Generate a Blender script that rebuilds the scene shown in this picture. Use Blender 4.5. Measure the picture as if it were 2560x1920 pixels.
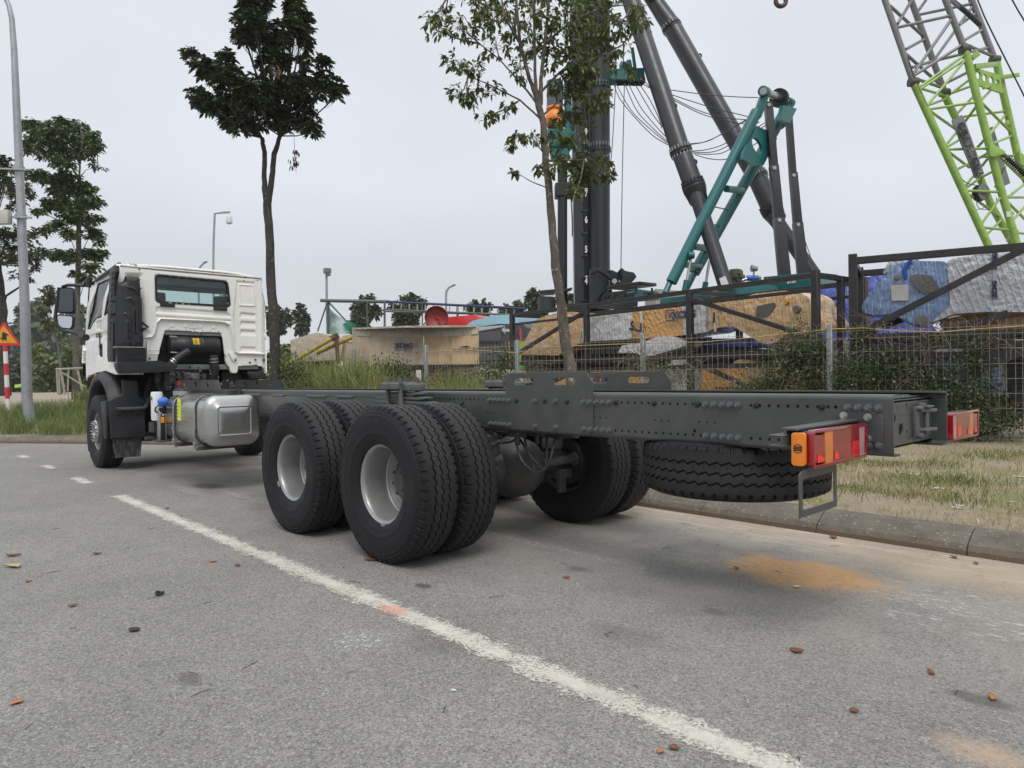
import bpy, bmesh, math, random
import numpy as np
from mathutils import Vector as V, Matrix as M
from mathutils.geometry import tessellate_polygon
random.seed(7); RS=np.random.RandomState(7)
for o in list(bpy.data.objects): bpy.data.objects.remove(o)
sc=bpy.context.scene
COL=sc.collection
PI=math.pi
# ---------------- camera ----------------
FPX=1754.94; YAW,PIT,ROL=math.radians(43.1844),math.radians(-.5407),math.radians(-.7924)
CAM=V((4.0119,-3.7358,1.2223))
_a=PI-YAW
FW=V((math.cos(_a)*math.cos(PIT),math.sin(_a)*math.cos(PIT),math.sin(PIT)))
_r=FW.cross(V((0,0,1))).normalized(); _u=_r.cross(FW)
RT=_r*math.cos(ROL)+_u*math.sin(ROL); UP=-_r*math.sin(ROL)+_u*math.cos(ROL)
cd=bpy.data.cameras.new('camera'); cam=bpy.data.objects.new('camera',cd); COL.objects.link(cam)
m3=M((RT,UP,-FW)).transposed().to_4x4(); m3.translation=CAM; cam.matrix_world=m3
cd.sensor_width=36; cd.lens=FPX/2560*36; cd.clip_end=3000; cd.clip_start=.05
sc.camera=cam
sc.render.resolution_x=1024; sc.render.resolution_y=768
# ---------------- world and sun ----------------
SUN_EL,SUN_AZ=math.radians(55),math.radians(320)
w=bpy.data.worlds.new('World'); sc.world=w; w.use_nodes=True
nt=w.node_tree; nt.nodes.clear()
def wn(t,**k):
    n=nt.nodes.new(t)
    for a,b in k.items(): setattr(n,a,b)
    return n
L=nt.links.new
out=wn('ShaderNodeOutputWorld'); bg=wn('ShaderNodeBackground'); bg2=wn('ShaderNodeBackground'); add=wn('ShaderNodeMixShader')
sky=wn('ShaderNodeTexSky',sky_type='NISHITA',sun_disc=False,sun_elevation=SUN_EL,sun_rotation=PI/2-SUN_AZ,air_density=1.0,dust_density=6.0,ozone_density=2.0)
L(sky.outputs[0],bg.inputs[0]); bg.inputs[1].default_value=.09
# overcast layer: soft cloud cover, a little brighter overhead as a closed cloud deck is
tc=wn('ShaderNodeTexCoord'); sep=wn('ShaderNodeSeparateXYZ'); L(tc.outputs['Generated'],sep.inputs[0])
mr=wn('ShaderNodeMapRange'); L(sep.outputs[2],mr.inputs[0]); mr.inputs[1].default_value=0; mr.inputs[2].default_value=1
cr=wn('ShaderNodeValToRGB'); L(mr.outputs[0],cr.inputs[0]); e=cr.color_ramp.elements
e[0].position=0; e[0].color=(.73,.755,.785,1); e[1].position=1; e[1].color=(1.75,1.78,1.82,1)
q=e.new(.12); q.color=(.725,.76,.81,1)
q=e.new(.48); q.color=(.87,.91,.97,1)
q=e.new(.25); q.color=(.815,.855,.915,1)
mp=wn('ShaderNodeMapping'); L(tc.outputs['Generated'],mp.inputs[0]); mp.inputs[3].default_value=(1.6,1.6,3.4)
nz=wn('ShaderNodeTexNoise'); L(mp.outputs[0],nz.inputs[0]); nz.inputs['Scale'].default_value=1.3; nz.inputs['Detail'].default_value=3; nz.inputs['Roughness'].default_value=.45
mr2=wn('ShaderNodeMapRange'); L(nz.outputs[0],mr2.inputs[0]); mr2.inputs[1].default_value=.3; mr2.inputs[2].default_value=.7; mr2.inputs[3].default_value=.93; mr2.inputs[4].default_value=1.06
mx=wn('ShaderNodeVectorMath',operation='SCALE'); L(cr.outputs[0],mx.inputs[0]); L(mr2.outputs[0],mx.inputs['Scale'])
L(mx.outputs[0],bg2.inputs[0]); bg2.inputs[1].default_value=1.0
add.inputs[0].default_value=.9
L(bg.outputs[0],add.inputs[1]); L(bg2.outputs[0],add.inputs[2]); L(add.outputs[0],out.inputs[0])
sd=bpy.data.lights.new('sun','SUN'); sd.energy=1.5; sd.angle=math.radians(24); sd.color=(1,.965,.92)
so=bpy.data.objects.new('sun',sd); COL.objects.link(so)
sdir=V((math.cos(SUN_EL)*math.cos(SUN_AZ),math.cos(SUN_EL)*math.sin(SUN_AZ),math.sin(SUN_EL)))
so.rotation_euler=sdir.to_track_quat('Z','Y').to_euler(); so.location=(0,0,40)
sc.view_settings.view_transform='Standard'; sc.view_settings.look='None'; sc.view_settings.exposure=0.0; sc.view_settings.gamma=1
sc.view_settings.use_curve_mapping=False
# ---------------- helpers ----------------
def ray(x,y): return FW+RT*((x-1280)/FPX)-UP*((y-960)/FPX)
def D(x,y,d): return CAM+ray(x,y)*d
def PY(x,y,Y): r=ray(x,y); return CAM+r*((Y-CAM.y)/r.y)
def PXp(x,y,X): r=ray(x,y); return CAM+r*((X-CAM.x)/r.x)
def PZ(x,y,z=0): r=ray(x,y); return CAM+r*((z-CAM.z)/r.z)
def tag(o,label=None,cat=None,group=None,kind=None):
    if label:o['label']=label
    if cat:o['category']=cat
    if group:o['group']=group
    if kind:o['kind']=kind
    return o
def wloc(p):
    l=V((0,0,0))
    while p is not None: l=l+p.location; p=p.parent
    return l
def empty(name,loc=(0,0,0),label=None,cat=None,group=None,kind=None,parent=None):
    o=bpy.data.objects.new(name,None); COL.objects.link(o); o.empty_display_size=.2
    if parent: o.parent=parent; o.location=V(loc)-wloc(parent)
    else: o.location=loc
    return tag(o,label,cat,group,kind)
def mkobj(name,me,mat,parent=None,loc=None):
    o=bpy.data.objects.new(name,me); COL.objects.link(o)
    if parent: o.parent=parent
    if loc is not None: o.location=loc
    if mat is not None:
        for q in (mat if isinstance(mat,(list,tuple)) else [mat]): me.materials.append(q)
    return o
def copytree(o,loc=None,rz=None,parent=None,**k):
    c=o.copy(); COL.objects.link(c)
    if parent is not None: c.parent=parent
    if loc is not None:c.location=loc
    if rz is not None:c.rotation_euler=(0,0,rz)
    for ch in list(o.children): copytree(ch,parent=c)
    if k: tag(c,**k)
    return c
class MB:
    def __init__(s): s.v=[];s.f=[];s.m=[];s.k=0
    def add(s,vs,fs):
        n=len(s.v); s.v+= [tuple(q) for q in vs]; s.f+=[tuple(i+n for i in f) for f in fs]; s.m+=[s.k]*len(fs); return s
    def box(s,c,d,R=None,tp=1.0):
        c=V(c);h=[x/2 for x in d]; P=[]
        for z in(-1,1):
            t=tp if z>0 else 1
            for x,y in((-1,-1),(1,-1),(1,1),(-1,1)):
                q=V((x*h[0]*t,y*h[1]*t,z*h[2]))
                if R is not None:q=R@q
                P.append(c+q)
        return s.add(P,[(3,2,1,0),(4,5,6,7),(0,1,5,4),(1,2,6,5),(2,3,7,6),(3,0,4,7)])
    def b2(s,a,b): # axis box from min/max corners
        a=V(a);b=V(b); return s.box((a+b)/2,[abs(q) for q in (b-a)])
    def beam(s,a,b,w,h,up=(0,0,1),w2=None,h2=None):
        a=V(a);b=V(b);d=(b-a).normalized();u=V(up); r=d.cross(u)
        if r.length<1e-4:r=d.cross(V((1,0,0)))
        r.normalize();u=r.cross(d); w2=w2 or w;h2=h2 or h
        P=[a+r*x*w/2+u*y*h/2 for x,y in((-1,-1),(1,-1),(1,1),(-1,1))]+[b+r*x*w2/2+u*y*h2/2 for x,y in((-1,-1),(1,-1),(1,1),(-1,1))]
        return s.add(P,[(0,1,2,3),(7,6,5,4),(0,4,5,1),(1,5,6,2),(2,6,7,3),(3,7,4,0)])
    def tube(s,pts,r,n=8,cap=True):
        pts=[V(p) for p in pts]; N=len(pts)
        rr=r if isinstance(r,(list,tuple)) else [r]*N
        t0=(pts[1]-pts[0]).normalized(); a=V((0,0,1)) if abs(t0.z)<.9 else V((1,0,0))
        u=t0.cross(a).normalized(); P=[]
        for i in range(N):
            t=(pts[min(i+1,N-1)]-pts[max(i-1,0)])
            t=t.normalized() if t.length>1e-9 else t0
            u=(u-t*u.dot(t)).normalized(); w_=t.cross(u)
            for k in range(n):
                g=2*PI*k/n; P.append(pts[i]+(u*math.cos(g)+w_*math.sin(g))*rr[i])
        F=[(i*n+k,i*n+(k+1)%n,(i+1)*n+(k+1)%n,(i+1)*n+k) for i in range(N-1) for k in range(n)]
        if cap:F+= [tuple(range(n-1,-1,-1)),tuple((N-1)*n+k for k in range(n))]
        return s.add(P,F)
    def lathe(s,prof,o=(0,0,0),ax=(0,1,0),n=48,cap=False):
        o=V(o);ax=V(ax).normalized();a=V((0,0,1)) if abs(ax.z)<.9 else V((1,0,0))
        u=ax.cross(a).normalized();w_=ax.cross(u); P=[]
        for r,h in prof:
            for k in range(n):
                g=2*PI*k/n;P.append(o+ax*h+(u*math.cos(g)+w_*math.sin(g))*r)
        F=[(i*n+k,(i+1)*n+k,(i+1)*n+(k+1)%n,i*n+(k+1)%n) for i in range(len(prof)-1) for k in range(n)]
        if cap:F+=[tuple(range(n)),tuple((len(prof)-1)*n+k for k in range(n-1,-1,-1))]
        return s.add(P,F)
    def plate(s,outl,holes,T,th):
        # T(u,v,w)->world ; plate between w=0 and w=th
        loops=[[V((p[0],p[1],0)) for p in outl]]+[[V((p[0],p[1],0)) for p in h] for h in holes]
        tri=tessellate_polygon(loops); fl=[p for l in loops for p in l]; n=len(fl)
        P=[T(p.x,p.y,0) for p in fl]+[T(p.x,p.y,th) for p in fl]
        F=[tuple(t) for t in tri]+[tuple(i+n for i in reversed(t)) for t in tri]
        st=0
        for l in loops:
            k=len(l); F+=[(st+i,st+(i+1)%k,n+st+(i+1)%k,n+st+i) for i in range(k)]; st+=k
        return s.add(P,F)
    def extr(s,poly,T,h): return s.plate(poly,[],T,h)
    def build(s,name,mat,parent=None,sm=40,bevel=0,seg=2,origin=None,recalc=True):
        me=bpy.data.meshes.new(name)
        off=origin if origin is not None else (wloc(parent) if parent is not None else V((0,0,0)))
        off=V(off)
        me.from_pydata([(p[0]-off.x,p[1]-off.y,p[2]-off.z) for p in s.v],[],s.f)
        if s.k: me.polygons.foreach_set('material_index',s.m)
        if bevel or recalc:
            b=bmesh.new();b.from_mesh(me)
            if recalc: bmesh.ops.recalc_face_normals(b,faces=b.faces)
            if bevel:
                b.normal_update()
                E=[e for e in b.edges if len(e.link_faces)==2 and e.calc_face_angle(0)>.6]
                bmesh.ops.bevel(b,geom=E,offset=bevel,segments=seg,affect='EDGES',clamp_overlap=True,profile=.6)
            b.to_mesh(me);b.free()
        if sm: smooth(me,sm)
        o=mkobj(name,me,mat)
        if parent is not None:o.parent=parent
        elif origin is not None:o.location=off
        return o
def smooth(me,ang=40):
    me.polygons.foreach_set('use_smooth',[True]*len(me.polygons))
    me.set_sharp_from_angle(angle=math.radians(ang))
def npmesh(name,v,f,mat,parent=None,sm=None,origin=None):
    v=np.asarray(v,dtype=np.float32); f=np.asarray(f,dtype=np.int32)
    me=bpy.data.meshes.new(name)
    off=V(origin) if origin is not None else (wloc(parent) if parent is not None else V((0,0,0)))
    v=v-np.array(off,dtype=np.float32)
    me.vertices.add(len(v));me.vertices.foreach_set('co',v.ravel())
    k=f.shape[1];me.loops.add(f.size);me.loops.foreach_set('vertex_index',f.ravel())
    me.polygons.add(len(f));me.polygons.foreach_set('loop_start',np.arange(0,f.size,k,dtype=np.int32))
    me.polygons.foreach_set('loop_total',np.full(len(f),k,dtype=np.int32))
    me.update(calc_edges=True)
    if sm: smooth(me,sm)
    o=mkobj(name,me,mat)
    if parent is not None:o.parent=parent
    elif origin is not None:o.location=off
    return o
def rrect(x0,y0,x1,y1,r,n=4):
    P=[]
    for cx,cy,a in((x1-r,y1-r,0),(x0+r,y1-r,90),(x0+r,y0+r,180),(x1-r,y0+r,270)):
        for k in range(n+1):
            g=math.radians(a+90*k/n);P.append((cx+r*math.cos(g),cy+r*math.sin(g)))
    return P
def circ(cx,cy,r,n=10): return [(cx+r*math.cos(2*PI*k/n),cy+r*math.sin(2*PI*k/n)) for k in range(n)]
# ---- materials ----
class NT:
    def __init__(s,name):
        s.mat=bpy.data.materials.new(name);s.mat.use_nodes=True;s.t=s.mat.node_tree;s.t.nodes.clear()
        s.out=s.n('ShaderNodeOutputMaterial')
    def n(s,ty,**k):
        q=s.t.nodes.new(ty)
        for a,b in k.items():setattr(q,a,b)
        return q
    def set(s,sock,v):
        if hasattr(v,'is_output'): s.t.links.new(v,sock)
        else: sock.default_value=v
    def coord(s,kind='Object'):
        if kind=='Pos': return s.n('ShaderNodeNewGeometry').outputs['Position']
        return s.n('ShaderNodeTexCoord').outputs[kind]
    def noise(s,vec,scale,detail=3,rough=.5,sc3=None):
        if sc3:
            m_=s.n('ShaderNodeMapping');s.set(m_.inputs[0],vec);m_.inputs[3].default_value=sc3;vec=m_.outputs[0]
        q=s.n('ShaderNodeTexNoise');s.set(q.inputs['Vector'],vec);q.inputs['Scale'].default_value=scale
        q.inputs['Detail'].default_value=detail;q.inputs['Roughness'].default_value=rough;return q.outputs[0]
    def ma(s,op,a,b=0,c=None,clamp=False):
        q=s.n('ShaderNodeMath',operation=op);s.set(q.inputs[0],a);s.set(q.inputs[1],b);q.use_clamp=clamp
        if c is not None:s.set(q.inputs[2],c)
        return q.outputs[0]
    def rng(s,v,a,b,c=0,d=1,smooth=True):
        q=s.n('ShaderNodeMapRange');q.interpolation_type='SMOOTHSTEP' if smooth else 'LINEAR'
        s.set(q.inputs[0],v)
        for i,x in enumerate((a,b,c,d)):s.set(q.inputs[i+1],x)
        return q.outputs[0]
    def mix(s,f,a,b,bt='MIX'):
        q=s.n('ShaderNodeMix',data_type='RGBA',blend_type=bt);s.set(q.inputs[0],f)
        for i,x in((6,a),(7,b)):
            s.set(q.inputs[i],x if hasattr(x,'is_output') else (tuple(x)+(1,) if len(x)==3 else x))
        return q.outputs[2]
    def scale(s,col,f):
        q=s.n('ShaderNodeVectorMath',operation='SCALE')
        s.set(q.inputs[0],col if hasattr(col,'is_output') else tuple(col[:3])); s.set(q.inputs['Scale'],f);return q.outputs[0]
    def bump(s,h,st,dist=.01):
        q=s.n('ShaderNodeBump');q.inputs['Strength'].default_value=st;q.inputs['Distance'].default_value=dist;s.set(q.inputs['Height'],h);return q.outputs[0]
    def bsdf(s,col,rough=.5,metal=0,normal=None,**k):
        q=s.n('ShaderNodeBsdfPrincipled')
        s.set(q.inputs['Base Color'],col if hasattr(col,'is_output') else tuple(col[:3])+(1,))
        s.set(q.inputs['Roughness'],rough);s.set(q.inputs['Metallic'],metal)
        if normal is not None:s.set(q.inputs['Normal'],normal)
        for a,b in k.items(): s.set(q.inputs[a.replace('_',' ')],b)
        return q
    def done(s,sh): s.t.links.new(sh.outputs[0] if not hasattr(sh,'is_output') else sh,s.out.inputs[0]);return s.mat
def mat(name,col,rough=.5,metal=0,var=.12,vs=3,bump=0,bs=60,dust=0,dcol=(.27,.235,.19),isl=0,coat=0,sc3=None,col2=None,spec=None,grime=0):
    T=NT(name);co=T.coord()
    n1=T.noise(co,vs,4,.6,sc3)
    f=T.rng(n1,.25,.75,1-var,1+var,False)
    if isl:
        g=T.n('ShaderNodeNewGeometry').outputs['Random Per Island']
        f=T.ma('MULTIPLY',f,T.rng(g,0,1,1-isl,1+isl,False))
        c=T.scale(T.mix(g,col,col2) if col2 else col,f)
    else: c=T.scale(T.mix(T.rng(n1,.35,.65),col,col2) if col2 else col,f)
    r=T.rng(T.noise(co,vs*4,3),.3,.7,rough*.85,min(1,rough*1.15),False)
    if grime: c=T.mix(T.rng(T.noise(co,vs*2.3,6,.7),.45,.75,0,grime),c,(.05,.04,.03))
    if dust:
        d=T.rng(T.noise(co,vs*1.7,5,.65),.35,.75,0,dust)
        c=T.mix(d,c,dcol); r=T.ma('ADD',r,T.ma('MULTIPLY',d,.3),clamp=True)
    nm=T.bump(T.noise(co,bs,3),bump) if bump else None
    k={}
    if coat:k['Coat_Weight']=coat;k['Coat_Roughness']=.08
    if spec is not None:k['Specular_IOR_Level']=spec
    return T.done(T.bsdf(c,r,metal,nm,**k))
def glassmat(name,tint=(.75,.85,.83),rough=.02,opac=0.0,oc=(.02,.02,.02)):
    T=NT(name);tr=T.n('ShaderNodeBsdfTransparent');tr.inputs[0].default_value=tuple(tint)+(1,)
    gl=T.n('ShaderNodeBsdfGlossy');gl.inputs['Roughness'].default_value=rough
    fr=T.n('ShaderNodeFresnel');fr.inputs[0].default_value=1.5
    m_=T.n('ShaderNodeMixShader');T.set(m_.inputs[0],fr.outputs[0]);T.set(m_.inputs[1],tr.outputs[0]);T.set(m_.inputs[2],gl.outputs[0])
    o=m_.outputs[0]
    if opac:
        df=T.n('ShaderNodeBsdfDiffuse');df.inputs[0].default_value=tuple(oc)+(1,)
        m2=T.n('ShaderNodeMixShader');m2.inputs[0].default_value=opac;T.set(m2.inputs[1],o);T.set(m2.inputs[2],df.outputs[0]);o=m2.outputs[0]
    return T.done(o)
def text(s,size,T,mat_,parent=None,name='lettering',ext=.002,align='CENTER',bold=0,xs=1,kind=None):
    """flat lettering mapped by T(u,v,w)"""
    c=bpy.data.curves.new('t','FONT');c.body=s;c.size=size;c.align_x=align;c.align_y='CENTER';c.extrude=ext;c.offset=bold;c.resolution_u=3
    o=bpy.data.objects.new('t',c);COL.objects.link(o)
    dg=bpy.context.evaluated_depsgraph_get();dg.update()
    me=bpy.data.meshes.new_from_object(o.evaluated_get(dg))
    bpy.data.objects.remove(o);bpy.data.curves.remove(c)
    off=wloc(parent) if parent is not None else V((0,0,0))
    for v in me.vertices: v.co=T(v.co.x*xs,v.co.y,v.co.z)-off
    me.materials.clear();me.name=name
    o=mkobj(name,me,mat_)
    if parent is not None:o.parent=parent
    return o
def frame(o,u,v):
    o=V(o);u=V(u).normalized();v=V(v);v=(v-u*v.dot(u)).normalized();w_=u.cross(v)
    return lambda a,b,c=0:o+u*a+v*b+w_*c
# ---------------- panels from height fields ----------------
def polysdf(P,u,v,r=0.0):
    """signed distance, positive inside"""
    P=np.asarray(P,float);n=len(P);d=np.full(u.shape,1e9);ins=np.zeros(u.shape,bool)
    for i in range(n):
        a=P[i];b=P[(i+1)%n];e=b-a;l=(e**2).sum()
        wx=u-a[0];wy=v-a[1];t=np.clip((wx*e[0]+wy*e[1])/l,0,1)
        d=np.minimum(d,(wx-t*e[0])**2+(wy-t*e[1])**2)
        c=((a[1]>v)!=(b[1]>v))
        with np.errstate(all='ignore'):
            xi=(b[0]-a[0])*(v-a[1])/(b[1]-a[1]+1e-12)+a[0]
        ins^= c&(u<xi)
    d=np.sqrt(d);return np.where(ins,d,-d)+r
def sst(x,a,b):
    t=np.clip((x-a)/(b-a),0,1);return t*t*(3-2*t)
def rrs(u,v,x0,y0,x1,y1,r):
    cx,cy=(x0+x1)/2,(y0+y1)/2;qx=np.abs(u-cx)-(x1-x0)/2+r;qy=np.abs(v-cy)-(y1-y0)/2+r
    return -(np.hypot(np.maximum(qx,0),np.maximum(qy,0))+np.minimum(np.maximum(qx,qy),0)-r)
def field(name,us,vs,hf,sdf,mp,mat_,parent=None,sm=50,thick=0,origin=None):
    U_,V_=np.meshgrid(us,vs,indexing='ij');U_=U_.copy();V_=V_.copy()
    if sdf is not None:
        e=1e-3;du=np.gradient(us)[:,None]+V_*0;dv=np.gradient(vs)[None,:]+U_*0
        for _ in range(2):
            s=sdf(U_,V_);gx=(sdf(U_+e,V_)-s)/e;gy=(sdf(U_,V_+e)-s)/e;g=np.maximum(gx*gx+gy*gy,1e-3)
            near=np.abs(s)<.62*np.maximum(du,dv)
            U_=np.where(near,U_-s*gx/g,U_);V_=np.where(near,V_-s*gy/g,V_)
        s=sdf(U_,V_);ok=s>=-.12*np.maximum(du,dv)
    else: ok=np.ones(U_.shape,bool)
    h=hf(U_,V_) if hf else U_*0
    X,Y,Z=mp(U_,V_,h);nu,nv=U_.shape
    idx=np.arange(nu*nv).reshape(nu,nv)
    F=np.stack([idx[:-1,:-1],idx[1:,:-1],idx[1:,1:],idx[:-1,1:]],-1).reshape(-1,4)
    K=(ok[:-1,:-1]&ok[1:,:-1]&ok[1:,1:]&ok[:-1,1:]).ravel();F=F[K]
    used=np.unique(F);re=np.full(nu*nv,-1);re[used]=np.arange(len(used))
    v=np.stack([X.ravel(),Y.ravel(),Z.ravel()],-1)[used]
    o=npmesh(name,v,re[F],mat_,parent,sm,origin)
    if thick:
        md=o.modifiers.new('solid','SOLIDIFY');md.thickness=thick;md.offset=-1
    return o
# ---------------- ground ----------------
KP=[(60,1.6),(-8.0,1.62),(-9.3,1.38),(-10.5,.78),(-11.57,.1),(-12.97,-.86),(-14.06,-1.6),(-17,-3.6),(-24,-8.4),(-60,-33),(-420,-280)]
VP=KP+[(-420,700),(60,700)]
def kd(u,v): return polysdf(VP,u,v)
def terrain(u,v):
    d=kd(u,v)
    m_=sst(-u,9,17)
    h=.135+m_*(.30*sst(d,0,4)+.17*sst(d,4,16))
    return h+.012*np.sin(u*2.1+v*1.3)*np.sin(v*3.1)+.01*np.sin(u*5.3)*np.sin(v*4.7+u)
def th(x,y): return float(terrain(np.array([[x]]),np.array([[y]]))[0,0])
def road_mat():
    T=NT('asphalt');P=T.coord('Pos')
    v1=T.n('ShaderNodeTexVoronoi');T.set(v1.inputs['Vector'],P);v1.inputs['Scale'].default_value=125
    v2=T.n('ShaderNodeTexVoronoi');T.set(v2.inputs['Vector'],P);v2.inputs['Scale'].default_value=240
    sp=T.n('ShaderNodeSeparateColor');T.set(sp.inputs[0],v1.outputs['Color'])
    sp2=T.n('ShaderNodeSeparateColor');T.set(sp2.inputs[0],v2.outputs['Color'])
    fine=T.noise(P,160,4,.7);n2=T.noise(P,.55,6,.62);n3=T.noise(P,3.2,6,.65);n4=T.noise(P,24,3,.6)
    f=T.rng(sp.outputs[0],0,1,.70,1.30,False)
    f=T.ma('MULTIPLY',f,T.rng(sp2.outputs[1],0,1,.78,1.24,False))
    f=T.ma('MULTIPLY',f,T.rng(fine,.3,.7,.82,1.16,False))
    f=T.ma('MULTIPLY',f,T.rng(n2,.3,.72,.86,1.12,False))
    f=T.ma('MULTIPLY',f,T.rng(n3,.3,.7,.93,1.07,False))
    f=T.ma('MULTIPLY',f,T.rng(n4,.3,.7,.95,1.05,False))
    # a few pale and dark single stones
    c=T.scale((.213,.207,.195),f)
    c=T.mix(T.ma('MULTIPLY',T.rng(sp.outputs[2],.955,.985),.5),c,(.42,.41,.39))
    c=T.mix(T.ma('MULTIPLY',T.rng(sp.outputs[1],.94,.97),.6),c,(.07,.07,.07))
    S=T.n('ShaderNodeSeparateXYZ');T.set(S.inputs[0],P)
    x,y=S.outputs[0],S.outputs[1]
    w1=T.ma('MULTIPLY',T.ma('SUBTRACT',T.noise(P,1.1,7,.7),.5),1.5)
    w2=T.ma('MULTIPLY',T.ma('SUBTRACT',T.noise(P,9,7,.8),.5),.9)
    def ell(cx,cy,rx,ry,a,b,n=1.0):
        dx=T.ma('DIVIDE',T.ma('SUBTRACT',x,cx),rx);dy=T.ma('DIVIDE',T.ma('SUBTRACT',y,cy),ry)
        d=T.ma('SQRT',T.ma('ADD',T.ma('MULTIPLY',dx,dx),T.ma('MULTIPLY',dy,dy)))
        d=T.ma('ADD',d,T.ma('MULTIPLY',T.ma('ADD',w1,w2),n))
        return T.rng(d,a,b,1,0)
    # general tan dust on the lane and along the gutter
    gen=T.ma('MULTIPLY',T.rng(T.ma('ADD',y,w1),-1.6,.9),T.rng(T.noise(P,1.6,6,.7),.3,.68))
    c=T.mix(T.ma('MULTIPLY',gen,.7),c,(.31,.285,.24))
    gut=T.rng(T.ma('ADD',y,T.ma('MULTIPLY',T.ma('ADD',w1,w2),.6)),.85,1.5)
    gs=T.rng(T.noise(P,2.2,6,.7,(1,5,1)),.25,.7,.35,1)
    c=T.mix(T.ma('MULTIPLY',gut,gs),c,T.scale((.37,.305,.235),T.rng(fine,.3,.7,.85,1.12,False)))
    pale=T.ma('MULTIPLY',T.rng(T.ma('ADD',y,T.ma('MULTIPLY',w2,.2)),.95,1.15),T.rng(T.noise(P,1.5,5,.7,(1,6,1)),.5,.62))
    c=T.mix(T.ma('MULTIPLY',pale,.45),c,(.5,.43,.33))
    # darker strip before the dust, seen right of the wheels
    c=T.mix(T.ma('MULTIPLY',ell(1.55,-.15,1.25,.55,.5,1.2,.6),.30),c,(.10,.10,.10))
    # orange earth spill
    st=ell(2.10,.50,.55,.36,.45,1.1,1.3)
    # trodden dark seam and fine drying cracks
    ck=T.ma('ABSOLUTE',T.ma('SUBTRACT',T.noise(P,.8,6,.6),.5));c=T.mix(T.ma('MULTIPLY',T.rng(ck,.0,.0022,1,0),.45),c,(.05,.05,.048))
    c=T.mix(T.ma('MULTIPLY',st,T.rng(n4,.25,.75,.45,.95)),c,T.scale((.60,.33,.12),T.rng(fine,.3,.7,.8,1.15,False)))
    c=T.mix(T.ma('MULTIPLY',ell(3.0,1.1,1.0,.4,.4,1.3,.8),.35),c,(.46,.34,.21))
    c=T.mix(T.ma('MULTIPLY',ell(3.42,-1.12,.16,.1,.2,1.3,1.0),.55),c,(.46,.33,.22))
    # scuffed white paint
    scr=T.ma('MULTIPLY',T.rng(T.noise(P,26,5,.8,(.5,1,1)),.53,.6),ell(3.0,.35,.62,.5,.3,1.2,.4))
    scr=T.ma('MULTIPLY',scr,T.rng(T.noise(P,2.0,4,.7,(1,7,1)),.42,.6))
    c=T.mix(T.ma('MULTIPLY',scr,.8),c,(.6,.6,.58))
    sc2=T.ma('MULTIPLY',T.rng(T.noise(P,40,4,.8),.54,.6),ell(1.13,-2.03,.17,.17,.3,1.2,.8))
    c=T.mix(T.ma('MULTIPLY',sc2,.75),c,(.62,.63,.64))
    for cx,cy,rx,ry in((-4.3,-1.0,.7,.1),(-3.4,-.75,.9,.06),(.2,-.1,1.2,.06)):
        s_=T.ma('MULTIPLY',T.rng(T.noise(P,30,5,.8),.5,.58),ell(cx,cy,rx,ry,.4,1.2,.8))
        c=T.mix(T.ma('MULTIPLY',s_,.6),c,(.5,.5,.48))
    # oil and damp marks
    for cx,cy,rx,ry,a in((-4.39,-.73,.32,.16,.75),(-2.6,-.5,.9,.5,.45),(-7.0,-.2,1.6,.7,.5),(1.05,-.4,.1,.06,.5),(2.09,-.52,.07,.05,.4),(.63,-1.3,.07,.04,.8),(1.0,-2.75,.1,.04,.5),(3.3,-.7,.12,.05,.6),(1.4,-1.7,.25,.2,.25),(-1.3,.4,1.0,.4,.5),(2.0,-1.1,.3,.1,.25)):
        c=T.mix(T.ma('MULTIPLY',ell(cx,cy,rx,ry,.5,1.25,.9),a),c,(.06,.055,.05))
    h=T.ma('ADD',T.ma('MULTIPLY',v1.outputs['Distance'],-.8),T.ma('MULTIPLY',fine,.7))
    h=T.ma('ADD',h,T.ma('MULTIPLY',v2.outputs['Distance'],-.4))
    nm=T.bump(h,.55,.006)
    return T.done(T.bsdf(c,T.rng(sp2.outputs[2],0,1,.7,.95,False),0,nm,Specular_IOR_Level=.35))
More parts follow.
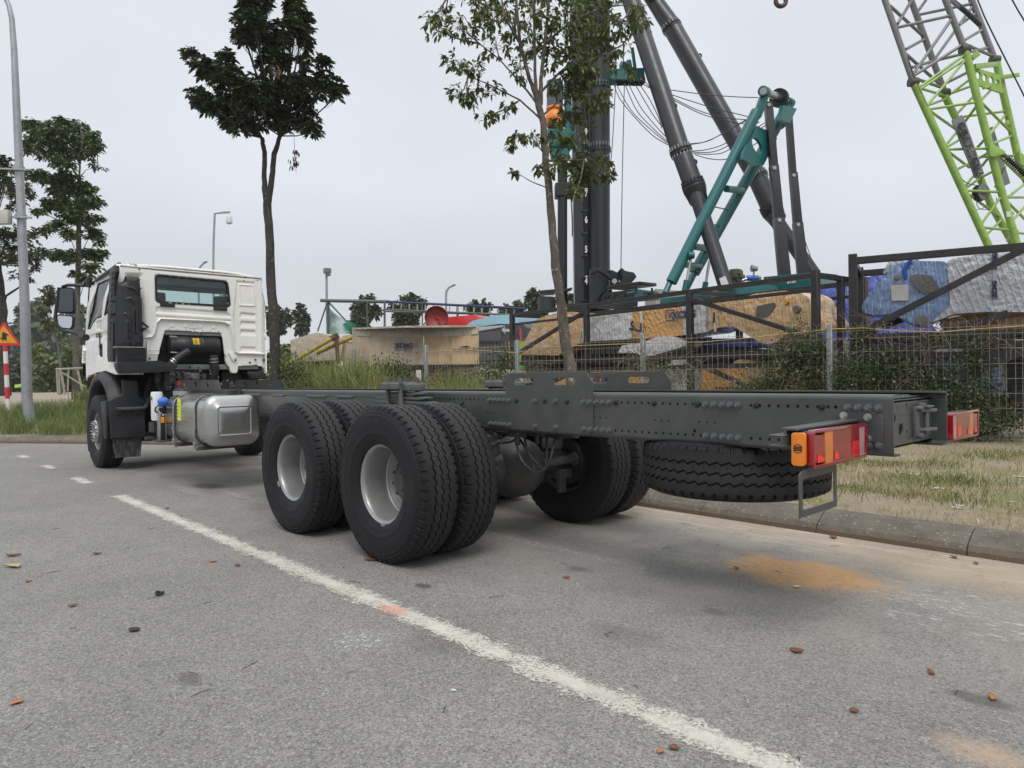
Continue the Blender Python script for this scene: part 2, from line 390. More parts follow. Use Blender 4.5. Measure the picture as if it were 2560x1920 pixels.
def paint_mat():
    T=NT('road_paint');P=T.coord('Pos');S=T.n('ShaderNodeSeparateXYZ');T.set(S.inputs[0],P)
    y=S.outputs[1];x=S.outputs[0]
    edge=T.ma('MULTIPLY',T.ma('SUBTRACT',T.noise(P,7,7,.75),.5),.30)
    edge=T.ma('ADD',edge,T.ma('MULTIPLY',T.ma('SUBTRACT',T.noise(P,60,4,.8),.5),.09))
    d=T.ma('ABSOLUTE',T.ma('ADD',y,1.665))
    m1=T.rng(T.ma('ADD',d,edge),.055,.095,1,0)
    worn=T.rng(T.noise(P,70,5,.85),.42,.52)
    wz=T.rng(T.noise(P,3.0,5,.7),.42,.64,1,.25)
    core=T.rng(d,.02,.07,1,0)
    m1=T.ma('MULTIPLY',m1,T.ma('MAXIMUM',worn,T.ma('MULTIPLY',core,wz)))
    c=T.scale((.53,.505,.45),T.rng(T.noise(P,120,4,.7),.3,.7,.8,1.15,False))
    c=T.mix(T.rng(T.noise(P,2.5,6,.7),.45,.75,0,.55),c,(.33,.31,.27))
    dx=T.ma('DIVIDE',T.ma('SUBTRACT',x,.88),.13);dy=T.ma('DIVIDE',T.ma('SUBTRACT',y,-1.68),.09)
    rd=T.rng(T.ma('ADD',T.ma('SQRT',T.ma('ADD',T.ma('MULTIPLY',dx,dx),T.ma('MULTIPLY',dy,dy))),T.ma('SUBTRACT',T.noise(P,14,4),.5)),.3,1.2,.6,0)
    c=T.mix(rd,c,(.55,.2,.11))
    b=T.bsdf(c,.75,0,T.bump(T.noise(P,150,3),.4,.004));tr=T.n('ShaderNodeBsdfTransparent')
    m_=T.n('ShaderNodeMixShader');T.set(m_.inputs[0],m1);T.set(m_.inputs[1],tr.outputs[0]);T.set(m_.inputs[2],b.outputs[0])
    return T.done(m_.outputs[0])
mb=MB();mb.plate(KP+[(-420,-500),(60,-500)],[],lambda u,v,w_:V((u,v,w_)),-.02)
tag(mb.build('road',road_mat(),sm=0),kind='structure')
PM=paint_mat()
mb=MB()
for a,b in((-4.45,40),(-6.5,-5.75),(-8.45,-7.85),(-10.5,-9.95)):
    mb.add([(a,-1.83,.004),(b,-1.83,.004),(b,-1.5,.004),(a,-1.5,.004)],[(0,1,2,3)])
tag(mb.build('road_marking',PM,sm=0),kind='structure')
mb=MB();mb.add([(-2500,-2500,-.06),(2500,-2500,-.06),(2500,2500,-.06),(-2500,2500,-.06)],[(0,1,2,3)])
earth=mat('earth',(.17,.15,.10),.9,var=.3,vs=.6,bump=.3,bs=20)
tag(mb.build('ground',earth,sm=0),kind='structure')
def verge_mat():
    T=NT('verge_soil');P=T.coord('Pos')
    n=T.noise(P,1.3,7,.7);f=T.noise(P,45,5,.8);S=T.n('ShaderNodeSeparateXYZ');T.set(S.inputs[0],P)
    c=T.scale((.30,.245,.175),T.rng(f,.3,.7,.6,1.35,False))
    c=T.mix(T.rng(n,.45,.62),c,T.scale((.19,.19,.08),T.rng(f,.3,.7,.6,1.4,False)))
    # bare trodden path on the far left and a worn strip near the fence
    dp=T.rng(T.ma('ADD',S.outputs[0],T.ma('MULTIPLY',n,6)),-27,-23,1,0)
    c=T.mix(dp,c,T.scale((.30,.25,.19),T.rng(f,.3,.7,.8,1.15,False)))
    st=T.ma('MULTIPLY',T.rng(T.ma('ADD',S.outputs[1],n),6.0,6.3),T.rng(T.ma('ADD',S.outputs[1],n),6.9,7.2,1,0))
    c=T.mix(T.ma('MULTIPLY',st,.8),c,(.30,.25,.18))
    return T.done(T.bsdf(c,.95,0,T.bump(f,.8,.02)))
def axis(*seg):
    r=[]
    for a,b,n in seg: r+=list(np.linspace(a,b,n,endpoint=False))
    return np.array(sorted(set(r+[seg[-1][1]])))
xs=axis((-700,-120,14),(-120,-40,40),(-40,-18,66),(-18,8,150),(8,60,20))
ys=axis((-280,-40,30),(-40,-8,50),(-8,12,180),(12,40,50),(40,700,24))
field('verge',xs,ys,terrain,lambda u,v:kd(u,v)-.27,lambda u,v,h:(u,v,h),verge_mat(),sm=0)['kind']='structure'
# ---------------- kerb stones ----------------
def kerb_m():
    T=NT('kerb_concrete');co=T.coord('Pos');S=T.n('ShaderNodeSeparateXYZ');T.set(S.inputs[0],co)
    n=T.noise(co,5,7,.7);f=T.noise(co,110,4,.75);vo=T.n('ShaderNodeTexVoronoi');T.set(vo.inputs[0],co);vo.inputs['Scale'].default_value=70
    sp=T.n('ShaderNodeSeparateColor');T.set(sp.inputs[0],vo.outputs['Color'])
    c=T.scale(T.mix(T.rng(n,.35,.7),(.150,.132,.105),(.095,.083,.067)),T.rng(f,.3,.7,.78,1.2,False))
    c=T.mix(T.rng(sp.outputs[0],.93,.97,0,.4),c,(.36,.34,.31))
    c=T.mix(T.ma('MULTIPLY',T.rng(T.ma('ADD',S.outputs[2],T.ma('MULTIPLY',T.ma('SUBTRACT',n,.5),.12)),.02,.075,1,0),.75),c,(.135,.10,.065))
    c=T.mix(T.ma('MULTIPLY',T.rng(T.noise(co,2.2,5,.7),.5,.66),T.rng(S.outputs[2],.1,.14,0,.5)),c,(.33,.31,.27))
    return T.done(T.bsdf(c,.92,0,T.bump(T.ma('ADD',f,T.ma('MULTIPLY',n,1.5)),.6,.008)))
KM=kerb_m()
kerb=empty('kerb',(0,1.6,0),kind='structure')
prof=[(0,-.02),(.004,.035),(.03,.072),(.075,.098),(.12,.125),(.16,.146),(.205,.152),(.30,.150),(.30,-.02)]
mb=MB();Ls=.994
mb.plate([(a,b) for a,b in prof],[],lambda u,v,w_:V((w_-Ls/2,u,v)),Ls)
ks=mb.build('kerb_stone',KM,kerb,sm=0,bevel=.004,seg=1,origin=(0,0,0))
first=True;pos=0
K2=[V((a,b,0)) for a,b in KP[:-1]]
cum=[0]
for i in range(len(K2)-1): cum.append(cum[-1]+(K2[i+1]-K2[i]).length)
def kpt(s_):
    for i in range(len(K2)-1):
        if s_<=cum[i+1] or i==len(K2)-2:
            return K2[i]+(K2[i+1]-K2[i]).normalized()*(s_-cum[i])
s_=52.32
while s_<102:
    a=kpt(s_);b=kpt(s_+1.0);d=b-a;c=(a+b)/2
    if first:o=ks;first=False
    else:
        o=ks.copy();COL.objects.link(o);o.parent=kerb
    o.location=(c.x,c.y-1.6,random.uniform(-.003,.003));o.rotation_euler=(0,0,math.atan2(d.y,d.x)+PI+random.uniform(-.004,.004))
    s_+=1.0
# ---------------- grass ----------------
def grass(name,pts,h,w_,mat_,lean=.5,kind='stuff',droop=.3,parent=None,dirv=None):
    n=len(pts);pts=np.asarray(pts,float)
    h=h if hasattr(h,'__len__') else RS.uniform(h*.5,h*1.3,n)
    a=RS.uniform(0,2*PI,n);ln=RS.uniform(.1,1,n)*lean
    dx=np.cos(a)*ln;dy=np.sin(a)*ln
    if dirv is not None: dx+=dirv[0];dy+=dirv[1]
    b=RS.uniform(0,2*PI,n);px=np.cos(b)*w_/2*np.clip(h/h.mean(),.6,1.5);py=np.sin(b)*w_/2*np.clip(h/h.mean(),.6,1.5)
    lv=[]
    for t,ww in((0,.8),(.4,1),(.75,.7),(1,.08)):
        x=pts[:,0]+dx*h*t**1.6;y=pts[:,1]+dy*h*t**1.6;z=pts[:,2]+h*(t-droop*ln*t*t*t)
        lv.append(np.stack([x-px*ww,y-py*ww,z],-1));lv.append(np.stack([x+px*ww,y+py*ww,z],-1))
    v=np.stack(lv,1).reshape(-1,3);base=(np.arange(n)*8)[:,None]
    F=np.concatenate([base+np.array([[2*k,2*k+1,2*k+3,2*k+2]]) for k in range(3)],0)
    o=npmesh(name,v,F,mat_,parent)
    if kind:o['kind']=kind
    return o
def leafm(name,c1,c2,rough=.45,var=.3,trans=.25,c3=None):
    T=NT(name);g=T.n('ShaderNodeNewGeometry').outputs['Random Per Island']
    c=T.mix(g,c1,c2)
    if c3:c=T.mix(T.rng(g,.93,.97),c,c3)
    g2=T.ma('FRACT',T.ma('MULTIPLY',g,37.7))
    c=T.scale(c,T.rng(g2,0,1,1-var,1+var,False))
    b=T.bsdf(c,rough,0);tr=T.n('ShaderNodeBsdfTranslucent');T.set(tr.inputs[0],c)
    m_=T.n('ShaderNodeMixShader');m_.inputs[0].default_value=trans;T.set(m_.inputs[1],b.outputs[0]);T.set(m_.inputs[2],tr.outputs[0])
    return T.done(m_.outputs[0])
DRY=leafm('dry_grass',(.46,.37,.19),(.22,.19,.085),.8,.35,.2,(.55,.5,.36))
GRN=leafm('green_grass',(.10,.15,.03),(.19,.21,.07),.6,.4,.3,(.3,.27,.12))
REED=leafm('reed_grass',(.27,.27,.09),(.12,.17,.045),.6,.35,.3,(.36,.31,.16))
def scatter(n,x0,x1,y0,y1,f=None,clump=0,cr=.1):
    if clump:
        c=np.stack([RS.uniform(x0,x1,clump),RS.uniform(y0,y1,clump)],-1)
        if f is not None:c=c[f(c[:,0],c[:,1])]
        i=RS.randint(0,len(c),n);p=c[i]+RS.normal(0,cr,(n,2))
    else:p=np.stack([RS.uniform(x0,x1,n),RS.uniform(y0,y1,n)],-1)
    if f is not None:p=p[f(p[:,0],p[:,1])]
    k=kd(p[:,0],p[:,1])>.17+.1*RS.rand(len(p));p=p[k]
    z=terrain(p[:,0],p[:,1])
    return np.concatenate([p,z[:,None]],1)
grass('dry_grass',scatter(10000,-2,5.5,1.85,8.4),.035,.004,DRY,1.6,droop=.5)
grass('dry_grass',scatter(19000,-2,5.5,1.85,8.4,clump=130,cr=.17),.07,.0035,DRY,1.3,droop=.5)
grass('dry_grass',scatter(520,0,5.0,1.95,6,clump=50,cr=.05),.36,.0035,DRY,.9,droop=.5)
grass('green_grass',scatter(10000,-1,5.5,1.95,8,clump=26,cr=.24),.055,.006,GRN,.9)
grass('green_grass',scatter(8000,-9,0,1.9,7.5,clump=300,cr=.16),.2,.007,GRN,.7)
grass('green_grass',scatter(34000,-21,-8.5,-5,5.5,lambda x,y:kd(x,y)<5.5),.12,.009,GRN,.9)
grass('green_grass',scatter(24000,-20,-9,-5,3.5,lambda x,y:kd(x,y)<4.5,clump=420,cr=.13),.34,.009,GRN,.7)
grass('reed_grass',scatter(9000,-22,-10,1.0,3.6,lambda x,y:(kd(x,y)>1.3),clump=46,cr=.15),.55,.014,GRN,.6)
pr_=[];rh_=[]
for (px,pw,n,hh_) in((740,50,2600,2.1),(800,60,3400,1.7),(870,50,3200,1.9),(925,40,2600,1.75),(985,35,1200,1.35),(1135,40,1500,1.5),(1185,35,1200,1.3),(1060,60,1200,1.2),(1240,30,800,1.4)):
    for _ in range(n):
        q=PY(px+random.gauss(0,pw*.55),960,random.choice((4.2,4.8,5.4,6.4))+random.uniform(-.4,.4));pr_.append((q.x,q.y,.13));rh_.append(hh_*random.uniform(.45,1.0))
grass('reed_grass',np.array(pr_),np.array(rh_),.012,REED,.62,droop=.5)
# ================= TRUCK =================
FRM=mat('frame_grey',(.052,.056,.056),.40,0,.16,2.5,.04,120,dust=.34,dcol=(.12,.112,.10),coat=.12,grime=.35)
FRD=mat('chassis_dark',(.036,.037,.037),.55,0,.25,4,.1,60,dust=.35,dcol=(.12,.10,.085))
BLT=mat('bolt_painted',(.10,.108,.112),.38,0,.15,8,coat=.3)
CAST=mat('cast_iron',(.075,.082,.086),.55,0,.2,6,.3,90,dust=.3)
BLK=mat('black_plastic',(.011,.012,.015),.5,0,.15,3,.05,300,dust=.12,dcol=(.12,.12,.12))
FEND=mat('fender_plastic',(.024,.0255,.028),.55,0,.12,3,.08,300,dust=.2,dcol=(.12,.11,.1))
WHT=mat('white_cab_paint',(.79,.78,.73),.28,0,.03,2,0,coat=.6,dust=.06,dcol=(.45,.42,.36))
SEAM=mat('seam_black',(.012,.012,.012),.7,var=.05)
SIL=mat('silver_rim',(.34,.345,.345),.38,.6,.1,6,.03,200,dust=.2,dcol=(.3,.28,.25))
STEEL=mat('bare_steel',(.42,.42,.41),.35,.9,.15,8,.05,200)
HUBM=mat('hub_dark',(.085,.082,.078),.55,.3,.3,10,.2,120)
RUBR=mat('plain_rubber',(.02,.02,.022),.7,0,.2,6,.1,150,dust=.3,dcol=(.1,.095,.09))
def tyre_mat():
    T=NT('tyre_rubber');co=T.coord();S=T.n('ShaderNodeSeparateXYZ');T.set(S.inputs[0],co)
    r=T.ma('SQRT',T.ma('ADD',T.ma('MULTIPLY',S.outputs[0],S.outputs[0]),T.ma('MULTIPLY',S.outputs[2],S.outputs[2])))
    n=T.noise(co,7,6,.7);f=T.noise(co,60,4,.7)
    c=T.scale((.0075,.0075,.0095),T.rng(n,.3,.7,.75,1.3,False))
    tread=T.rng(r,.522,.531)
    c=T.mix(T.ma('MULTIPLY',tread,T.rng(n,.2,.75,.55,.95)),c,T.scale((.036,.035,.0335),T.rng(f,.3,.7,.8,1.2,False)))
    smear=T.ma('MULTIPLY',T.rng(T.noise(co,4,6,.75,(1,.3,1)),.55,.72),.30)
    c=T.mix(smear,c,(.045,.042,.038))
    return T.done(T.bsdf(c,T.rng(n,.3,.7,.5,.72,False),0,T.bump(f,.15,.004),Specular_IOR_Level=.33))
TYR=tyre_mat()
R0=.536; RC=.5225; KR=.987
def tyre_mesh():
    P=54;K=12
    def saw(k): # long slanted run, short step back
        t=k/K; return -1+2*t/.72 if t<.72 else 1-2*(t-.72)/.28
    g=.0062;gb=.0036;dp=.013;A=.0085
    cols=[]  # (y, r, zigweight, kind)
    side=[(.106,.268),(.122,.272),(.128,.285),(.136,.300),(.1375,.303),(.140,.318),(.1495,.345),(.1510,.349),(.1500,.353),(.1560,.39),(.1565,.43),(.1515,.462),(.1535,.466),(.1500,.470),(.1455,.484),(.1475,.488),(.1430,.492)]
    for y,r in side: cols.append((-y,r,0,'s'))
    cols+=[(-.140,.503,0,'n'),(-.1345,.517,0,'n'),(-.1265,.5285,0,'n'),(-.112,.5318,0,'n'),(-.104,.5325,0,'e')]
    for c in(-.054,0,.054):
        rr=.5355 if c==0 else .5342
        if c>-.05: cols.append((c-.027,rr,1,'t'))
        cols+= [(c-g,rr,1,'t'),(c-gb,rr-dp,1,'t'),(c+gb,rr-dp,1,'t'),(c+g,rr,1,'t')]
    cols+=[(.104,.5325,0,'e'),(.112,.5318,0,'n'),(.1265,.5285,0,'n'),(.1345,.517,0,'n'),(.140,.503,0,'n')]
    for y,r in reversed(side): cols.append((y,r,0,'s'))
    nc=len(cols);nr=P*K;v=np.zeros((nr,nc,3))
    for i in range(nr):
        k=i%K;th_=2*PI*i/nr;zz=saw(k);ct,st=math.cos(th_),math.sin(th_)
        for j,(y,r,zw,kd_) in enumerate(cols):
            kk=k if y<0 else (k+K//2)%K
            if kd_=='n' and kk in(4,5,6): r-=.017 if r>.51 else .008
            if kd_=='n' and kk in(4,5,6) and abs(y)<.12: r+=.006
            if zw and kk==0 and abs(abs(y)-.027)<.002: r-=.004
            yy=y+zw*A*zz;r=r*KR
            v[i,j]=(r*st,yy,r*ct)
    v[...,2]=np.maximum(v[...,2],-RC-.001)
    idx=np.arange(nr*nc).reshape(nr,nc);nx=np.roll(idx,-1,0)
    F=np.stack([idx[:,:-1],nx[:,:-1],nx[:,1:],idx[:,1:]],-1).reshape(-1,4)
    me=bpy.data.meshes.new('tyre');v=v.reshape(-1,3)
    me.vertices.add(len(v));me.vertices.foreach_set('co',v.ravel());me.loops.add(F.size);me.loops.foreach_set('vertex_index',F.ravel())
    me.polygons.add(len(F));me.polygons.foreach_set('loop_start',np.arange(0,F.size,4));me.polygons.foreach_set('loop_total',np.full(len(F),4));me.update(calc_edges=True)
    b=bmesh.new();b.from_mesh(me);bmesh.ops.recalc_face_normals(b,faces=b.faces);b.to_mesh(me);b.free()
    smooth(me,32);me.materials.append(TYR);return me
TME=tyre_mesh()
truck=empty('chassis_truck',(-2.5,0,0),'white cab on a long bare grey truck chassis parked along the kerb','truck')
def emp(name,loc,par): return empty(name,loc,parent=par)
def part_obj(name,me,par,loc=(0,0,0),rot=None):
    o=bpy.data.objects.new(name,me);COL.objects.link(o);o.parent=par;o.location=loc
    if rot:o.rotation_euler=rot
    return o
def lmesh(mb,name,mat_,sm=35,**k):
    o=mb.build(name,mat_,None,sm=sm,**k);me=o.data;bpy.data.objects.remove(o);return me
# --- rim meshes (axis local Y, outside = -Y) ---
mb=MB();mb.lathe([(.262,-.098),(.272,-.104),(.283,-.113),(.287,-.119),(.283,-.124),(.274,-.122),(.268,-.113),(.262,-.105),(.248,-.099),(.243,-.09),(.240,-.06),(.236,.02),(.232,.075),(.226,.082),(.220,.083),(.218,.088),(.208,.090),(.205,.096),(.192,.098),(.189,.104),(.165,.106),(.160,.101),(.145,.101)],n=72)
RIMO=lmesh(mb,'rim',SIL,sm=30)
mb=MB();mb.lathe([(.26,.098),(.283,.113),(.287,.119),(.283,.124),(.272,.122),(.262,.105),(.245,.099),(.24,.08),(.24,-.09),(.262,-.1),(.283,-.113),(.285,-.12),(.274,-.122),(.262,-.108)],n=48)
RIMI=lmesh(mb,'rim',HUBM,sm=30)
mb=MB();mb.lathe([(.145,.096),(.142,.086),(.10,.084),(.095,.05),(.06,.045),(.055,.03),(0.001,.03)],n=36)
for k in range(10):
    g=2*PI*k/10+.2;mb.tube([(.122*math.cos(g),.088,.122*math.sin(g)),(.122*math.cos(g),.058,.122*math.sin(g))],.0115,6)
    mb.tube([(.122*math.cos(g),.088,.122*math.sin(g)),(.122*math.cos(g),.078,.122*math.sin(g))],.016,8)
HUBO=lmesh(mb,'hub',HUBM,sm=30)
mb=MB();mb.lathe([(.205,.12),(.215,.05),(.215,-.06),(.2,-.07),(.12,-.07),(.001,-.075)],n=40)
DRUM=lmesh(mb,'brake_drum',HUBM,sm=30)
mb=MB();mb.box((-.0,-.121,-.268),(.05,.012,.02));CLIP=lmesh(mb,'balance_weight',STEEL,bevel=.003)
def wheel(X,Y,kind,flip=False,name='wheel',spin=0,clipa=None):
    s=-1 if flip else 1
    w_=emp(name,(X,Y,RC),truck)
    if flip:w_.rotation_euler=(0,0,PI)
    part_obj('tyre',TME,w_,rot=(0,0,0))
    if kind=='outer' and not flip:part_obj('lettering',LETT,w_,rot=(0,random.uniform(-.4,.4),0))
    if kind=='outer': part_obj('rim',RIMO,w_);part_obj('hub',HUBO,w_)
    else: part_obj('rim',RIMI,w_);part_obj('brake_drum',DRUM,w_)
    if clipa is not None:part_obj('balance_weight',CLIP,w_,rot=(0,clipa,0))
    return w_
lt=MB()
def wallmark(s_,a0,da,r,sz):
    ms=[]
    for i,ch in enumerate(s_):
        if ch==' ':continue
        g=a0+da*i;u=V((-math.cos(g),0,math.sin(g)));v=V((math.sin(g),0,math.cos(g)))
        ms.append((ch,g))
        o=text(ch,sz,lambda a,b,c:V((0,-.1525-c,0))+V((math.sin(g),0,math.cos(g)))*(r+b)+V((math.cos(g),0,-math.sin(g)))*a,TYR,None,'l',.003,bold=.001)
        n0=len(lt.v);lt.v+=[tuple(p.co) for p in o.data.vertices];lt.f+=[tuple(n0+j for j in p.vertices) for p in o.data.polygons];lt.m+=[0]*len(o.data.polygons);bpy.data.objects.remove(o)
wallmark('12.00R20',3.5,-.075,.405,.045);wallmark('12.00R20',.6,.075,.405,.045)
LETT=lmesh(lt,'lettering',TYR,sm=0,recalc=False)
YO,YI=1.066,.725
for X,ca in((0,-.12),(-1.3154,.95)):
    wheel(X,-YO,'outer',clipa=ca);wheel(X,-YI,'inner')
    wheel(X,YO,'outer',True);wheel(X,YI,'inner',True)
XF=-7.51
# front rim: protruding hub with bolt ring
mb=MB();mb.lathe([(.262,-.098),(.283,-.113),(.287,-.119),(.283,-.124),(.272,-.12),(.262,-.105),(.247,-.1),(.243,-.085),(.238,-.05),(.215,-.03),(.205,-.035),(.168,-.075),(.165,-.08)],n=60)
for k in range(8):
    g=2*PI*k/8+.3;c=V((.2*math.cos(g),-.048,.2*math.sin(g)));mb.k=1;mb.lathe([(.021,-.004),(.020,-.003),(.001,-.0035)],o=c,ax=(math.cos(g)*.65,1,math.sin(g)*.65),n=12);mb.k=0
RIMF=lmesh(mb,'rim',[SIL,SEAM],sm=30,recalc=False)
mb=MB();mb.lathe([(.165,-.075),(.168,-.12),(.172,-.13),(.172,-.145),(.150,-.150),(.138,-.148),(.110,-.146),(.105,-.160),(.098,-.163),(.085,-.160),(.08,-.12),(.001,-.11)],n=48)
for k in range(20):
    g=2*PI*k/20;c=V((.141*math.cos(g),0,.141*math.sin(g)));mb.tube([c+V((0,-.148,0)),c+V((0,-.172,0))],.0125,6);mb.tube([c+V((0,-.172,0)),c+V((0,-.186,0))],.007,6)
HUBF=lmesh(mb,'hub',STEEL,sm=30)
for s,fl in((-1,False),(1,True)):
    w_=emp('front_wheel',(XF,s*1.05,RC),truck)
    if fl:w_.rotation_euler=(0,0,PI)
    part_obj('tyre',TME,w_);part_obj('rim',RIMF,w_);part_obj('hub',HUBF,w_)
# --- frame rails ---
ZT,ZB,YW=1.1222,.8445,.390
XE=2.904;XS=-7.9
TOP_,BOT=1.062,.893
Tl=lambda s:(lambda u,v,w_:V((u,s*(YW-w_),v)))
near_bolts=[.22,.27,.32,.37,.425,.68,.87,1.11,1.16,1.21,1.26,1.31,1.97,2.02,2.07,2.115,2.16,2.71,2.755,2.80,2.845]
blackcap=[.5,.77,.97,1.36,1.635,1.92,2.26,2.59]
holes=[];x=-6.0
while x<2.66:
    for z in(TOP_,BOT):
        if min(abs(x-b) for b in near_bolts)>.03: holes.append(circ(x,z,.0085,7))
    x+=.0487
for x0 in(.17,1.19,1.64,1.93,2.46,-.3,-1.9,-3.1,-4.3):
    for k in range(3): holes.append(circ(x0+k*.046,.966,.006,6))
holes+= [circ(1.9,.915,.011,8),circ(2.655,1.062,.009,8)]
def rail(s):
    mb=MB()
    mb.plate([(XS,ZB+.022),(XE,ZB+.022),(XE,ZT-.022),(XS,ZT-.022)],holes,Tl(s),.009)
    for zt,sg in((ZT,1),(ZB,-1)):
        P=[]
        for k in range(6):
            g=PI/2*k/5;P.append((YW-.022+.022*math.cos(g),zt-sg*(.022-.022*math.sin(g))))
        P.append((YW-.085,zt))
        Q=P+[(a if i==len(P)-1 else a-.009*math.cos(PI/2*min(i,5)/5),b-sg*.009*math.sin(PI/2*min(i,5)/5)) for i,(a,b) in reversed(list(enumerate(P)))]
        mb.plate(Q,[],lambda u,v,w_:V((w_,s*u,v)),XE)
        n=len(Q);  # stretch start to XS
        for i in range(len(mb.v)-2*n,len(mb.v)-n): mb.v[i]=(XS,mb.v[i][1],mb.v[i][2])
    o=mb.build('frame_rail',FRM,truck,sm=30)
    # liner behind the web closes the holes
    mb=MB();mb.b2((XS,s*(YW-.012),ZB+.02),(XE-.25,s*(YW-.018),ZT-.02));mb.build('rail_liner',FRD,o,sm=0)
    return o
RL=rail(-1);RR=rail(1)
# bolts
mb=MB()
mb.tube([(0,0,0),(0,-.006,0)],.019,14);mb.tube([(0,-.006,0),(0,-.019,0)],.0145,6);mb.tube([(0,-.019,0),(0,-.028,0)],.0085,8)
BOLT=lmesh(mb,'bolt',BLT,sm=35)
mb=MB();mb.tube([(0,0,0),(0,-.008,0),(0,-.012,0)],[.0155,.0145,.008],12);CAP=lmesh(mb,'plug',SEAM,sm=40)
for x in near_bolts:
    for z in(TOP_,BOT+(.004 if x>2.7 else 0)):
        if x in(2.71,2.755) and z<1: continue
        off=.005 if .39<x<1.18 else 0
        part_obj('bolt',BOLT,RL,(x+2.5,-YW-off,z),(0,random.uniform(0,1),0)).location=V((x,-YW-off,z))-wloc(truck)
for x in blackcap: part_obj('plug',CAP,RL,V((x,-YW-(.005 if .39<x<1.18 else 0),TOP_))-wloc(truck))
for x0,n in((-.62,3),(-1.95,6),(-2.55,8),(-3.35,6),(-4.1,9)):
    for k in range(n):
        if abs(x0+k*.048+.66)>.0:part_obj('bolt',BOLT,RL,V((x0+k*.048,-YW,TOP_))-wloc(truck))
# side plates with slots, both sides
for s,X0,X1 in((-1,.385,1.185),(1,.385,1.225)):
    z0,z1=(.862,1.252) if s<0 else (1.10,1.252)
    P=[(X0,z0),(X1-.03,z0-.004),(X1,z0+.02),(X1,1.185),(X1-.055,z1),(X0+.02,z1),(X0,z1-.025)]
    H=[rrect(a,1.168,b,1.214,.022,5) for a,b in((.475,.665),(.855,1.04))]
    T_=lambda u,v,w_,s=s:V((u,s*(YW+w_),v))
    mb=MB();mb.plate(P,H,T_,.0065);mb.build('side_plate',FRM,truck,sm=25,bevel=.0015,seg=1)
# forward low plates behind the cab
for s,pts in((-1,[(955,1020),(985,943),(1275,943),(1297,1020)]),(1,[(1380,1012),(1410,943),(1735,943),(1762,1014)])):
    q=[PY(100+a*.3495,620+b*.3495,s*.40) for a,b in pts]
    P=[(p.x,p.z) for p in q];zc=(P[0][1]+P[1][1])/2+.015
    x0,x1=P[1][0],P[2][0];Ln=x1-x0
    H=[rrect(x0+Ln*f-.045,zc-.03,x0+Ln*f+.045,zc+.025,.02,4) for f in(.18,.47,.76)]
    mb=MB();mb.plate(P,H,lambda u,v,w_,s=s:V((u,s*(.396+w_),v)),.008);mb.build('side_plate',FRM,truck,sm=25)
# rear cross member with tow bracket
CMX=2.835
mb=MB()
HH=[circ(.06-.39+.0,.93,.001,3)]
Hs=[circ(-.27,.945,.03,12),circ(-.17,1.0,.022,12),circ(-.08,.945,.03,12),circ(-.31,1.04,.008,6),circ(-.22,1.06,.008,6),circ(-.33,.98,.007,6),circ(-.0,.93,.01,6),circ(.0,1.06,.01,6),circ(.31,.97,.016,8),circ(.33,1.05,.01,6),circ(-.12,1.05,.008,6),circ(.05,.9,.008,6),circ(-.2,.88,.008,6),circ(.2,.9,.008,6)]
mb.plate([(-.378,ZB+.02),(.378,ZB+.02),(.378,ZT-.035),(-.378,ZT-.035)],Hs,lambda u,v,w_:V((CMX-w_,u,v)),.01)
mb.b2((CMX-.14,-.378,ZT-.045),(CMX+.0,.378,ZT-.035));mb.b2((CMX-.14,-.378,ZB+.02),(CMX,.378,ZB+.03))
cmb=mb.build('cross_member',FRM,truck,bevel=.004,seg=1)
mb=MB();
mb.b2((CMX,.075,.90),(CMX+.018,.135,1.05))
for z in(1.02,.925):
    mb.plate([(0,-.03),(0,.03),(.025,.04),(.05,.09),(.058,.13),(.05,.15),(.03,.15),(.0,.08)],[],lambda u,v,w_,z=z:V((CMX+.005+u,.12+v,z+w_)),.016)
mb.tube([(CMX+.03,.19,.915),(CMX+.03,.19,1.045)],.012,12);mb.box((CMX+.035,.20,1.048),(.035,.08,.010));mb.box((CMX+.02,.16,1.052),(.025,.04,.025))
for z in(1.04,.905):mb.tube([(CMX+.01,.105,z),(CMX+.04,.105,z)],.017,6)
mb.build('tow_bracket',CAST,truck,bevel=.004,seg=2)
mb=MB();mb.plate([(-.33,-.10),(.33,-.12),(.33,.02),(-.33,.02)],[],lambda u,v,w_:V((CMX-.06+v,u,ZT-.030+w_)),.006)
for y in(.05,.1,.17,.22):mb.lathe([(.018,0),(.016,.006),(.001,.008)],o=(CMX-.07,y,ZT-.024),ax=(0,0,1),n=10)
mb.build('gusset_plate',FRM,cmb)
for X in(-4.8,-3.4,-2.2,-.66,1.15): 
    mb=MB();mb.b2((X-.05,-.378,.90),(X+.05,.378,1.08));mb.build('cross_member',FRD,truck,bevel=.01)
# --- tail lights ---
RED=NT('tail_red');RED=RED.done(RED.bsdf((.34,.006,.012),.12,0,None,Coat_Weight=.8,Specular_IOR_Level=.6))
def lens(name,c,em=None):
    T=NT(name);co=T.coord();S=T.n('ShaderNodeSeparateXYZ');T.set(S.inputs[0],co)
    wv=T.n('ShaderNodeTexWave',wave_type='BANDS',bands_direction='Y');T.set(wv.inputs[0],co);wv.inputs['Scale'].default_value=55
    n=T.noise(co,14,4);f=T.ma('MULTIPLY',T.rng(wv.outputs[1],0,1,.85,1.15),T.rng(n,.3,.7,.7,1.3,False))
    return T.done(T.bsdf(T.scale(c,f),.15,0,None,Coat_Weight=.8))
LR=lens('lens_red',(.24,.003,.009));LRB=lens('lens_red_bright',(.72,.012,.02));LA=lens('lens_amber',(.60,.15,.015));LC=lens('lens_clear',(.42,.24,.25))
AMB=mat('side_marker_amber',(.75,.21,.015),.3,var=.05,coat=.5)
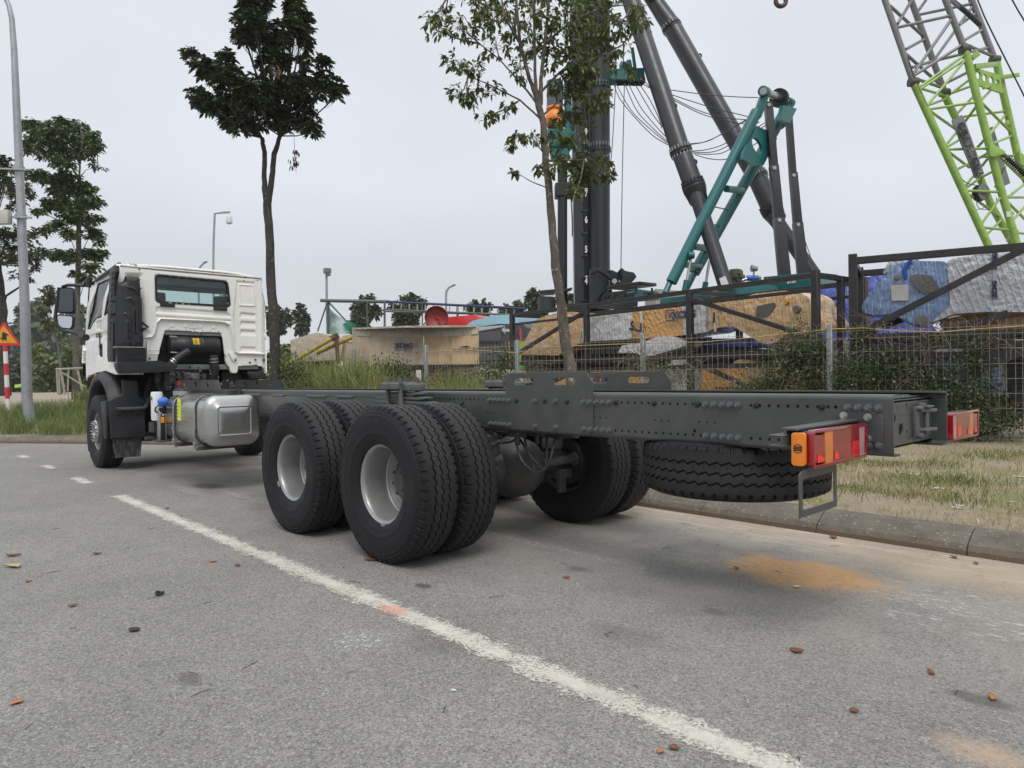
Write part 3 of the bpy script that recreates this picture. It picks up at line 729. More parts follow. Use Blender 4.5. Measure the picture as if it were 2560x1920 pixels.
def taillight(X,Y0,Y1,s):
    z0,z1=.852,.993
    t=emp('tail_light',(X,(Y0+Y1)/2,z0),truck)
    mb=MB();mb.plate(rrect(Y0,z0,Y1,z1,.02,4),[],lambda u,v,w_:V((X+w_,u,v)),-.06);mb.build('housing',BLK,t,bevel=.004)
    # segments from outer to inner
    L_=Y1-Y0;out=Y0 if s<0 else Y1;sg=1 if s<0 else -1
    # outer border + segmented lens with slight bulge
    seg=[(0,.04,LR,0),(.04,.20,LR,.004),(.20,.34,LA,.006),(.34,.50,LR,.004),(.50,.58,RED,.007),(.58,.86,LR,.004),(.86,.97,LC,.003),(.97,1,LR,0)]
    for i,(a,b,mm,d) in enumerate([(0,.20,LR,0),(.20,.34,LA,0),(.34,.86,LR,0),(.86,.96,LC,0),(.96,1,LR,0)]):
        ya,yb=out+sg*a*L_,out+sg*b*L_;y0,y1=min(ya,yb),max(ya,yb)
        mb=MB();e=.012
        mb.box((X+.012+d/2,(y0+y1)/2,(z0+z1)/2),(.024+d,y1-y0-.0015,z1-z0-.012-(.02 if i in(0,7) else 0)));mb.build('lens',mm,t,bevel=.0012,seg=1)
    # bright reflex fields low in the lens
    for a,b in((.06,.17),(.36,.44),(.70,.84)):
        ya,yb=out+sg*a*L_,out+sg*b*L_;y0,y1=min(ya,yb),max(ya,yb)
        mb=MB();hh=.035 if b<.8 else .06;mb.plate([(y0,z0+.015),(y1,z0+.015),(y1,z0+.015+hh*(.45 if b<.8 else 1)),(y0,z0+.015+hh)],[],lambda u,v,w_:V((X+.0245+w_,u,v)),.002);mb.build('reflector',LRB,t,sm=0)
    mb=MB()
    mb.plate(rrect(Y0-.006,z0-.006,Y1+.006,z1+.006,.022,5),[rrect(Y0+.007,z0+.007,Y1-.007,z1-.007,.012,5)],lambda u,v,w_:V((X+w_,u,v)),.027)
    mb.build('rim',LR,t,bevel=.005,seg=2)
    # amber side marker
    mb=MB();ys=out-sg*.012
    mb.plate(rrect(X-.050,z0+.006,X+.003,z1-.004,.012,3),[],lambda u,v,w_:V((u,ys-sg*w_,v)),.022)
    mk=mb.build('side_marker',AMB,t,bevel=.004)
    pass
    mb=MB()
    for k in range(18):
        g=2*PI*k/18;g2=2*PI*(k+1)/18
        if k in(0,8,9,17):continue
        mb.beam((X-.023+0.017*math.cos(g),ys-sg*.0225,z0+.074+0.017*math.sin(g)),(X-.023+0.017*math.cos(g2),ys-sg*.0225,z0+.074+0.017*math.sin(g2)),.0025,.0025,up=(0,1,0))
    for k in(-2,0,2): mb.beam((X-.041,ys-sg*.0225,z0+.074+k*.0032),(X-.006,ys-sg*.0225,z0+.074+k*.0032),.0015,.0045,up=(0,0,1))
    mb.build('emblem',SEAM,t,sm=0)
    return t
TLX=2.79
t1=taillight(TLX,-.995,-.455,-1)
t2=taillight(2.86,.56,1.055,1)
# arm bracket of the near light
mb=MB()
mb.plate([(2.66,1.02),(2.70,1.045),(2.84,1.045),(2.865,1.02),(2.865,.905),(2.72,.905),(2.70,.93)],[],lambda u,v,w_:V((u,-YW-w_,v)),.008)
mb.beam((2.73,-YW-.01,1.005),(2.73,-1.02,1.0),.07,.012,up=(0,0,1));mb.beam((2.71,-YW-.01,.985),(2.71,-1.02,.982),.01,.05);
mb.beam((2.69,-.8,.975),(2.69,-1.06,.975),.06,.008);mb.beam((2.69,-.8,.935),(2.69,-1.06,.935),.06,.008);mb.beam((2.715,-.45,.955),(2.715,-1.06,.955),.006,.05)
mb.build('light_bracket',FRM,truck,bevel=.003,seg=1)
for x,z in((2.695,1.025),(2.80,1.02),(2.80,.925)):
    mb=MB();mb.tube([(x,-YW-.008,z),(x,-YW-.013,z)],.018,12);mb.tube([(x,-YW-.013,z),(x,-YW-.026,z)],.012,6);mb.build('bolt',STEEL,truck)
mb=MB();mb.beam((2.80,.39,.96),(2.80,.9,.96),.06,.05);mb.build('light_bracket',FRM,truck,bevel=.003,seg=1)
# number plate frame below
mb=MB();X_=2.775
mb.plate([(-1.045,.655),(-.70,.655),(-.695,.66),(-.695,.862),(-.97,.862),(-.98,.845),(-1.035,.835),(-1.048,.82)],[rrect(-1.02,.682,-.72,.805,.012,3)],lambda u,v,w_:V((X_+w_,u,v)),.006)
mb.build('number_plate_frame',FRM,truck,bevel=.001,seg=1)
# --- spare wheel lying flat ---
sp=emp('spare_wheel',(1.885,.05,.70),truck);sp.rotation_euler=(PI/2,0,0)
part_obj('tyre',TME,sp,rot=(0,1.9,0));part_obj('rim',RIMI,sp)
mb=MB()
for dx in(-.25,0,.25):mb.b2((1.885+dx-.05,-.36,.835),(1.885+dx+.05,.36,.86))
mb.tube([(1.885,.05,.80),(1.885,.05,.9)],.03,10)
mb.build('spare_wheel_carrier',FRD,truck,bevel=.006,seg=1)
for dx in(-.3,-.1,.12,.28):
    mb=MB();mb.box((1.885+dx,-.22,.865),(.12,.06,.03));mb.build('carrier_clamp',STEEL,truck,bevel=.006)
# --- suspension ---
XM=-.6577
for s in(-1,1):
    YS=s*.545
    t=emp('leaf_spring',(XM,YS,.5),truck)
    for k in range(9):
        half=.26+.075*k;z=1.118-.033*k;mb=MB()
        P=[];N=10
        for i in range(N+1):
            u=-1+2*i/N;P.append((XM+u*half,z-.03*u*u*(half/.9)**1.5))
        Q=P+[(a,b-.022 if 0<i<N else b-.012) for i,(a,b) in reversed(list(enumerate(P)))]
        mb.plate(Q,[],lambda u,v,w_:V((u,YS-s*(-.05)-s*w_,v)),.10)
        mb.build('leaf',CAST,t,sm=50,bevel=.004,seg=2)
    mb=MB();mb.b2((XM-.14,YS-.075,1.125),(XM+.20,YS+.075,1.185));mb.b2((XM-.125,YS-.13,1.135),(XM+.10,YS+.13,1.195))
    cl=mb.build('spring_clamp',CAST,t,bevel=.014,seg=3)
    for dx in(-.085,.085):
        for dy in(-.085,.085):
            mb=MB();mb.tube([(XM+dx,YS+dy,1.18),(XM+dx,YS+dy,1.205)],.024,6);mb.tube([(XM+dx,YS+dy,1.205),(XM+dx,YS+dy,1.23)],.014,8);mb.build('nut',CAST,cl)
            mb=MB();mb.tube([(XM+dx,YS+dy*.95,1.15),(XM+dx*1.5,YS+dy*.95,.55)],.019,10);mb.build('u_bolt',CAST,t)
    mb=MB();mb.tube([(XM,s*.40,.62),(XM,s*.66,.62)],.11,20);mb.b2((XM-.16,YS-.08,.62),(XM+.16,YS+.08,.74));mb.b2((XM-.14,s*.30,.72),(XM+.14,s*.40,.98))
    mb.build('trunnion',FRD,truck,bevel=.012)
    for dx in(-.42,.47):
        # bump stop bracket on the web
        xx=XM+dx;mb=MB()
        mb.plate([(-.045,.0),(.07,.0),(.075,.085),(-.01,.085)],[],lambda u,v,w_:V((xx+u,s*(YW+.002+w_*(1-.0)),.965+v)),.012)
        mb.add([(xx-.05,s*(YW+.12),.965),(xx+.07,s*(YW+.12),.965),(xx+.07,s*YW,.965),(xx-.05,s*YW,.965),(xx-.05,s*(YW+.12),.975),(xx+.07,s*(YW+.12),.975),(xx+.07,s*YW,.975),(xx-.05,s*YW,.975)],[(0,1,2,3),(4,5,6,7),(0,1,5,4),(1,2,6,5),(2,3,7,6),(3,0,4,7)])
        for e in(-.045,.06):
            mb.add([(xx+e,s*YW,.975),(xx+e+.01,s*YW,.975),(xx+e+.01,s*(YW+.12),.975),(xx+e,s*(YW+.12),.975),(xx+e+.03,s*YW,1.05),(xx+e+.04,s*YW,1.05)],[(0,1,2,3),(0,3,4),(1,2,5),(3,2,5,4),(0,1,5,4)])
        mb.build('bump_stop_bracket',FRM,truck,sm=25)
        mb=MB();mb.lathe([(.045,0),(.06,-.02),(.05,-.04),(.055,-.055),(.02,-.075),(.001,-.076)],o=(xx+.01,s*(YW+.06),.965),ax=(0,0,1),n=16);mb.build('bump_stop',RUBR,truck)
def axle(X):
    t=emp('axle',(X,0,.4),truck)
    mb=MB();mb.tube([(X,-.85,RC),(X,-.30,RC),(X,-.22,RC),(X,.22,RC),(X,.30,RC),(X,.85,RC)],[.085,.09,.14,.14,.09,.085],20);mb.build('axle_tube',FRD,t)
    mb=MB();mb.lathe([(.001,.235),(.08,.232),(.16,.20),(.215,.13),(.235,.05),(.24,-.03),(.225,-.06),(.20,-.10),(.12,-.16),(.09,-.30),(.001,-.31)],o=(X,.03,RC),ax=(1,0,0),n=32)
    for k in range(14):
        g=2*PI*k/14;mb.tube([(X-.06,.03+.222*math.cos(g),RC+.222*math.sin(g)),(X+.02,.03+.222*math.cos(g),RC+.222*math.sin(g))],.012,6)
    mb.build('differential_housing',FRD,t,sm=35)
    for s in(-1,1):
        mb=MB();mb.lathe([(.075,0),(.085,.03),(.085,.09),(.095,.095),(.095,.105),(.08,.115),(.08,.16),(.05,.18),(.001,.182)],o=(X+.13,s*.33,RC+.12),ax=(0,s*.2,1),n=20);mb.build('brake_chamber',FRD,t)
        mb=MB();mb.tube([(X+.09,s*.2,RC+.01),(X+.12,s*.62,RC+.02)],.035,12);mb.tube([(X+.12,s*.60,RC+.02),(X+.12,s*.64,RC+.02)],.055,12);mb.b2((X-.02,s*.47,RC-.14),(X+.09,s*.62,RC-.06));mb.b2((X+.02,s*.5,RC-.26),(X+.06,s*.58,RC-.10));mb.build('brake_camshaft',CAST,t,bevel=.006)
        mb=MB();mb.lathe([(.20,.0),(.205,.03),(.1,.035)],o=(X,s*.60,RC),ax=(0,s,0),n=40);mb.build('brake_backplate',FRD,t)
    return t
axle(0);axle(-1.3154)
for s in(-1,1):
    mb=MB();mb.tube([(-.05,s*.45,.40),(-.60,s*.50,.42),(-1.25,s*.45,.40)],.032,10);mb.tube([(-.05,s*.41,.40),(-.05,s*.49,.40)],.05,12);mb.build('torque_rod',FRD,truck)
mb=MB();mb.tube([(.05,-.05,.80),(-.6,-.2,.88)],.03,10);mb.tube([(.05,.1,.80),(-.6,.22,.88)],.03,10);mb.build('torque_rod',FRD,truck)
# brake hoses looping below the frame behind the rear axle
HOSE=mat('hose_black',(.02,.02,.022),.5,var=.2,vs=20,dust=.3,dcol=(.15,.13,.1))
def z3(x,y,d): return D(1160+x*.2803,900+y*.2803,d)
for pts in(((505,660,5.05),(470,740,5.0),(520,900,4.9),(640,1000,4.9),(740,950,4.95),(785,820,5.0),(815,690,5.1)),((545,660,5.0),(555,780,4.95),(620,890,4.9),(700,970,4.9)),((490,700,5.05),(560,800,5.0),(600,900,4.95),(640,980,4.9)),((740,690,5.1),(735,860,5.0),(760,930,5.0)),((500,660,5.0),(430,725,5.05),(300,740,5.1),(210,760,5.2))):
    P=[z3(*p) for p in pts]
    C_=[]
    for i in range(len(P)-1):
        p0,p1,p2,p3=P[max(i-1,0)],P[i],P[i+1],P[min(i+2,len(P)-1)]
        for k in range(5):
            t=k/5;C_.append(.5*((2*p1)+(p2-p0)*t+(2*p0-5*p1+4*p2-p3)*t*t+(3*p1-p0-3*p2+p3)*t**3))
    C_.append(P[-1]);mb=MB();mb.tube(C_,.0095,8);mb.build('brake_hose',HOSE,truck)
mb=MB()
for x,y in((.4,-.3),(.45,-.15),(.38,.15)):
    mb.b2((x-.05,y-.05,.80),(x+.05,y+.05,.86));mb.tube([(x,y,.8),(x,y,.74)],.02,8)
mb.b2((.28,-.36,.84),(.60,.36,.87));mb.tube([(.3,.0,.82),(.7,.0,.82)],.04,10)
mb.build('brake_valve',FRD,truck,bevel=.006)
for X,Y_ in((-2.6,.0),(-3.5,0)):
    pass
mb=MB();mb.tube([(-.2,.02,.55),(-1.0,.02,.52)],.05,14);mb.tube([(-1.6,.02,.62),(-4.2,.02,.78),(-5.6,.0,.8)],.055,16);mb.build('drive_shaft',FRD,truck)
# ================= CAB =================
XC=-6.65;YL=-1.10
def z1(x,y): return (100+x*.3495,620+y*.3495)
def zA(x,y): return (130+x*.1567,640+y*.1567)
def zB(x,y): return (330+x*.1929,640+y*.1929)
def rp(pts,f=z1,X=XC): # rear plane -> (y,z)
    r=[]
    for a in pts: q=PXp(*f(*a),X);r.append((q.y,q.z))
    return r
def spn(pts,f=z1,Y=YL):
    r=[]
    for a in pts: q=PY(*f(*a),Y);r.append((q.x,q.z))
    return r
cab=emp('cab',(XC,0,1.3),truck)
outl=rp([(548,112),(640,112),(790,126),(1000,152),(1370,190),(1480,200),(1583,232),(1600,400),(1622,850)],z1)+rp([(1640,1425),(1620,1408),(1570,1420),(1388,1425),(1378,1500),(1362,1518),(1300,1518),(1285,1500),(1272,1440),(1225,1400),(1185,1060),(1160,992),(450,960),(432,975),(350,1280),(330,1375),(165,1385)],zB)+rp([(745,905),(548,905)],z1)
win=rp([(832,198),(1330,243),(1345,300),(1357,412),(1345,418),(845,385),(832,375)],z1)
arch=rp([(140,1075),(270,1062),(310,1000),(335,870),(380,828),(1190,868),(1255,900),(1285,1010),(1330,1250),(1380,1275),(1790,1285),(1790,1700),(100,1700)],zB)
recR=rp([(1355,320),(1590,340),(1650,600),(1665,1255),(1400,1262),(1345,1130),(1310,800)],zB)
pnl=rp([(1378,355),(1575,372),(1600,655),(1390,650)],zB)
lou=[rp(q,zB) for q in ([(1415,728),(1600,745),(1622,815),(1392,800)],[(1418,840),(1600,852),(1625,930),(1395,920)],[(1418,952),(1600,962),(1628,1038),(1395,1028)],[(1420,1172),(1605,1182),(1632,1255),(1398,1245)])]
gr=[rp(q,zB) for q in ([(315,655),(1225,725),(1275,760),(1290,800),(305,735)],[(310,772),(1285,832),(1290,858),(310,800)])]
colL=rp([(-60,250),(110,250),(150,880),(210,1000),(160,1060),(-60,1060)],zB)
yb=[p[0] for p in outl];zb=[p[1] for p in outl]
us=np.arange(min(yb)-.02,max(yb)+.02,.0105);vs=np.arange(min(zb)-.02,max(zb)+.02,.0105)
def sdfrear(u,v):
    return np.minimum(polysdf(outl,u,v),-polysdf(win,u,v)+.0)
def hrear(u,v):
    h=u*0
    h-= .032*sst(polysdf(arch,u,v),-.012,.014)
    h+= .012*(sst(polysdf(arch,u,v),-.030,-.020)-sst(polysdf(arch,u,v),-.014,-.006))
    h-= .016*sst(polysdf(recR,u,v),-.01,.02)
    h+= .014*sst(polysdf(pnl,u,v),-.004,.012)
    h-= .010*sst(polysdf(pnl,u,v),.012,.03)
    for l in lou:h-=.022*sst(polysdf(l,u,v),-.005,.022)*(.35+.65*sst(v,min(p[1] for p in l),max(p[1] for p in l)))
    for g in gr:h-=.014*sst(polysdf(g,u,v),-.006,.016)
    d=-polysdf(win,u,v)
    h+=.010*(sst(d,.035,.025)-sst(d,.02,.008)) if False else 0
    h-=.012*(1-sst(d,.008,.03))
    h-= .05*sst(polysdf(colL,u,v),-.05,.05)
    e=polysdf(outl,u,v)
    h-=.03*(1-sst(u-min(yb),0,.10))**2+.03*(1-sst(max(yb)-u,0,.10))**2
    h-=.06*(1-sst(max(zb)-v+ .03*np.abs(u/1.05)**4,0.02,.09))**2
    h+=.008*np.sin(np.clip((v-2.0)/.9,0,1)*PI)
    return h
field('rear_wall',us,vs,hrear,sdfrear,lambda u,v,h:(XC+h,u,v),WHT,cab,sm=60,thick=.03)
# row of small screw heads under the arch, holes and plugs
mb=MB()
for x in(480,590,700,808,915,1018,1120):
    q=PXp(*zB(x,948+(x-480)*.042),XC-.03);mb.tube([q,q+V((.004,0,0))],.006,6)
mb.build('screw_row',SEAM,cab)['kind']='stuff'
for x,y,f,r in((1100,165,zA,.016),(1333,155,zA,.016),(1385,220,zA,.016),(1465,278,zB,.014),(1443,322,zB,.014),(1620,320,zB,.014),(1600,1345,zB,.013),(1708,1347,zB,.013),(1528,1380,zB,.013),(1337,1352,zB,.01),(225,1330,zB,.013),(1668,312,zB,.012)):
    q=PXp(*f(x,y),XC-.02);mb=MB();mb.lathe([(r,-.02),(r,.016),(r*.7,.024),(.001,.026)],o=q,ax=(1,0,0),n=12);mb.build('plug',SEAM,cab)
# black rubber buffers under the window
for q in([(360,605),(552,617),(552,668),(360,655)],[(1052,655),(1228,668),(1228,717),(1052,705)]):
    P=rp(q,zB);mb=MB();mb.plate(P,[],lambda u,v,w_:V((XC-.012+w_,u,v)),.035);mb.build('window_buffer',BLK,cab,bevel=.008,seg=2)
# white latch brackets
mb=MB();P=[PXp(*zB(*a),XC+.02) for a in((215,1215),(330,1222),(348,1240),(345,1262),(320,1270),(215,1260))];mb.tube(P,.008,8);mb.build('latch_bracket',WHT,cab)
mb=MB();P=rp([(1250,1250),(1285,1240),(1360,1300),(1355,1325),(1330,1330),(1325,1380),(1300,1345)],zB);mb.plate(P,[],lambda u,v,w_:V((XC-.03+w_,u,v)),.03);mb.build('latch_bracket',WHT,cab,bevel=.005)
mb=MB();P=rp([(205,1370),(170,1370),(195,1095),(215,1095)],zB);mb.plate(P,[],lambda u,v,w_:V((XC-.02+w_,u,v)),.05);mb.build('edge_strip',WHT,cab,bevel=.004)
for x,y in((520,900),(690,905),(880,912),(1055,920)):
    q=PXp(*zB(x,y),XC-.032);mb=MB();mb.box(q+V((.004,0,0)),(.01,.055,.05));mb.build('stiffener',WHT,cab,bevel=.006)
q=PXp(*zB(797,905),XC-.028);mb=MB();mb.box(q+V((.004,0,0)),(.004,.11,.07));mb.build('data_sticker',mat('sticker_white',(.68,.69,.69),.4,var=.1,vs=30,grime=.3),cab)
# rear window: rubber seal + glass
GL=glassmat('tinted_glass',(.80,.88,.87),.015,.0)
GL2=glassmat('side_glass',(.90,.965,.95),.015)
cx=sum(p[0] for p in win)/len(win);cz=sum(p[1] for p in win)/len(win)
def inset(P,d):
    n=len(P);out_=[]
    A=sum(P[i][0]*P[(i+1)%n][1]-P[(i+1)%n][0]*P[i][1] for i in range(n));s=1 if A>0 else -1
    for i in range(n):
        a=V(P[i-1]);b=V(P[i]);c=V(P[(i+1)%n]);e1=(b-a).normalized();e2=(c-b).normalized()
        n1=V((-e1.y,e1.x))*s;n2=V((-e2.y,e2.x))*s;m_=(n1+n2);m_=m_/max(m_.length_squared/2,.5)
        out_.append(tuple(b+m_*d))
    return out_
def rounded(P,r,n=5):
    out_=[]
    N=len(P)
    for i in range(N):
        a=V(P[i-1]);b=V(P[i]);c=V(P[(i+1)%N]);u=(a-b);v=(c-b);l=min(r,u.length*.45,v.length*.45)
        p=b+u.normalized()*l;q=b+v.normalized()*l
        for k in range(n+1):
            t=k/n;out_.append(tuple(p*(1-t)**2+b*2*t*(1-t)+q*t*t))
    return out_
w4=rp([(826,192),(1338,240),(1358,418),(833,386)],z1);w4=rounded(w4,.055)
mb=MB();mb.plate(inset(w4,-.012),[inset(w4,.016)],lambda u,v,w_:V((XC-.006+w_,u,v)),.022);rw=mb.build('rear_window',SEAM,cab,bevel=.003,seg=1)
mb=MB();mb.plate(inset(w4,.008),[],lambda u,v,w_:V((XC-.014+w_,u,v)),.004);mb.build('glass',GL,rw,sm=0)
# --- left side ---
so_=[(XC,1.335),(XC,2.835)]+spn([(470,146),(362,196),(346,232),(338,300),(327,585),(314,668),(298,712),(292,790),(299,862),(312,925),(322,948),(345,918),(400,893),(470,880),(530,903)],z1)
XFL=spn([(300,860)],z1)[0][0];XFM=spn([(330,600)],z1)[0];XFT=spn([(350,235)],z1)[0]
def XF_(v): return XFL if v<XFM[1]-.12 else (XFM[0] if v<XFM[1] else XFM[0]+(XFT[0]-XFM[0])*(v-XFM[1])/(XFT[1]-XFM[1]))
sw=spn([(622,440),(812,345),(815,400),(785,962),(700,1000),(655,1060),(608,1160),(562,1165)],zA)
qw=spn([(846,302),(914,286),(908,420),(885,918),(822,948)],zA)
dseam=[spn([(790,330),(812,330),(812,1700),(795,1700)],zA)]
us=np.arange(min(p[0] for p in so_)-.02,XC+.012,.0115);vs=np.arange(1.0,2.89,.0115)
def sds(u,v): return np.minimum(np.minimum(polysdf(so_,u,v),-polysdf(sw,u,v)),-polysdf(qw,u,v))
dx0=spn([(806,1300)],zA)[0][0];handle=spn([(765,1415),(800,1412),(806,1600),(760,1615),(735,1590),(735,1450)],zA)
emb=spn([(690,1040),(795,1020),(795,1190),(690,1190)],zA)
def hs(u,v):
    h=.028*sst(v,1.5,1.95)*(1-sst(v,1.95,2.15))*0
    h-=.012*(np.abs(u-dx0)<.006)*(v<2.78)
    for p in(sw,qw):h-=.014*(1-sst(-polysdf(p,u,v),.004,.02))
    h-=.01*sst(polysdf(emb,u,v),-.005,.02)
    h-=.03*sst(polysdf(handle,u,v),-.01,.008)
    h-=.10*sst(v,2.2,2.86)**1.5
    h-=.06*sst(-u,-XFL-.35,-XFL+.02)**1.6
    h-=.012*sst(v,1.86,1.90)+(-.012)*sst(v,1.92,1.98)
    return h
for s,nm in((-1,'left'),(1,'right')):
    yy=1.10 if s<0 else 1.0
    field('side_wall',us,vs,hs,sds,lambda u,v,h,s=s,yy=yy:(u,s*(yy+h),v),WHT,cab,sm=60,thick=.02 if s<0 else -.02)
# door glass, quarter glass, handle, seam
for P,nm in((sw,'door_window'),(qw,'quarter_window')):
    for yy,s in((1.10,-1),(1.0,1)):
        tl=lambda u,v,w_,yy=yy,s=s:V((u,s*(yy-.018-.10*float(sst(np.array(v),2.2,2.86))**1.5+w_),v))
        mb=MB();mb.plate(inset(P,-.006),[inset(P,.014)],tl,.014);o=mb.build(nm,SEAM,cab)
        mb=MB();mb.plate(inset(P,.008),[],tl,.004);mb.build('glass',GL2,o,sm=0)
hd=handle;mb=MB();mb.plate(rounded(hd,.03),[],lambda u,v,w_:V((u,-1.098+.018-w_,v)),.004);
hx=sum(p[0] for p in hd)/6;mb.build('handle_recess',SEAM,cab)
mb=MB();mb.beam((hx+.01,-1.10,1.62+.10),(hx+.01,-1.10,1.62+.29),.035,.02,up=(0,1,0));mb.build('door_handle',BLK,cab,bevel=.008)
# lettering on the door
T_=frame(PY(*zA(735,1268),-1.118),(1,0,0),(0,0,1))
q=PY(*zA(735,1268),-1.108)
text('TX 350',.085,lambda a,b,c:V((q.x+a,q.y-c,q.z+b)),SEAM,cab,'lettering',.002,bold=.002)
q2=PY(*zA(715,345),-1.05)
text('460·L',.03,lambda a,b,c:V((q2.x+a,q2.y-c,q2.z+b)),SEAM,cab,'lettering',.002) if False else None
# roof with crown, drip rail
us=np.linspace(XFT[0]+.02,XC-.01,34);vs=np.linspace(-1.02,.93,60)
def hroof(u,v):
    c=(v+.045)/.975;return 2.85+.055*(1-c**4)-.10*sst(-u,-XFT[0]-.5,-XFT[0])**2-.03*sst(u,XC-.12,XC)
field('roof',us,vs,hroof,None,lambda u,v,h:(u,v,h),WHT,cab,sm=60,thick=.02)
mb=MB();mb.beam((XFT[0]+.05,-1.03,2.78),(XC-.06,-1.035,2.862),.03,.04);mb.build('drip_rail',BLK,cab,bevel=.008)
mb=MB();mb.beam((XC-.01,-1.03,2.83),(XC-.01,.95,2.83),.05,.02);mb.build('roof_flange',WHT,cab,bevel=.006)
# windscreen, front wall, interior
mb=MB();T_=lambda u,v,w_:V((-8.08+(v-2.0)*.38+w_,u,v))
mb.plate([(-1.06,1.35),(.96,1.35),(.96,2.0),(.96,2.80),(-1.055,2.80),(-1.06,2.0)],[[(-1.045,2.02),(.945,2.02),(.945,2.74),(-1.04,2.74)]],lambda u,v,w_:V((XF_(v)-.22+w_,u,v)),.02)
mb.build('front_wall',BLK,cab,sm=0)
mb=MB();mb.plate([(-1.05,2.01),(.95,2.01),(.95,2.75),(-1.045,2.75)],[],lambda u,v,w_:V((XF_(v)-.205,u,v+w_)),.003);mb.build('windscreen',glassmat('windscreen_glass',(.94,.985,.97)),cab,sm=0)
INT=mat('cab_lining',(.20,.21,.21),.7,var=.1);SEAT=mat('seat_grey',(.055,.057,.06),.8,var=.2,vs=30)
mb=MB();mb.b2((-8.4,-.98,1.4),(XC-.06,.9,1.48));mb.b2((-8.4,-.98,1.48),(-8.0,.9,1.95));mb.b2((-6.98,-.98,1.90),(XC-.05,.9,2.16));mb.b2((-7.9,-.95,2.74),(XC-.06,.86,2.78));mb.b2((XC-.10,-1.0,1.95),(XC-.05,.9,2.22));mb.build('cab_lining',INT,cab,bevel=.02)
mb=MB();mb.b2((XC-.09,-.98,2.62),(XC-.05,.9,2.78));mb.b2((-7.80,-.90,2.68),(-7.5,.86,2.74));mb.build('headliner',INT,cab)
for y in(-.55,.42):
    mb=MB();mb.box((-7.1,y,1.75),(.5,.5,.14));mb.box((-6.88,y,2.08),(.13,.5,.62));mb.box((-6.86,y,2.42),(.09,.28,.2));mb.build('seat',SEAT,cab,bevel=.04,seg=3)
mb=MB();P=[(-7.42+.0,-.55+.2*math.cos(g),2.03+.2*math.sin(g)) for g in [2*PI*k/20 for k in range(21)]];mb.tube(P,.014,8,cap=False);mb.tube([(-7.42,-.55,2.03),(-7.6,-.55,1.85)],.03,8);mb.build('steering_wheel',SEAT,cab)
# black corner strip (ribbed) down the rear edge
cs=emp('corner_deflector',(XC,-1.13,1.5),cab)
mb=MB()
P=[(-6.66,1.50),(-6.60,1.52),(-6.60,2.82),(-6.635,2.84),(-6.70,2.80),(-6.80,2.78),(-6.82,1.56),(-6.80,1.50)]
P=spn([(955,205),(1010,180),(1050,150),(1056,260),(1030,360),(1010,900),(1010,1690),(930,1690),(915,1600),(920,1000),(945,500)],zA,-1.12)
mb.plate(P,[],lambda u,v,w_:V((u,-1.10-w_,v)),.05)
mb.build('strip',BLK,cs,bevel=.008)
for k in range(13):
    q=PY(*zA(965-k*3.5,270+k*88),-1.15);mb=MB();mb.box((q.x,-1.155,q.z),(.07,.012,.045));mb.build('rib',FEND,cs,bevel=.006)
# side deflector louvres at the front corner
for k,(x,y) in enumerate(((500,1450),(495,1500),(490,1560),(488,1640))):
    q=PY(*zA(x,y),-1.10);mb=MB();mb.beam(q+V((-.02,.02,0.02)),q+V((.16,-.02,-.07)),.05,.018);mb.build('louvre',WHT,cab,bevel=.006)
# --- mirror ---
MIR=NT('mirror_glass');MIR=MIR.done(MIR.bsdf((.6,.63,.65),.03,1))
MID=NT('mirror_dark_reflection');MID=MID.done(MID.bsdf((.10,.11,.12),.04,1))  # dark reflection in the upper mirror is put into its base colour
mir=emp('mirror',(-7.85,-1.4,2.1),cab)
def MP(x,y,d=10.6): return D(130+x*.1567,640+y*.1567,d)
mb=MB();mb.tube([MP(600,370,10.15),MP(545,410,10.3),MP(520,470,10.4),MP(400,465,10.5),MP(260,465,10.6),MP(160,490,10.6)],[.03,.028,.026,.025,.025,.02],10);mb.tube([MP(590,375,10.15),MP(585,500,10.15)],.035,10);mb.tube([MP(545,1300,10.2),MP(480,1290,10.3),MP(450,1240,10.4),MP(320,1220,10.5),MP(190,1190,10.6),MP(100,1120,10.6),MP(55,980,10.6),MP(75,800,10.6),MP(110,500,10.6)],[.05,.045,.04,.03,.03,.028,.022,.02,.02],10)
mb.build('mirror_arm',BLK,mir)
def mplate(pts,d,th,mm,nm,par,bev=0):
    c=D(130+220*.1567,640+800*.1567,d);n=(-FW+RT*.25).normalized();u=V((0,0,1)).cross(n).normalized();v=n.cross(u)
    P=[]
    for x,y in pts:
        r=ray(130+x*.1567,640+y*.1567);t=(c-CAM).dot(n)/r.dot(n);q=CAM+r*t;P.append(((q-c).dot(u),(q-c).dot(v)))
    mb=MB();mb.plate(rounded(P,.04),[],lambda a,b,w_:c+u*a+v*b+n*w_,th);return mb.build(nm,mm,par,bevel=bev)
mplate([(95,500),(335,500),(352,640),(345,920),(80,905),(68,860)],10.62,-.10,BLK,'mirror_housing',mir,.01)
mplate([(70,935),(342,950),(330,1120),(290,1175),(150,1160),(95,1100)],10.62,-.09,BLK,'mirror_housing',mir,.01)
mplate([(120,520),(325,515),(338,650),(330,895),(110,885)],10.58,-.004,MID,'mirror_glass',mir)
mplate([(85,950),(325,965),(315,1110),(285,1155),(155,1140),(105,1090)],10.58,-.004,MIR,'mirror_glass',mir)
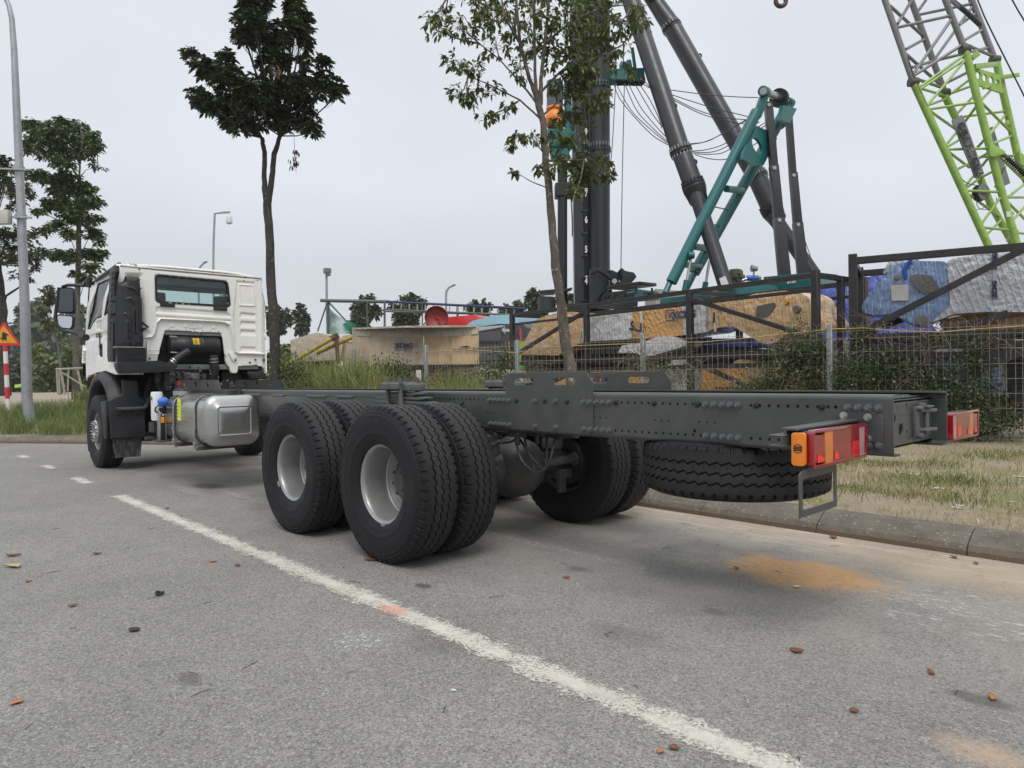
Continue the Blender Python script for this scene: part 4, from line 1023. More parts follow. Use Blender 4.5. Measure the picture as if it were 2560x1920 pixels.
# --- snorkel on the left of the rear wall ---
sn=emp('air_intake',(XC+.1,-1.0,1.5),truck)
snp=rp([(1045,430),(1150,400),(1180,312),(1400,335),(1415,440),(1432,700),(1450,1080),(1470,1330),(1465,1450),(1030,1450),(1020,1000)],zA,XC+.14)
ys_=[p[0] for p in snp];zs_=[p[1] for p in snp]
us=np.arange(min(ys_)-.02,max(ys_)+.02,.0095);vs=np.arange(min(zs_)-.02,max(zs_)+.02,.0095)
fl=[rp(q,zA,XC+.14) for q in ([(1190,490),(1290,500),(1390,600),(1395,625),(1330,570),(1270,525),(1195,505)],[(1190,680),(1250,665),(1320,720),(1355,820),(1355,1240),(1345,1240),(1335,820),(1300,745),(1240,690),(1200,692)],[(1190,1050),(1202,1050),(1210,1310),(1198,1310)],[(1140,925),(1170,912),(1220,950),(1245,1010),(1252,1310),(1242,1310),(1232,1020),(1205,965),(1165,930)],[(1300,840),(1310,840),(1312,1240),(1302,1240)])]
def hsn(u,v):
    h=.05*np.sqrt(np.clip(polysdf(snp,u,v)/.06,0,1))
    for f_ in fl:h+=.016*sst(polysdf(f_,u,v),-.010,.004)
    h+=.03*sst(u-min(ys_),.0,.16)
    return h
field('snorkel',us,vs,hsn,lambda u,v:polysdf(snp,u,v),lambda u,v,h:(XC+.08+h,u,v),BLK,sn,sm=60,thick=.08)
mb=MB();y0,y1=min(ys_),max(ys_);mb.b2((XC-.05,y0,zs_[-1]-.05),(XC+.09,y1,2.40));mb.build('snorkel_back',BLK,sn,bevel=.02)
q=[PXp(*zA(*a),XC+.12) for a in((1455,1060),(1530,1130),(1460,1190))];mb=MB();mb.tube([q[0]+V((0,-.02,0)),q[1],q[2]+V((0,-.02,0))],.02,8);mb.build('hose_hook',BLK,sn)
# bellows + clamps
zt=rp([(1100,1450)],zA,XC+.14)[0][1];zbm=rp([(640,818)],z1,XC+.14)[0][1]
n=12;mb=MB()
for k in range(n):
    z=zt-(zt-zbm)*(k+.5)/n;mb.box((XC+.10,(y0+y1)/2+.015,z),(.17,y1-y0+.02,(zt-zbm)/n*.62))
mb.box((XC+.10,(y0+y1)/2+.015,(zt+zbm)/2),(.14,y1-y0-.02,zt-zbm));mb.build('bellows',BLK,sn,bevel=.006,seg=2)
mb=MB();mb.box((XC+.10,(y0+y1)/2,zt-.002),(.175,y1-y0+.02,.012));mb.build('clamp_band',STEEL,sn)
# duct to the hose
mb=MB()
P=rp([(520,35),(1000,35),(1015,12),(1180,12),(1215,40),(1350,45),(1425,95),(1340,170),(1150,182),(620,205),(560,180),(530,100)],lambda x,y:(200+x*.16883,900+y*.16883),XC+.10)
mb.plate(rounded(P,.02,3),[],lambda u,v,w_:V((XC+.02+w_,u,v)),.17);mb.build('intake_duct',BLK,sn,bevel=.018,seg=3)
# air cleaner canister and hoses
def Q(x,y,X): return PXp(*zB(x,y),X)
XK=XC-.02
a=Q(490,1150,XK);b=Q(1130,1180,XK);r=(Q(800,1045,XK).z-Q(800,1290,XK).z)/2
mb=MB();Ld=(b-a).length;pr_=[(r*.85,-.01),(r*.97,0),(r,.015)]
for f in(.28,.31,.34,.58,.61,.64):pr_+=[(r,Ld*f-.012),(r*1.035,Ld*f-.006),(r*1.035,Ld*f+.004),(r,Ld*f+.010)]
pr_+=[(r,Ld-.04),(r*.96,Ld-.005),(r*.8,Ld),(.001,Ld+.002)]
cen=V((XK-.05,a.y,(a.z+b.z)/2));mb.lathe([(.001,-.012)]+pr_,o=cen,ax=(0,1,0),n=48)
an=emp('air_cleaner',cen,truck);mb.build('canister',BLK,an,sm=40)
lab=mat('label_yellow',(.80,.52,.02),.4,var=.05);q0=Q(828,1132,XK+.1)
mb=MB();cr_=r*1.006
for k in range(6):
    g0=math.radians(8+k*7);g1=math.radians(15+k*7)
    def C(g,y): return (cen.x+cr_*math.cos(g),y,cen.z+cr_*math.sin(g))
    yl,yr=a.y+Ld*.43,a.y+Ld*.625
    mb.add([C(g0,yl),C(g0,yr),C(g1,yr),C(g1,yl)],[(0,1,2,3)])
mb.build('warning_label',lab,an)
mb=MB()
for k in range(5):
    for j in range(2):
        g0=math.radians(14+k*6.4);cc=cr_+.002
        yl=a.y+Ld*(.445+j*.09);mb.beam((cen.x+cc*math.cos(g0),yl,cen.z+cc*math.sin(g0)),(cen.x+cc*math.cos(g0),yl+Ld*.07,cen.z+cc*math.sin(g0)),.004,.006)
mb.build('label_print',SEAM,an)['kind']='stuff'
mb=MB();mb.tube([Q(730,1240,XK+.1),Q(640,1290,XK+.12),Q(560,1350,XK+.13),Q(505,1410,XK+.13)],[.062,.058,.055,.055],16);mb.build('hose',BLK,an)
mb=MB()
for x,y in((545,1360),(525,1385)):
    p=Q(x,y,XK+.13);d=(Q(640,1290,XK+.12)-Q(505,1410,XK+.13)).normalized();mb.lathe([(.058,-.006),(.061,-.006),(.061,.006),(.058,.006)],o=p,ax=d,n=24)
mb.build('hose_clamp',STEEL,an)['kind']='stuff'
mb=MB();mb.tube([Q(1050,1290,XK+.05),Q(1055,1360,XK+.06),Q(1075,1450,XK+.06),Q(1065,1560,XK+.04),Q(1040,1640,XK)],[.065,.064,.062,.06,.06],16);mb.build('hose',BLK,an)
mb=MB()
for y in(1335,1375):
    p=Q(1055,y,XK+.06);mb.lathe([(.066,-.007),(.070,-.007),(.070,.007),(.066,.007)],o=p,ax=(0,.1,-1),n=24)
mb.build('hose_clamp',STEEL,an)['kind']='stuff'
for x,y in((520,1045),(530,1250)):
    mb=MB();p=Q(x,y,XK+.02);mb.beam(p+V((.06,-.05,0)),p+V((.06,.05,-.005)),.012,.02);mb.build('catch',STEEL,an,bevel=.003)
# engine: dark block with ribs, pipes, brackets
eng=emp('engine',(-7.0,0,.9),truck)
EB=mat('engine_dark',(.022,.022,.022),.6,.0,.4,8,.2,60,dust=.4,dcol=(.07,.065,.055));EG=mat('engine_grey',(.16,.155,.145),.5,.4,.3,10,.2,80,grime=.6);ERU=mat('engine_tan',(.20,.19,.175),.6,.2,.3,12,.1,80,grime=.4)
mb=MB();mb.b2((-8.0,-.36,.55),(-6.95,.36,1.40));mb.b2((-7.9,-.30,1.40),(-7.0,.30,1.55));mb.b2((-8.05,-.9,1.50),(-6.9,.85,1.95));mb.build('engine_block',EB,eng,bevel=.02)
mb=MB();mb.b2((-8.05,-1.0,.35),(-7.95,.9,1.4));mb.b2((-7.9,.42,.9),(-6.95,.98,1.38));mb.build('bulkhead',EB,eng,bevel=.01)
rr_=random.Random(5)
def EQ(x,y,X): return PXp(380+x*.14467,920+y*.14467,X)
for (x0,y0_,x1,y1_),mm,X in (((430,25,570,190),ERU,-6.8),((560,85,820,200),ERU,-6.7),((300,40,400,270),EG,-6.75),((600,-20,790,80),EB,-6.75),((830,100,930,200),EG,-6.72),((880,20,1100,190),EB,-6.9),((230,60,300,390),EB,-6.6),((170,90,240,400),EG,-6.95),((90,60,170,360),EB,-6.75),((1190,220,1300,380),EB,-6.7),((1330,250,1400,370),EG,-6.75)):
    a_=EQ(x0,y1_,X);b_=EQ(x1,y0_,X);mb=MB();mb.box(((a_.x)-.06,(a_.y+b_.y)/2,(a_.z+b_.z)/2),(.14,abs(b_.y-a_.y),abs(b_.z-a_.z)))
    for k in range(4):
        f=rr_.random();g=rr_.random();mb.tube([(X+.01,a_.y+(b_.y-a_.y)*f,a_.z+(b_.z-a_.z)*g),(X+.05,a_.y+(b_.y-a_.y)*f,a_.z+(b_.z-a_.z)*g)],rr_.uniform(.01,.022),6)
    mb.build('engine_part',mm,eng,bevel=.01,seg=2)
mb=MB()
for k in range(26):
    x=rr_.uniform(100,1350);y=rr_.uniform(40,380);p=EQ(x,y,-6.62);mb.tube([p,p+V((.02,0,0))],rr_.uniform(.008,.016),6)
mb.build('bolt_heads',STEEL,eng)['kind']='stuff'
mb=MB()
for k in range(16):
    x=rr_.uniform(100,1000);y=rr_.uniform(0,360);P=[EQ(x,y,-6.65)]
    for j in range(5):x+=rr_.uniform(-70,70);y+=rr_.uniform(-10,70);P.append(EQ(x,y,-6.65+rr_.uniform(-.08,.05)))
    mb.tube(P,rr_.uniform(.006,.012),6)
mb.build('engine_hoses',HOSE,eng)['kind']='stuff'
mb=MB();mb.tube([EQ(110,-10,-6.7),EQ(120,130,-6.7),EQ(100,260,-6.7)],.05,12);mb.build('coolant_pipe',EB,eng)
mb=MB();P=[EQ(440+6*k,262+(0 if k%2 else 12),-6.3) for k in range(12)];mb.b2(tuple(P[0]-V((.01,0,.02))),tuple(P[-1]+V((.01,0,.02))));mb.build('red_coupling',mat('coupling_red',(.5,.03,.03),.4),eng)
# dark floor between rails and gearbox
mb=MB();mb.b2((-6.9,-.22,.50),(-5.9,.22,1.0));mb.b2((-5.9,-.15,.62),(-5.5,.15,.95));mb.build('gearbox',EB,truck,bevel=.03)
mb=MB();mb.b2((XS,-1.0,.42),(-7.1,-.42,.50));mb.b2((-8.2,-1.0,.30),(-7.98,.95,.62));mb.build('front_beam',EB,truck,bevel=.02)
mb=MB();mb.tube([(XF,-.95,RC-.02),(XF,-.5,RC-.12),(XF,.5,RC-.12),(XF,.95,RC-.02)],.07,12);mb.build('front_axle',EB,truck)
for s in(-1,1):
    mb=MB()
    for k in range(4):mb.beam((XF-.8,s*.46,.80-.016*k-.0),(XF,s*.46,.60-.016*k),.08,.012);mb.beam((XF,s*.46,.60-.016*k),(XF+.85,s*.46,.80-.016*k),.08,.012)
    mb.build('front_spring',EB,truck)
    mb=MB();mb.tube([(XF+.15,s*.62,.55),(XF+.22,s*.5,1.3)],.05,12);mb.build('shock_absorber',EB,truck)
# --- front fender (left) ---
def fender(s,yo):
    f=emp('fender',(XF,s*1.1,.9),truck)
    C=(XF+.02,RC+.02)
    mb=MB();N=22;prof_=[(.66,1.0),(.66,yo),(.675,yo+.03),(.70,yo+.035),(.74,yo+.03),(.79,yo-.05),(.80,yo-.15)]
    rows=[]
    for i in range(N+1):
        g=math.radians(-28+ (196+0)*i/N) if True else 0
        g=math.radians(30+ (178)*i/N)
        sc_=1+.06*math.sin(g)
        rows.append([V((C[0]+math.cos(g)*r*sc_*.98,s*(y if j else .70),C[1]+math.sin(g)*r*sc_*1.02)) for j,(r,y) in enumerate(prof_)])
    P=[p for r in rows for p in r];m_=len(prof_)
    mb.add(P,[(i*m_+j,i*m_+j+1,(i+1)*m_+j+1,(i+1)*m_+j) for i in range(N) for j in range(m_-1)])
    o=mb.build('fender_arch',FEND,f,sm=50);md=o.modifiers.new('s','SOLIDIFY');md.thickness=.02;md.offset=0
    return f
f1=fender(-1,1.12)
f2=fender(1,1.05)
p=PY(*z1(397,910),-1.16);mb=MB();mb.box(p,(.05,.02,.045));mb.build('side_marker',mat('marker_orange',(.7,.12,.03),.35,var=.05),f1,bevel=.008)
# lower front skirt behind the arch, mud guard and flap (facing the rear)
XG=XF+.68
def zC(x,y): return (200+x*.16883,900+y*.16883)
P=rp([(395,600),(620,505),(615,375),(612,290),(840,300),(865,545),(940,590),(965,1140),(440,1165)],zC,XG)
mb=MB();mb.plate(P,[],lambda u,v,w_:V((XG+w_,u,v)),.05);mb.build('mud_guard',BLK,f1,bevel=.02,seg=3)
P2=rp([(395,600),(440,1165)],zC,XG)
mb=MB();mb.plate([(XG-.25,P2[0][1]-.02),(XG+.03,P2[0][1]),(XG+.03,P2[1][1]),(XG-.10,P2[1][1])],[],lambda u,v,w_:V((u,P2[1][0]-.02-w_,v)),.03);
mb.build('mud_guard_side',BLK,f1,bevel=.012)
P=rp([(470,1160),(915,1150),(890,1425),(515,1448)],zC,XG-.01)
def flap_m():
    T=NT('mud_flap_rubber');co=T.coord();n=T.noise(co,18,6,.8,(1,1.6,.35));m_=T.noise(co,3,3)
    c=T.mix(T.ma('MULTIPLY',T.rng(n,.48,.62),T.rng(m_,.3,.6,.3,.9)),(.02,.021,.023),(.17,.165,.155))
    return T.done(T.bsdf(c,.7,0,T.bump(n,.3,.01)))
mb=MB();mb.plate(P,[],lambda u,v,w_:V((XG+w_,u,v)),.008);mb.build('mud_flap',flap_m(),f1)
mb=MB();yb_=rp([(545,722),(700,722),(900,712),(960,705),(1010,640),(1040,580),(1090,550)],zC,XG+.1);mb.tube([(XG+.10-(.0 if i<4 else .05*(i-3)),a,b) for i,(a,b) in enumerate(yb_)],.027,12);mb.build('guard_tube',FRM,f1)
for x in(590,830):
    for y0_,y1_ in((655,690),(755,815)):
        a_=rp([(x-35,y1_)],zC,XG+.06)[0];b_=rp([(x+35,y0_)],zC,XG+.06)[0];mb=MB();mb.box((XG+.065,(a_[0]+b_[0])/2,(a_[1]+b_[1])/2),(.03,abs(b_[0]-a_[0]),abs(b_[1]-a_[1])));mb.tube([(XG+.08,(a_[0]+b_[0])/2,(a_[1]+b_[1])/2),(XG+.092,(a_[0]+b_[0])/2,(a_[1]+b_[1])/2)],.014,6);mb.build('tube_clamp',BLK,f1,bevel=.006)
# right rear part of the other fender guard peeping over the frame
P=rp([(1640,60),(1960,50),(2010,190),(1700,200),(1660,120)],lambda x,y:(380+x*.14467,920+y*.14467),-6.7)
mb=MB();mb.plate(P,[],lambda u,v,w_:V((-6.7-.03*0+w_,u,v)),-.35);mb.build('mud_guard',BLK,f2,bevel=.03,seg=3)
# --- fuel tank ---
def TQ(x,y): return (380+x*.14467,920+y*.14467)
# rear face plane location: choose its outer lower-left at the photo's place
TXr=-3.72
fc=[PXp(*TQ(*a),TXr) for a in((940,900),(1895,900),(1400,475),(1400,1345))]
TY0,TY1,TZ1,TZ0=fc[0].y,fc[1].y,fc[2].z,fc[3].z
TXf=PY(*TQ(235,800),TY0).x
tank=emp('fuel_tank',((TXr+TXf)/2,(TY0+TY1)/2,TZ0),truck)
ALU=NT('brushed_aluminium')
co=ALU.coord();nn=ALU.noise(co,60,4,.6,(.02,1,1));n2=ALU.noise(co,2.5,4)
ALU=ALU.done(ALU.bsdf(ALU.scale((.50,.495,.48),ALU.rng(n2,.3,.7,.92,1.06,False)),ALU.rng(nn,.3,.7,.18,.32,False),.95,ALU.bump(nn,.06,.004),Anisotropic=.4))
AL2=mat('pressed_aluminium',(.44,.44,.43),.33,.9,.08,2,.02,150)
def tring(X,ins,r):
    return [(X,a,b) for a,b in rrect(TY0+ins,TZ0+ins,TY1-ins,TZ1-ins,max(r-ins*.7,.02),8)]
def loft(rings,name,mm,par,sm=50,capA=True,capB=True):
    mb=MB();n=len(rings[0]);P=[p for r in rings for p in r]
    F=[(i*n+k,i*n+(k+1)%n,(i+1)*n+(k+1)%n,(i+1)*n+k) for i in range(len(rings)-1) for k in range(n)]
    if capA:F.append(tuple(range(n)))
    if capB:F.append(tuple((len(rings)-1)*n+k for k in range(n)))
    mb.add(P,F);return mb.build(name,mm,par,sm=sm)
loft([tring(TXf-.03,.05,.14),tring(TXf-.01,.012,.14),tring(TXf+.02,0,.14),tring(TXr-.10,0,.14)],'tank_shell',ALU,tank)
loft([tring(TXr-.11,-.003,.14),tring(TXr-.075,-.004,.14),tring(TXr-.045,.012,.14),tring(TXr-.018,.045,.14),tring(TXr-.004,.10,.14),tring(TXr,.110,.12),tring(TXr+.004,.118,.11),tring(TXr+.004,.122,.10),tring(TXr-.006,.130,.10),tring(TXr-.005,.134,.10),tring(TXr+.002,.145,.09),tring(TXr+.006,.2,.05)],'tank_end',AL2,tank,sm=60)
mb=MB();mb.b2((TXr-.12,TY0-.004,TZ0+.13),(TXr-.108,TY0+.0,TZ1-.13));mb.build('tank_seam',AL2,tank)
for x,_ in((370,0),(735,0)):
    X=PY(*TQ(x,900),TY0-.01).x
    for nm,dx,ww,ins,mm in(('strap_rubber',0,.065,-.006,RUBR),('strap',0,.035,-.012,STEEL)):
        A_=rrect(TY0+ins,TZ0+ins,TY1-ins,TZ1-ins,.145,8);B_=rrect(TY0+.002,TZ0+.002,TY1-.002,TZ1-.002,.138,8)
        mb=MB();mb.plate(A_,[B_],lambda u,v,w_,X=X,ww=ww:V((X-ww/2+w_,u,v)),ww);mb.build(nm,mm,tank,sm=50)
    mb=MB();mb.beam((X,TY0-.02,TZ0+.18),(X,TY0-.005,TZ0+.01),.03,.012);mb.tube([(X,TY0-.02,TZ0+.0),(X,TY0+.02,TZ0-.06)],.012,8);mb.box((X,TY0+.0,TZ0+.02),(.05,.05,.05));mb.build('strap_bolt',STEEL,tank,bevel=.004)
    mb=MB();mb.b2((X-.04,TY0+.03,TZ0-.05),(X+.04,-.42,TZ0-.008));mb.b2((X-.04,-.46,TZ0-.05),(X+.04,-.40,1.0));mb.build('tank_bracket',FRD,tank,bevel=.006)
YEL=mat('label_lime',(.72,.78,.02),.4,var=.05)
c=PY(*TQ(470,715),TY0);mb=MB();mb.b2((c.x-.05,TY0-.003,c.z-.13),(c.x+.05,TY0+.002,c.z+.13));lb=mb.build('warning_label',YEL,tank,sm=0)
mb=MB()
for k in range(5):mb.b2((c.x-.03,TY0-.0045,c.z-.09+k*.04),(c.x+.02+.01*(k%2),TY0-.0035,c.z-.08+k*.04))
mb.build('label_print',mat('label_ink',(.25,.3,.02),.6),lb,sm=0)['kind']='stuff'
c=PXp(*TQ(545,440),TXf+.32);
mb=MB();p=V((TXf+.20,TY0+.13,TZ1+.0));mb.tube([p,p+V((0,-.0,.05))],.10,20);mb.build('filler_neck',ALU,tank)
mb=MB();mb.lathe([(.001,.055),(.05,.055),(.075,.05),(.085,.03),(.085,.0),(.07,0)],o=p+V((0,0,.03)),ax=(0,-.15,1),n=24);mb.box(p+V((0,-.01,.09)),(.14,.03,.02));mb.build('filler_cap',BLK,tank,bevel=.004)
mb=MB();p=V((TXr-.3,(TY0+TY1)/2+.1,TZ1));mb.box(p+V((0,0,.025)),(.10,.08,.06));mb.tube([p+V((0,.03,.05)),p+V((.02,.06,.12)),p+V((.03,.10,.10)),p+V((.02,.08,.04))],.006,6);mb.build('fuel_sender',BLK,tank)
mb=MB();mb.b2((TXf+.3,-.47,TZ1-.01),(TXr-.5,-.40,TZ1+.06));mb.build('step_rail',FRD,truck,bevel=.006)
# urea / battery panel in front of the tank: black ribbed box with orange label, filter, blue cap
q=PXp(*TQ(190,1000),TXf-.05)
def bb(x0,y0_,x1,y1_,X,dp,nm,mm,par,bev=.008):
    a_=PXp(*TQ(x0,y1_),X);b_=PXp(*TQ(x1,y0_),X);mb=MB();mb.box((X-dp/2,(a_.y+b_.y)/2,(a_.z+b_.z)/2),(dp,abs(b_.y-a_.y),abs(b_.z-a_.z)));return mb.build(nm,mm,par,bevel=bev)
ff=emp('fuel_filter',(TXf-.3,TY0+.1,.7),truck)
bx=TXf-.04
bb(145,690,245,1240,bx,.10,'side_bracket',BLK,truck)
bb(137,780,150,1250,bx+.005,.11,'bracket_edge',STEEL,truck,.002);bb(236,780,252,1250,bx+.005,.02,'bracket_edge',STEEL,truck,.002)
bb(158,845,214,948,bx+.006,.008,'warning_label',mat('label_orange',(.85,.35,.02),.4,var=.05),truck,.001)
bb(178,795,212,825,bx+.006,.008,'white_label',mat('label_white',(.7,.7,.7),.4),truck,.001)
bb(118,1240,1,1,bx,.1,'x',BLK,truck) if False else None
a_=PXp(*TQ(85,750),bx-.12);mb=MB();rr2=.065;mb.lathe([(.001,0),(rr2*.9,0),(rr2,.02),(rr2,.33),(rr2*.9,.35),(.001,.35)],o=(a_.x,a_.y,PXp(*TQ(85,905),bx-.12).z),ax=(0,0,1),n=24);mb.build('filter_canister',mat('filter_white',(.66,.68,.70),.4),ff)
mb=MB()
for k in range(12):
    p=PXp(*TQ(rr_.uniform(10,200),rr_.uniform(470,570)),bx-.12);mb.box(p,(.06,rr_.uniform(.03,.07),rr_.uniform(.03,.06)))
mb.build('filter_head',EG,ff,bevel=.008)
p=PXp(*TQ(195,600),bx+.02);mb=MB();mb.lathe([(.001,.05),(.05,.05),(.06,.03),(.06,0),(.045,-.03)],o=p,ax=(.3,-.3,1),n=16);mb.build('adblue_cap',mat('cap_blue',(.03,.13,.5),.35),ff,bevel=.003)
mb=MB();mb.tube([PXp(*TQ(105,670),bx+.02),PXp(*TQ(85,720),bx+.02),PXp(*TQ(120,770),bx+.01),PXp(*TQ(150,790),bx)],.014,8);mb.build('fuel_hose',mat('hose_white',(.55,.55,.55),.4),ff)
mb=MB();mb.tube([PXp(*TQ(130,640),bx+.02),PXp(*TQ(60,690),bx+.02),PXp(*TQ(50,750),bx+.02),PXp(*TQ(120,780),bx)],.01,8);mb.build('fuel_hose',HOSE,ff)
bb(115,1240,420,1285,bx+.1,.25,'lower_bracket',FRD,truck)
bb(30,940,135,1120,bx-.15,.2,'battery_box',EB,truck)
bb(-90,1180,140,1250,bx-.2,.1,'step_tube',EB,truck)
# silencer / air tanks between tank and wheels
mb=MB();mb.tube([(-3.35,-.45,.60),(-2.35,-.45,.60)],.07,20);mb.build('air_reservoir',FRD,truck)
mb=MB();mb.tube([(-3.35,.55,.62),(-2.35,.55,.62)],.12,20);mb.build('air_reservoir',FRD,truck)
mb=MB();mb.b2((-5.6,.42,.50),(-3.9,1.02,1.05));mb.build('exhaust_box',FRD,truck,bevel=.03)
# ================= YARD BEHIND THE VERGE =================
class Pl:
    """vertical plane through two ground-plan points"""
    def __init__(s,A,B,off=0):
        s.u=V((B.x-A.x,B.y-A.y,0)).normalized();s.n=V((-s.u.y,s.u.x,0))
        if s.n.dot(CAM-A)>0:s.n=-s.n   # n points away from the camera
        s.o=V((A.x,A.y,0))+s.n*off
    def hit(s,x,y):
        r=ray(x,y);t=(s.o-CAM).dot(s.n)/r.dot(s.n);return CAM+r*t
    def uv(s,x,y): q=s.hit(x,y)-s.o;return (q.dot(s.u),q.z)
    def at(s,u,z,w_=0): return s.o+s.u*u+V((0,0,z))+s.n*w_
    def T(s): return lambda a,b,c=0:s.at(a,b,c)
    def off(s,d): p=Pl(s.o,s.o+s.u,0);p.n=s.n;p.u=s.u;p.o=s.o+s.n*d;return p
POST=mat('galvanised_post',(.30,.33,.33),.5,.3,.15,4,.05,80,grime=.35)
WIRE=mat('rusty_wire',(.34,.31,.265),.6,.2,.35,9,grime=.4)
CORDY=mat('yellow_cord',(.42,.30,.12),.7,var=.3)
# --- fence ---
fence=empty('wire_fence',(-3.5,6.8,.14),'long welded wire fence on grey posts between the verge and the yard','fence')
tops=[]
for px,py in((2820,783),(2540+0,795),(2074,815),(1607,839),(1292,853),(1064,865),(885,873),(737,880)):
    q=PZ(px,py,2.0);tops.append((px,q))
FP=[q for px,q in tops if px!=2540]
GZ=.13
for q in FP:
    mb=MB();mb.b2((q.x-.045,q.y-.035,0),(q.x+.045,q.y+.035,q.z+.02));mb.build('post',POST,fence,bevel=.006,seg=1)
for i in range(len(FP)-1):
    a,b=FP[i],FP[i+1];L_=(b-a).length;d=(b-a).normalized();mb=MB();r=.0030 if i<3 else .0038
    n=int(L_/.102)
    for k in range(1,n+1):
        p=a+d*(L_*k/(n+1));tp=random.uniform(-.01,.01);o_=random.uniform(-.012,.012)
        mb.tube([V((p.x,p.y+.0,GZ)),V((p.x+o_,p.y+o_,1.0)),V((p.x+o_*.5,p.y,p.z-.0+tp))],r,4,cap=False)
    for z in(.2,.42,.65,.88,1.10,1.33,1.56,1.78,1.90):
        P=[a+d*(L_*t)+V((0,.006,0)) for t in (0,.25,.5,.75,1)]
        mb.tube([V((p.x,p.y,z+random.uniform(-.006,.006))) for p in P],r,4,cap=False)
    mb.build('wire_panel',WIRE,fence)
P=[]
for x,y in((1064,880),(1180,875),(1292,882),(1360,868),(1500,862),(1607,858),(1760,855),(1900,842),(2074,823),(2160,820),(2250,828),(2350,830),(2450,822),(2560,815),(2700,808)):
    i=0;q=None
    for i in range(len(FP)-1):
        pl=Pl(FP[i],FP[i+1],-.03);u=(V((FP[i+1].x-FP[i].x,FP[i+1].y-FP[i].y,0))).length;h=pl.uv(x,y)
        if -.1<=h[0]*(1 if (FP[i+1]-FP[i]).dot(pl.u)>0 else -1)<=u+.1: q=pl.hit(x,y)
    if q:P.append(q)
mb=MB();mb.tube(P,.009,6);tag(mb.build('cord',CORDY),'slack yellow cord strung along the top of the wire fence','cord')
# --- black racks with wrapped machine booms ---
RK=mat('rack_black',(.008,.008,.009),.45,0,.2,3,.05,60,dust=.15,grime=.2,dcol=(.12,.09,.07))
def film(name,base,haze=.5,streak=(1,1,6),tone=(.62,.62,.62),rough=.25,sc_=5,vert=True):
    T=NT(name);co=T.coord('Pos')
    n=T.noise(co,sc_,6,.65,streak);n2=T.noise(co,2.2,5,.6);n3=T.noise(co,13,5,.7,(streak[0],streak[1],streak[2]*.6))
    wv=T.n('ShaderNodeTexWave',wave_type='BANDS',bands_direction='DIAGONAL');m_=T.n('ShaderNodeMapping');T.set(m_.inputs[0],co);m_.inputs[3].default_value=(streak[0],streak[1],streak[2]*.35);T.set(wv.inputs[0],m_.outputs[0])
    wv.inputs['Scale'].default_value=sc_*1.1;wv.inputs['Distortion'].default_value=4.0;wv.inputs['Detail'].default_value=3;wv.inputs['Detail Scale'].default_value=1.4;wv.inputs['Detail Roughness'].default_value=.6
    w2=T.rng(wv.outputs[1],.45,.98)
    f=T.ma('MULTIPLY',T.ma('ADD',.38,T.ma('ADD',T.ma('MULTIPLY',T.rng(n2,.25,.75),.22),T.ma('MULTIPLY',w2,.22))),1.0)
    c=T.mix(T.ma('MULTIPLY',f,haze),T.scale(base,T.rng(n2,.25,.75,.94,1.05,False)),tone)
    n4=T.noise(co,3.2,4,.55,(streak[0],streak[1],streak[2]*.5))
    cr_=T.rng(T.ma('ABSOLUTE',T.ma('SUBTRACT',n4,.5)),0,.014,1,0)
    n5=T.noise(co,9,3,.5,(streak[0],streak[1],streak[2]*.8));rd=T.ma('ABSOLUTE',T.ma('SUBTRACT',n5,.5));n6=T.noise(co,4,2,.5);rd2=T.ma('ABSOLUTE',T.ma('SUBTRACT',n6,.5))
    c=T.mix(T.ma('MULTIPLY',cr_,.22),c,(.82,.82,.82))
    h=T.ma('ADD',T.ma('MULTIPLY',w2,.35),T.ma('ADD',T.ma('MULTIPLY',n4,.7),T.ma('ADD',T.ma('MULTIPLY',rd2,3.0),T.ma('MULTIPLY',rd,2.0))))
    return T.done(T.bsdf(c,rough*1.1,0,T.bump(h,.6,.06),Coat_Weight=.8,Coat_Roughness=.1))
F_TAN=film('film_over_orange',(.56,.29,.07),.75,(1.6,1.6,.5),(.72,.56,.38))
F_ORG=film('film_tight_orange',(.62,.30,.05),.35,(1,1,1.5),(.68,.48,.28))
F_WHT=film('film_white',(.46,.46,.46),.8,(1,1,.25),(.74,.74,.74),.3,7)
F_SIL=film('film_silver',(.30,.31,.34),.8,(.8,.8,.9),(.58,.60,.65),.28,6)
F_BLU=film('film_over_blue',(.015,.11,.36),.75,(1.6,1.6,.5),(.34,.42,.52))
F_GRY=film('film_grey',(.26,.245,.22),.8,(1,1,.4),(.45,.44,.42),.4,6)
def shape(pl,pts,f,depth,name,mm,par,w0=0,bev=.06,rnd=.06,seg=3):
    P=[pl.uv(*f(*a)) for a in pts]
    if rnd:P=rounded(P,rnd,3)
    mb=MB();T=pl.T();mb.plate(P,[],lambda a,b,c:T(a,b,c+w0),depth);return mb.build(name,mm,par,sm=55,bevel=bev,seg=seg)
def bars(pl,segs,f,w_,name,par,mm=RK,w0=0,h=None):
    for (x0,y0),(x1,y1) in segs:
        a=pl.hit(*f(x0,y0))+pl.n*w0;b=pl.hit(*f(x1,y1))+pl.n*w0
        mb=MB();mb.beam(a,b,w_,h or w_,up=(0,0,1) if abs((b-a).normalized().z)<.9 else tuple(pl.u));mb.build(name,mm,par,bevel=.004,seg=1)
zD=lambda x,y:(1280+x*.37975,640+y*.37975)
zE=lambda x,y:(1880+x*.30741,620+y*.30741)
P1=D(2040,682,12.5);zr=P1.z
r_=ray(1280,785);P0=CAM+r_*((zr-CAM.z)/r_.z)
A1=Pl(P1,P0);B1=A1.off(1.7)
rk=empty('steel_rack',(A1.hit(1700,900).x,A1.hit(1700,900).y,.13),'long black steel rack holding the orange machine boom wrapped in film','rack')
U1=lambda x,y:A1.uv(*zD(x,y))
uR=U1(2000,140)[0];uL=U1(0,385)[0];sgn=1 if uL>uR else -1
tu=.09
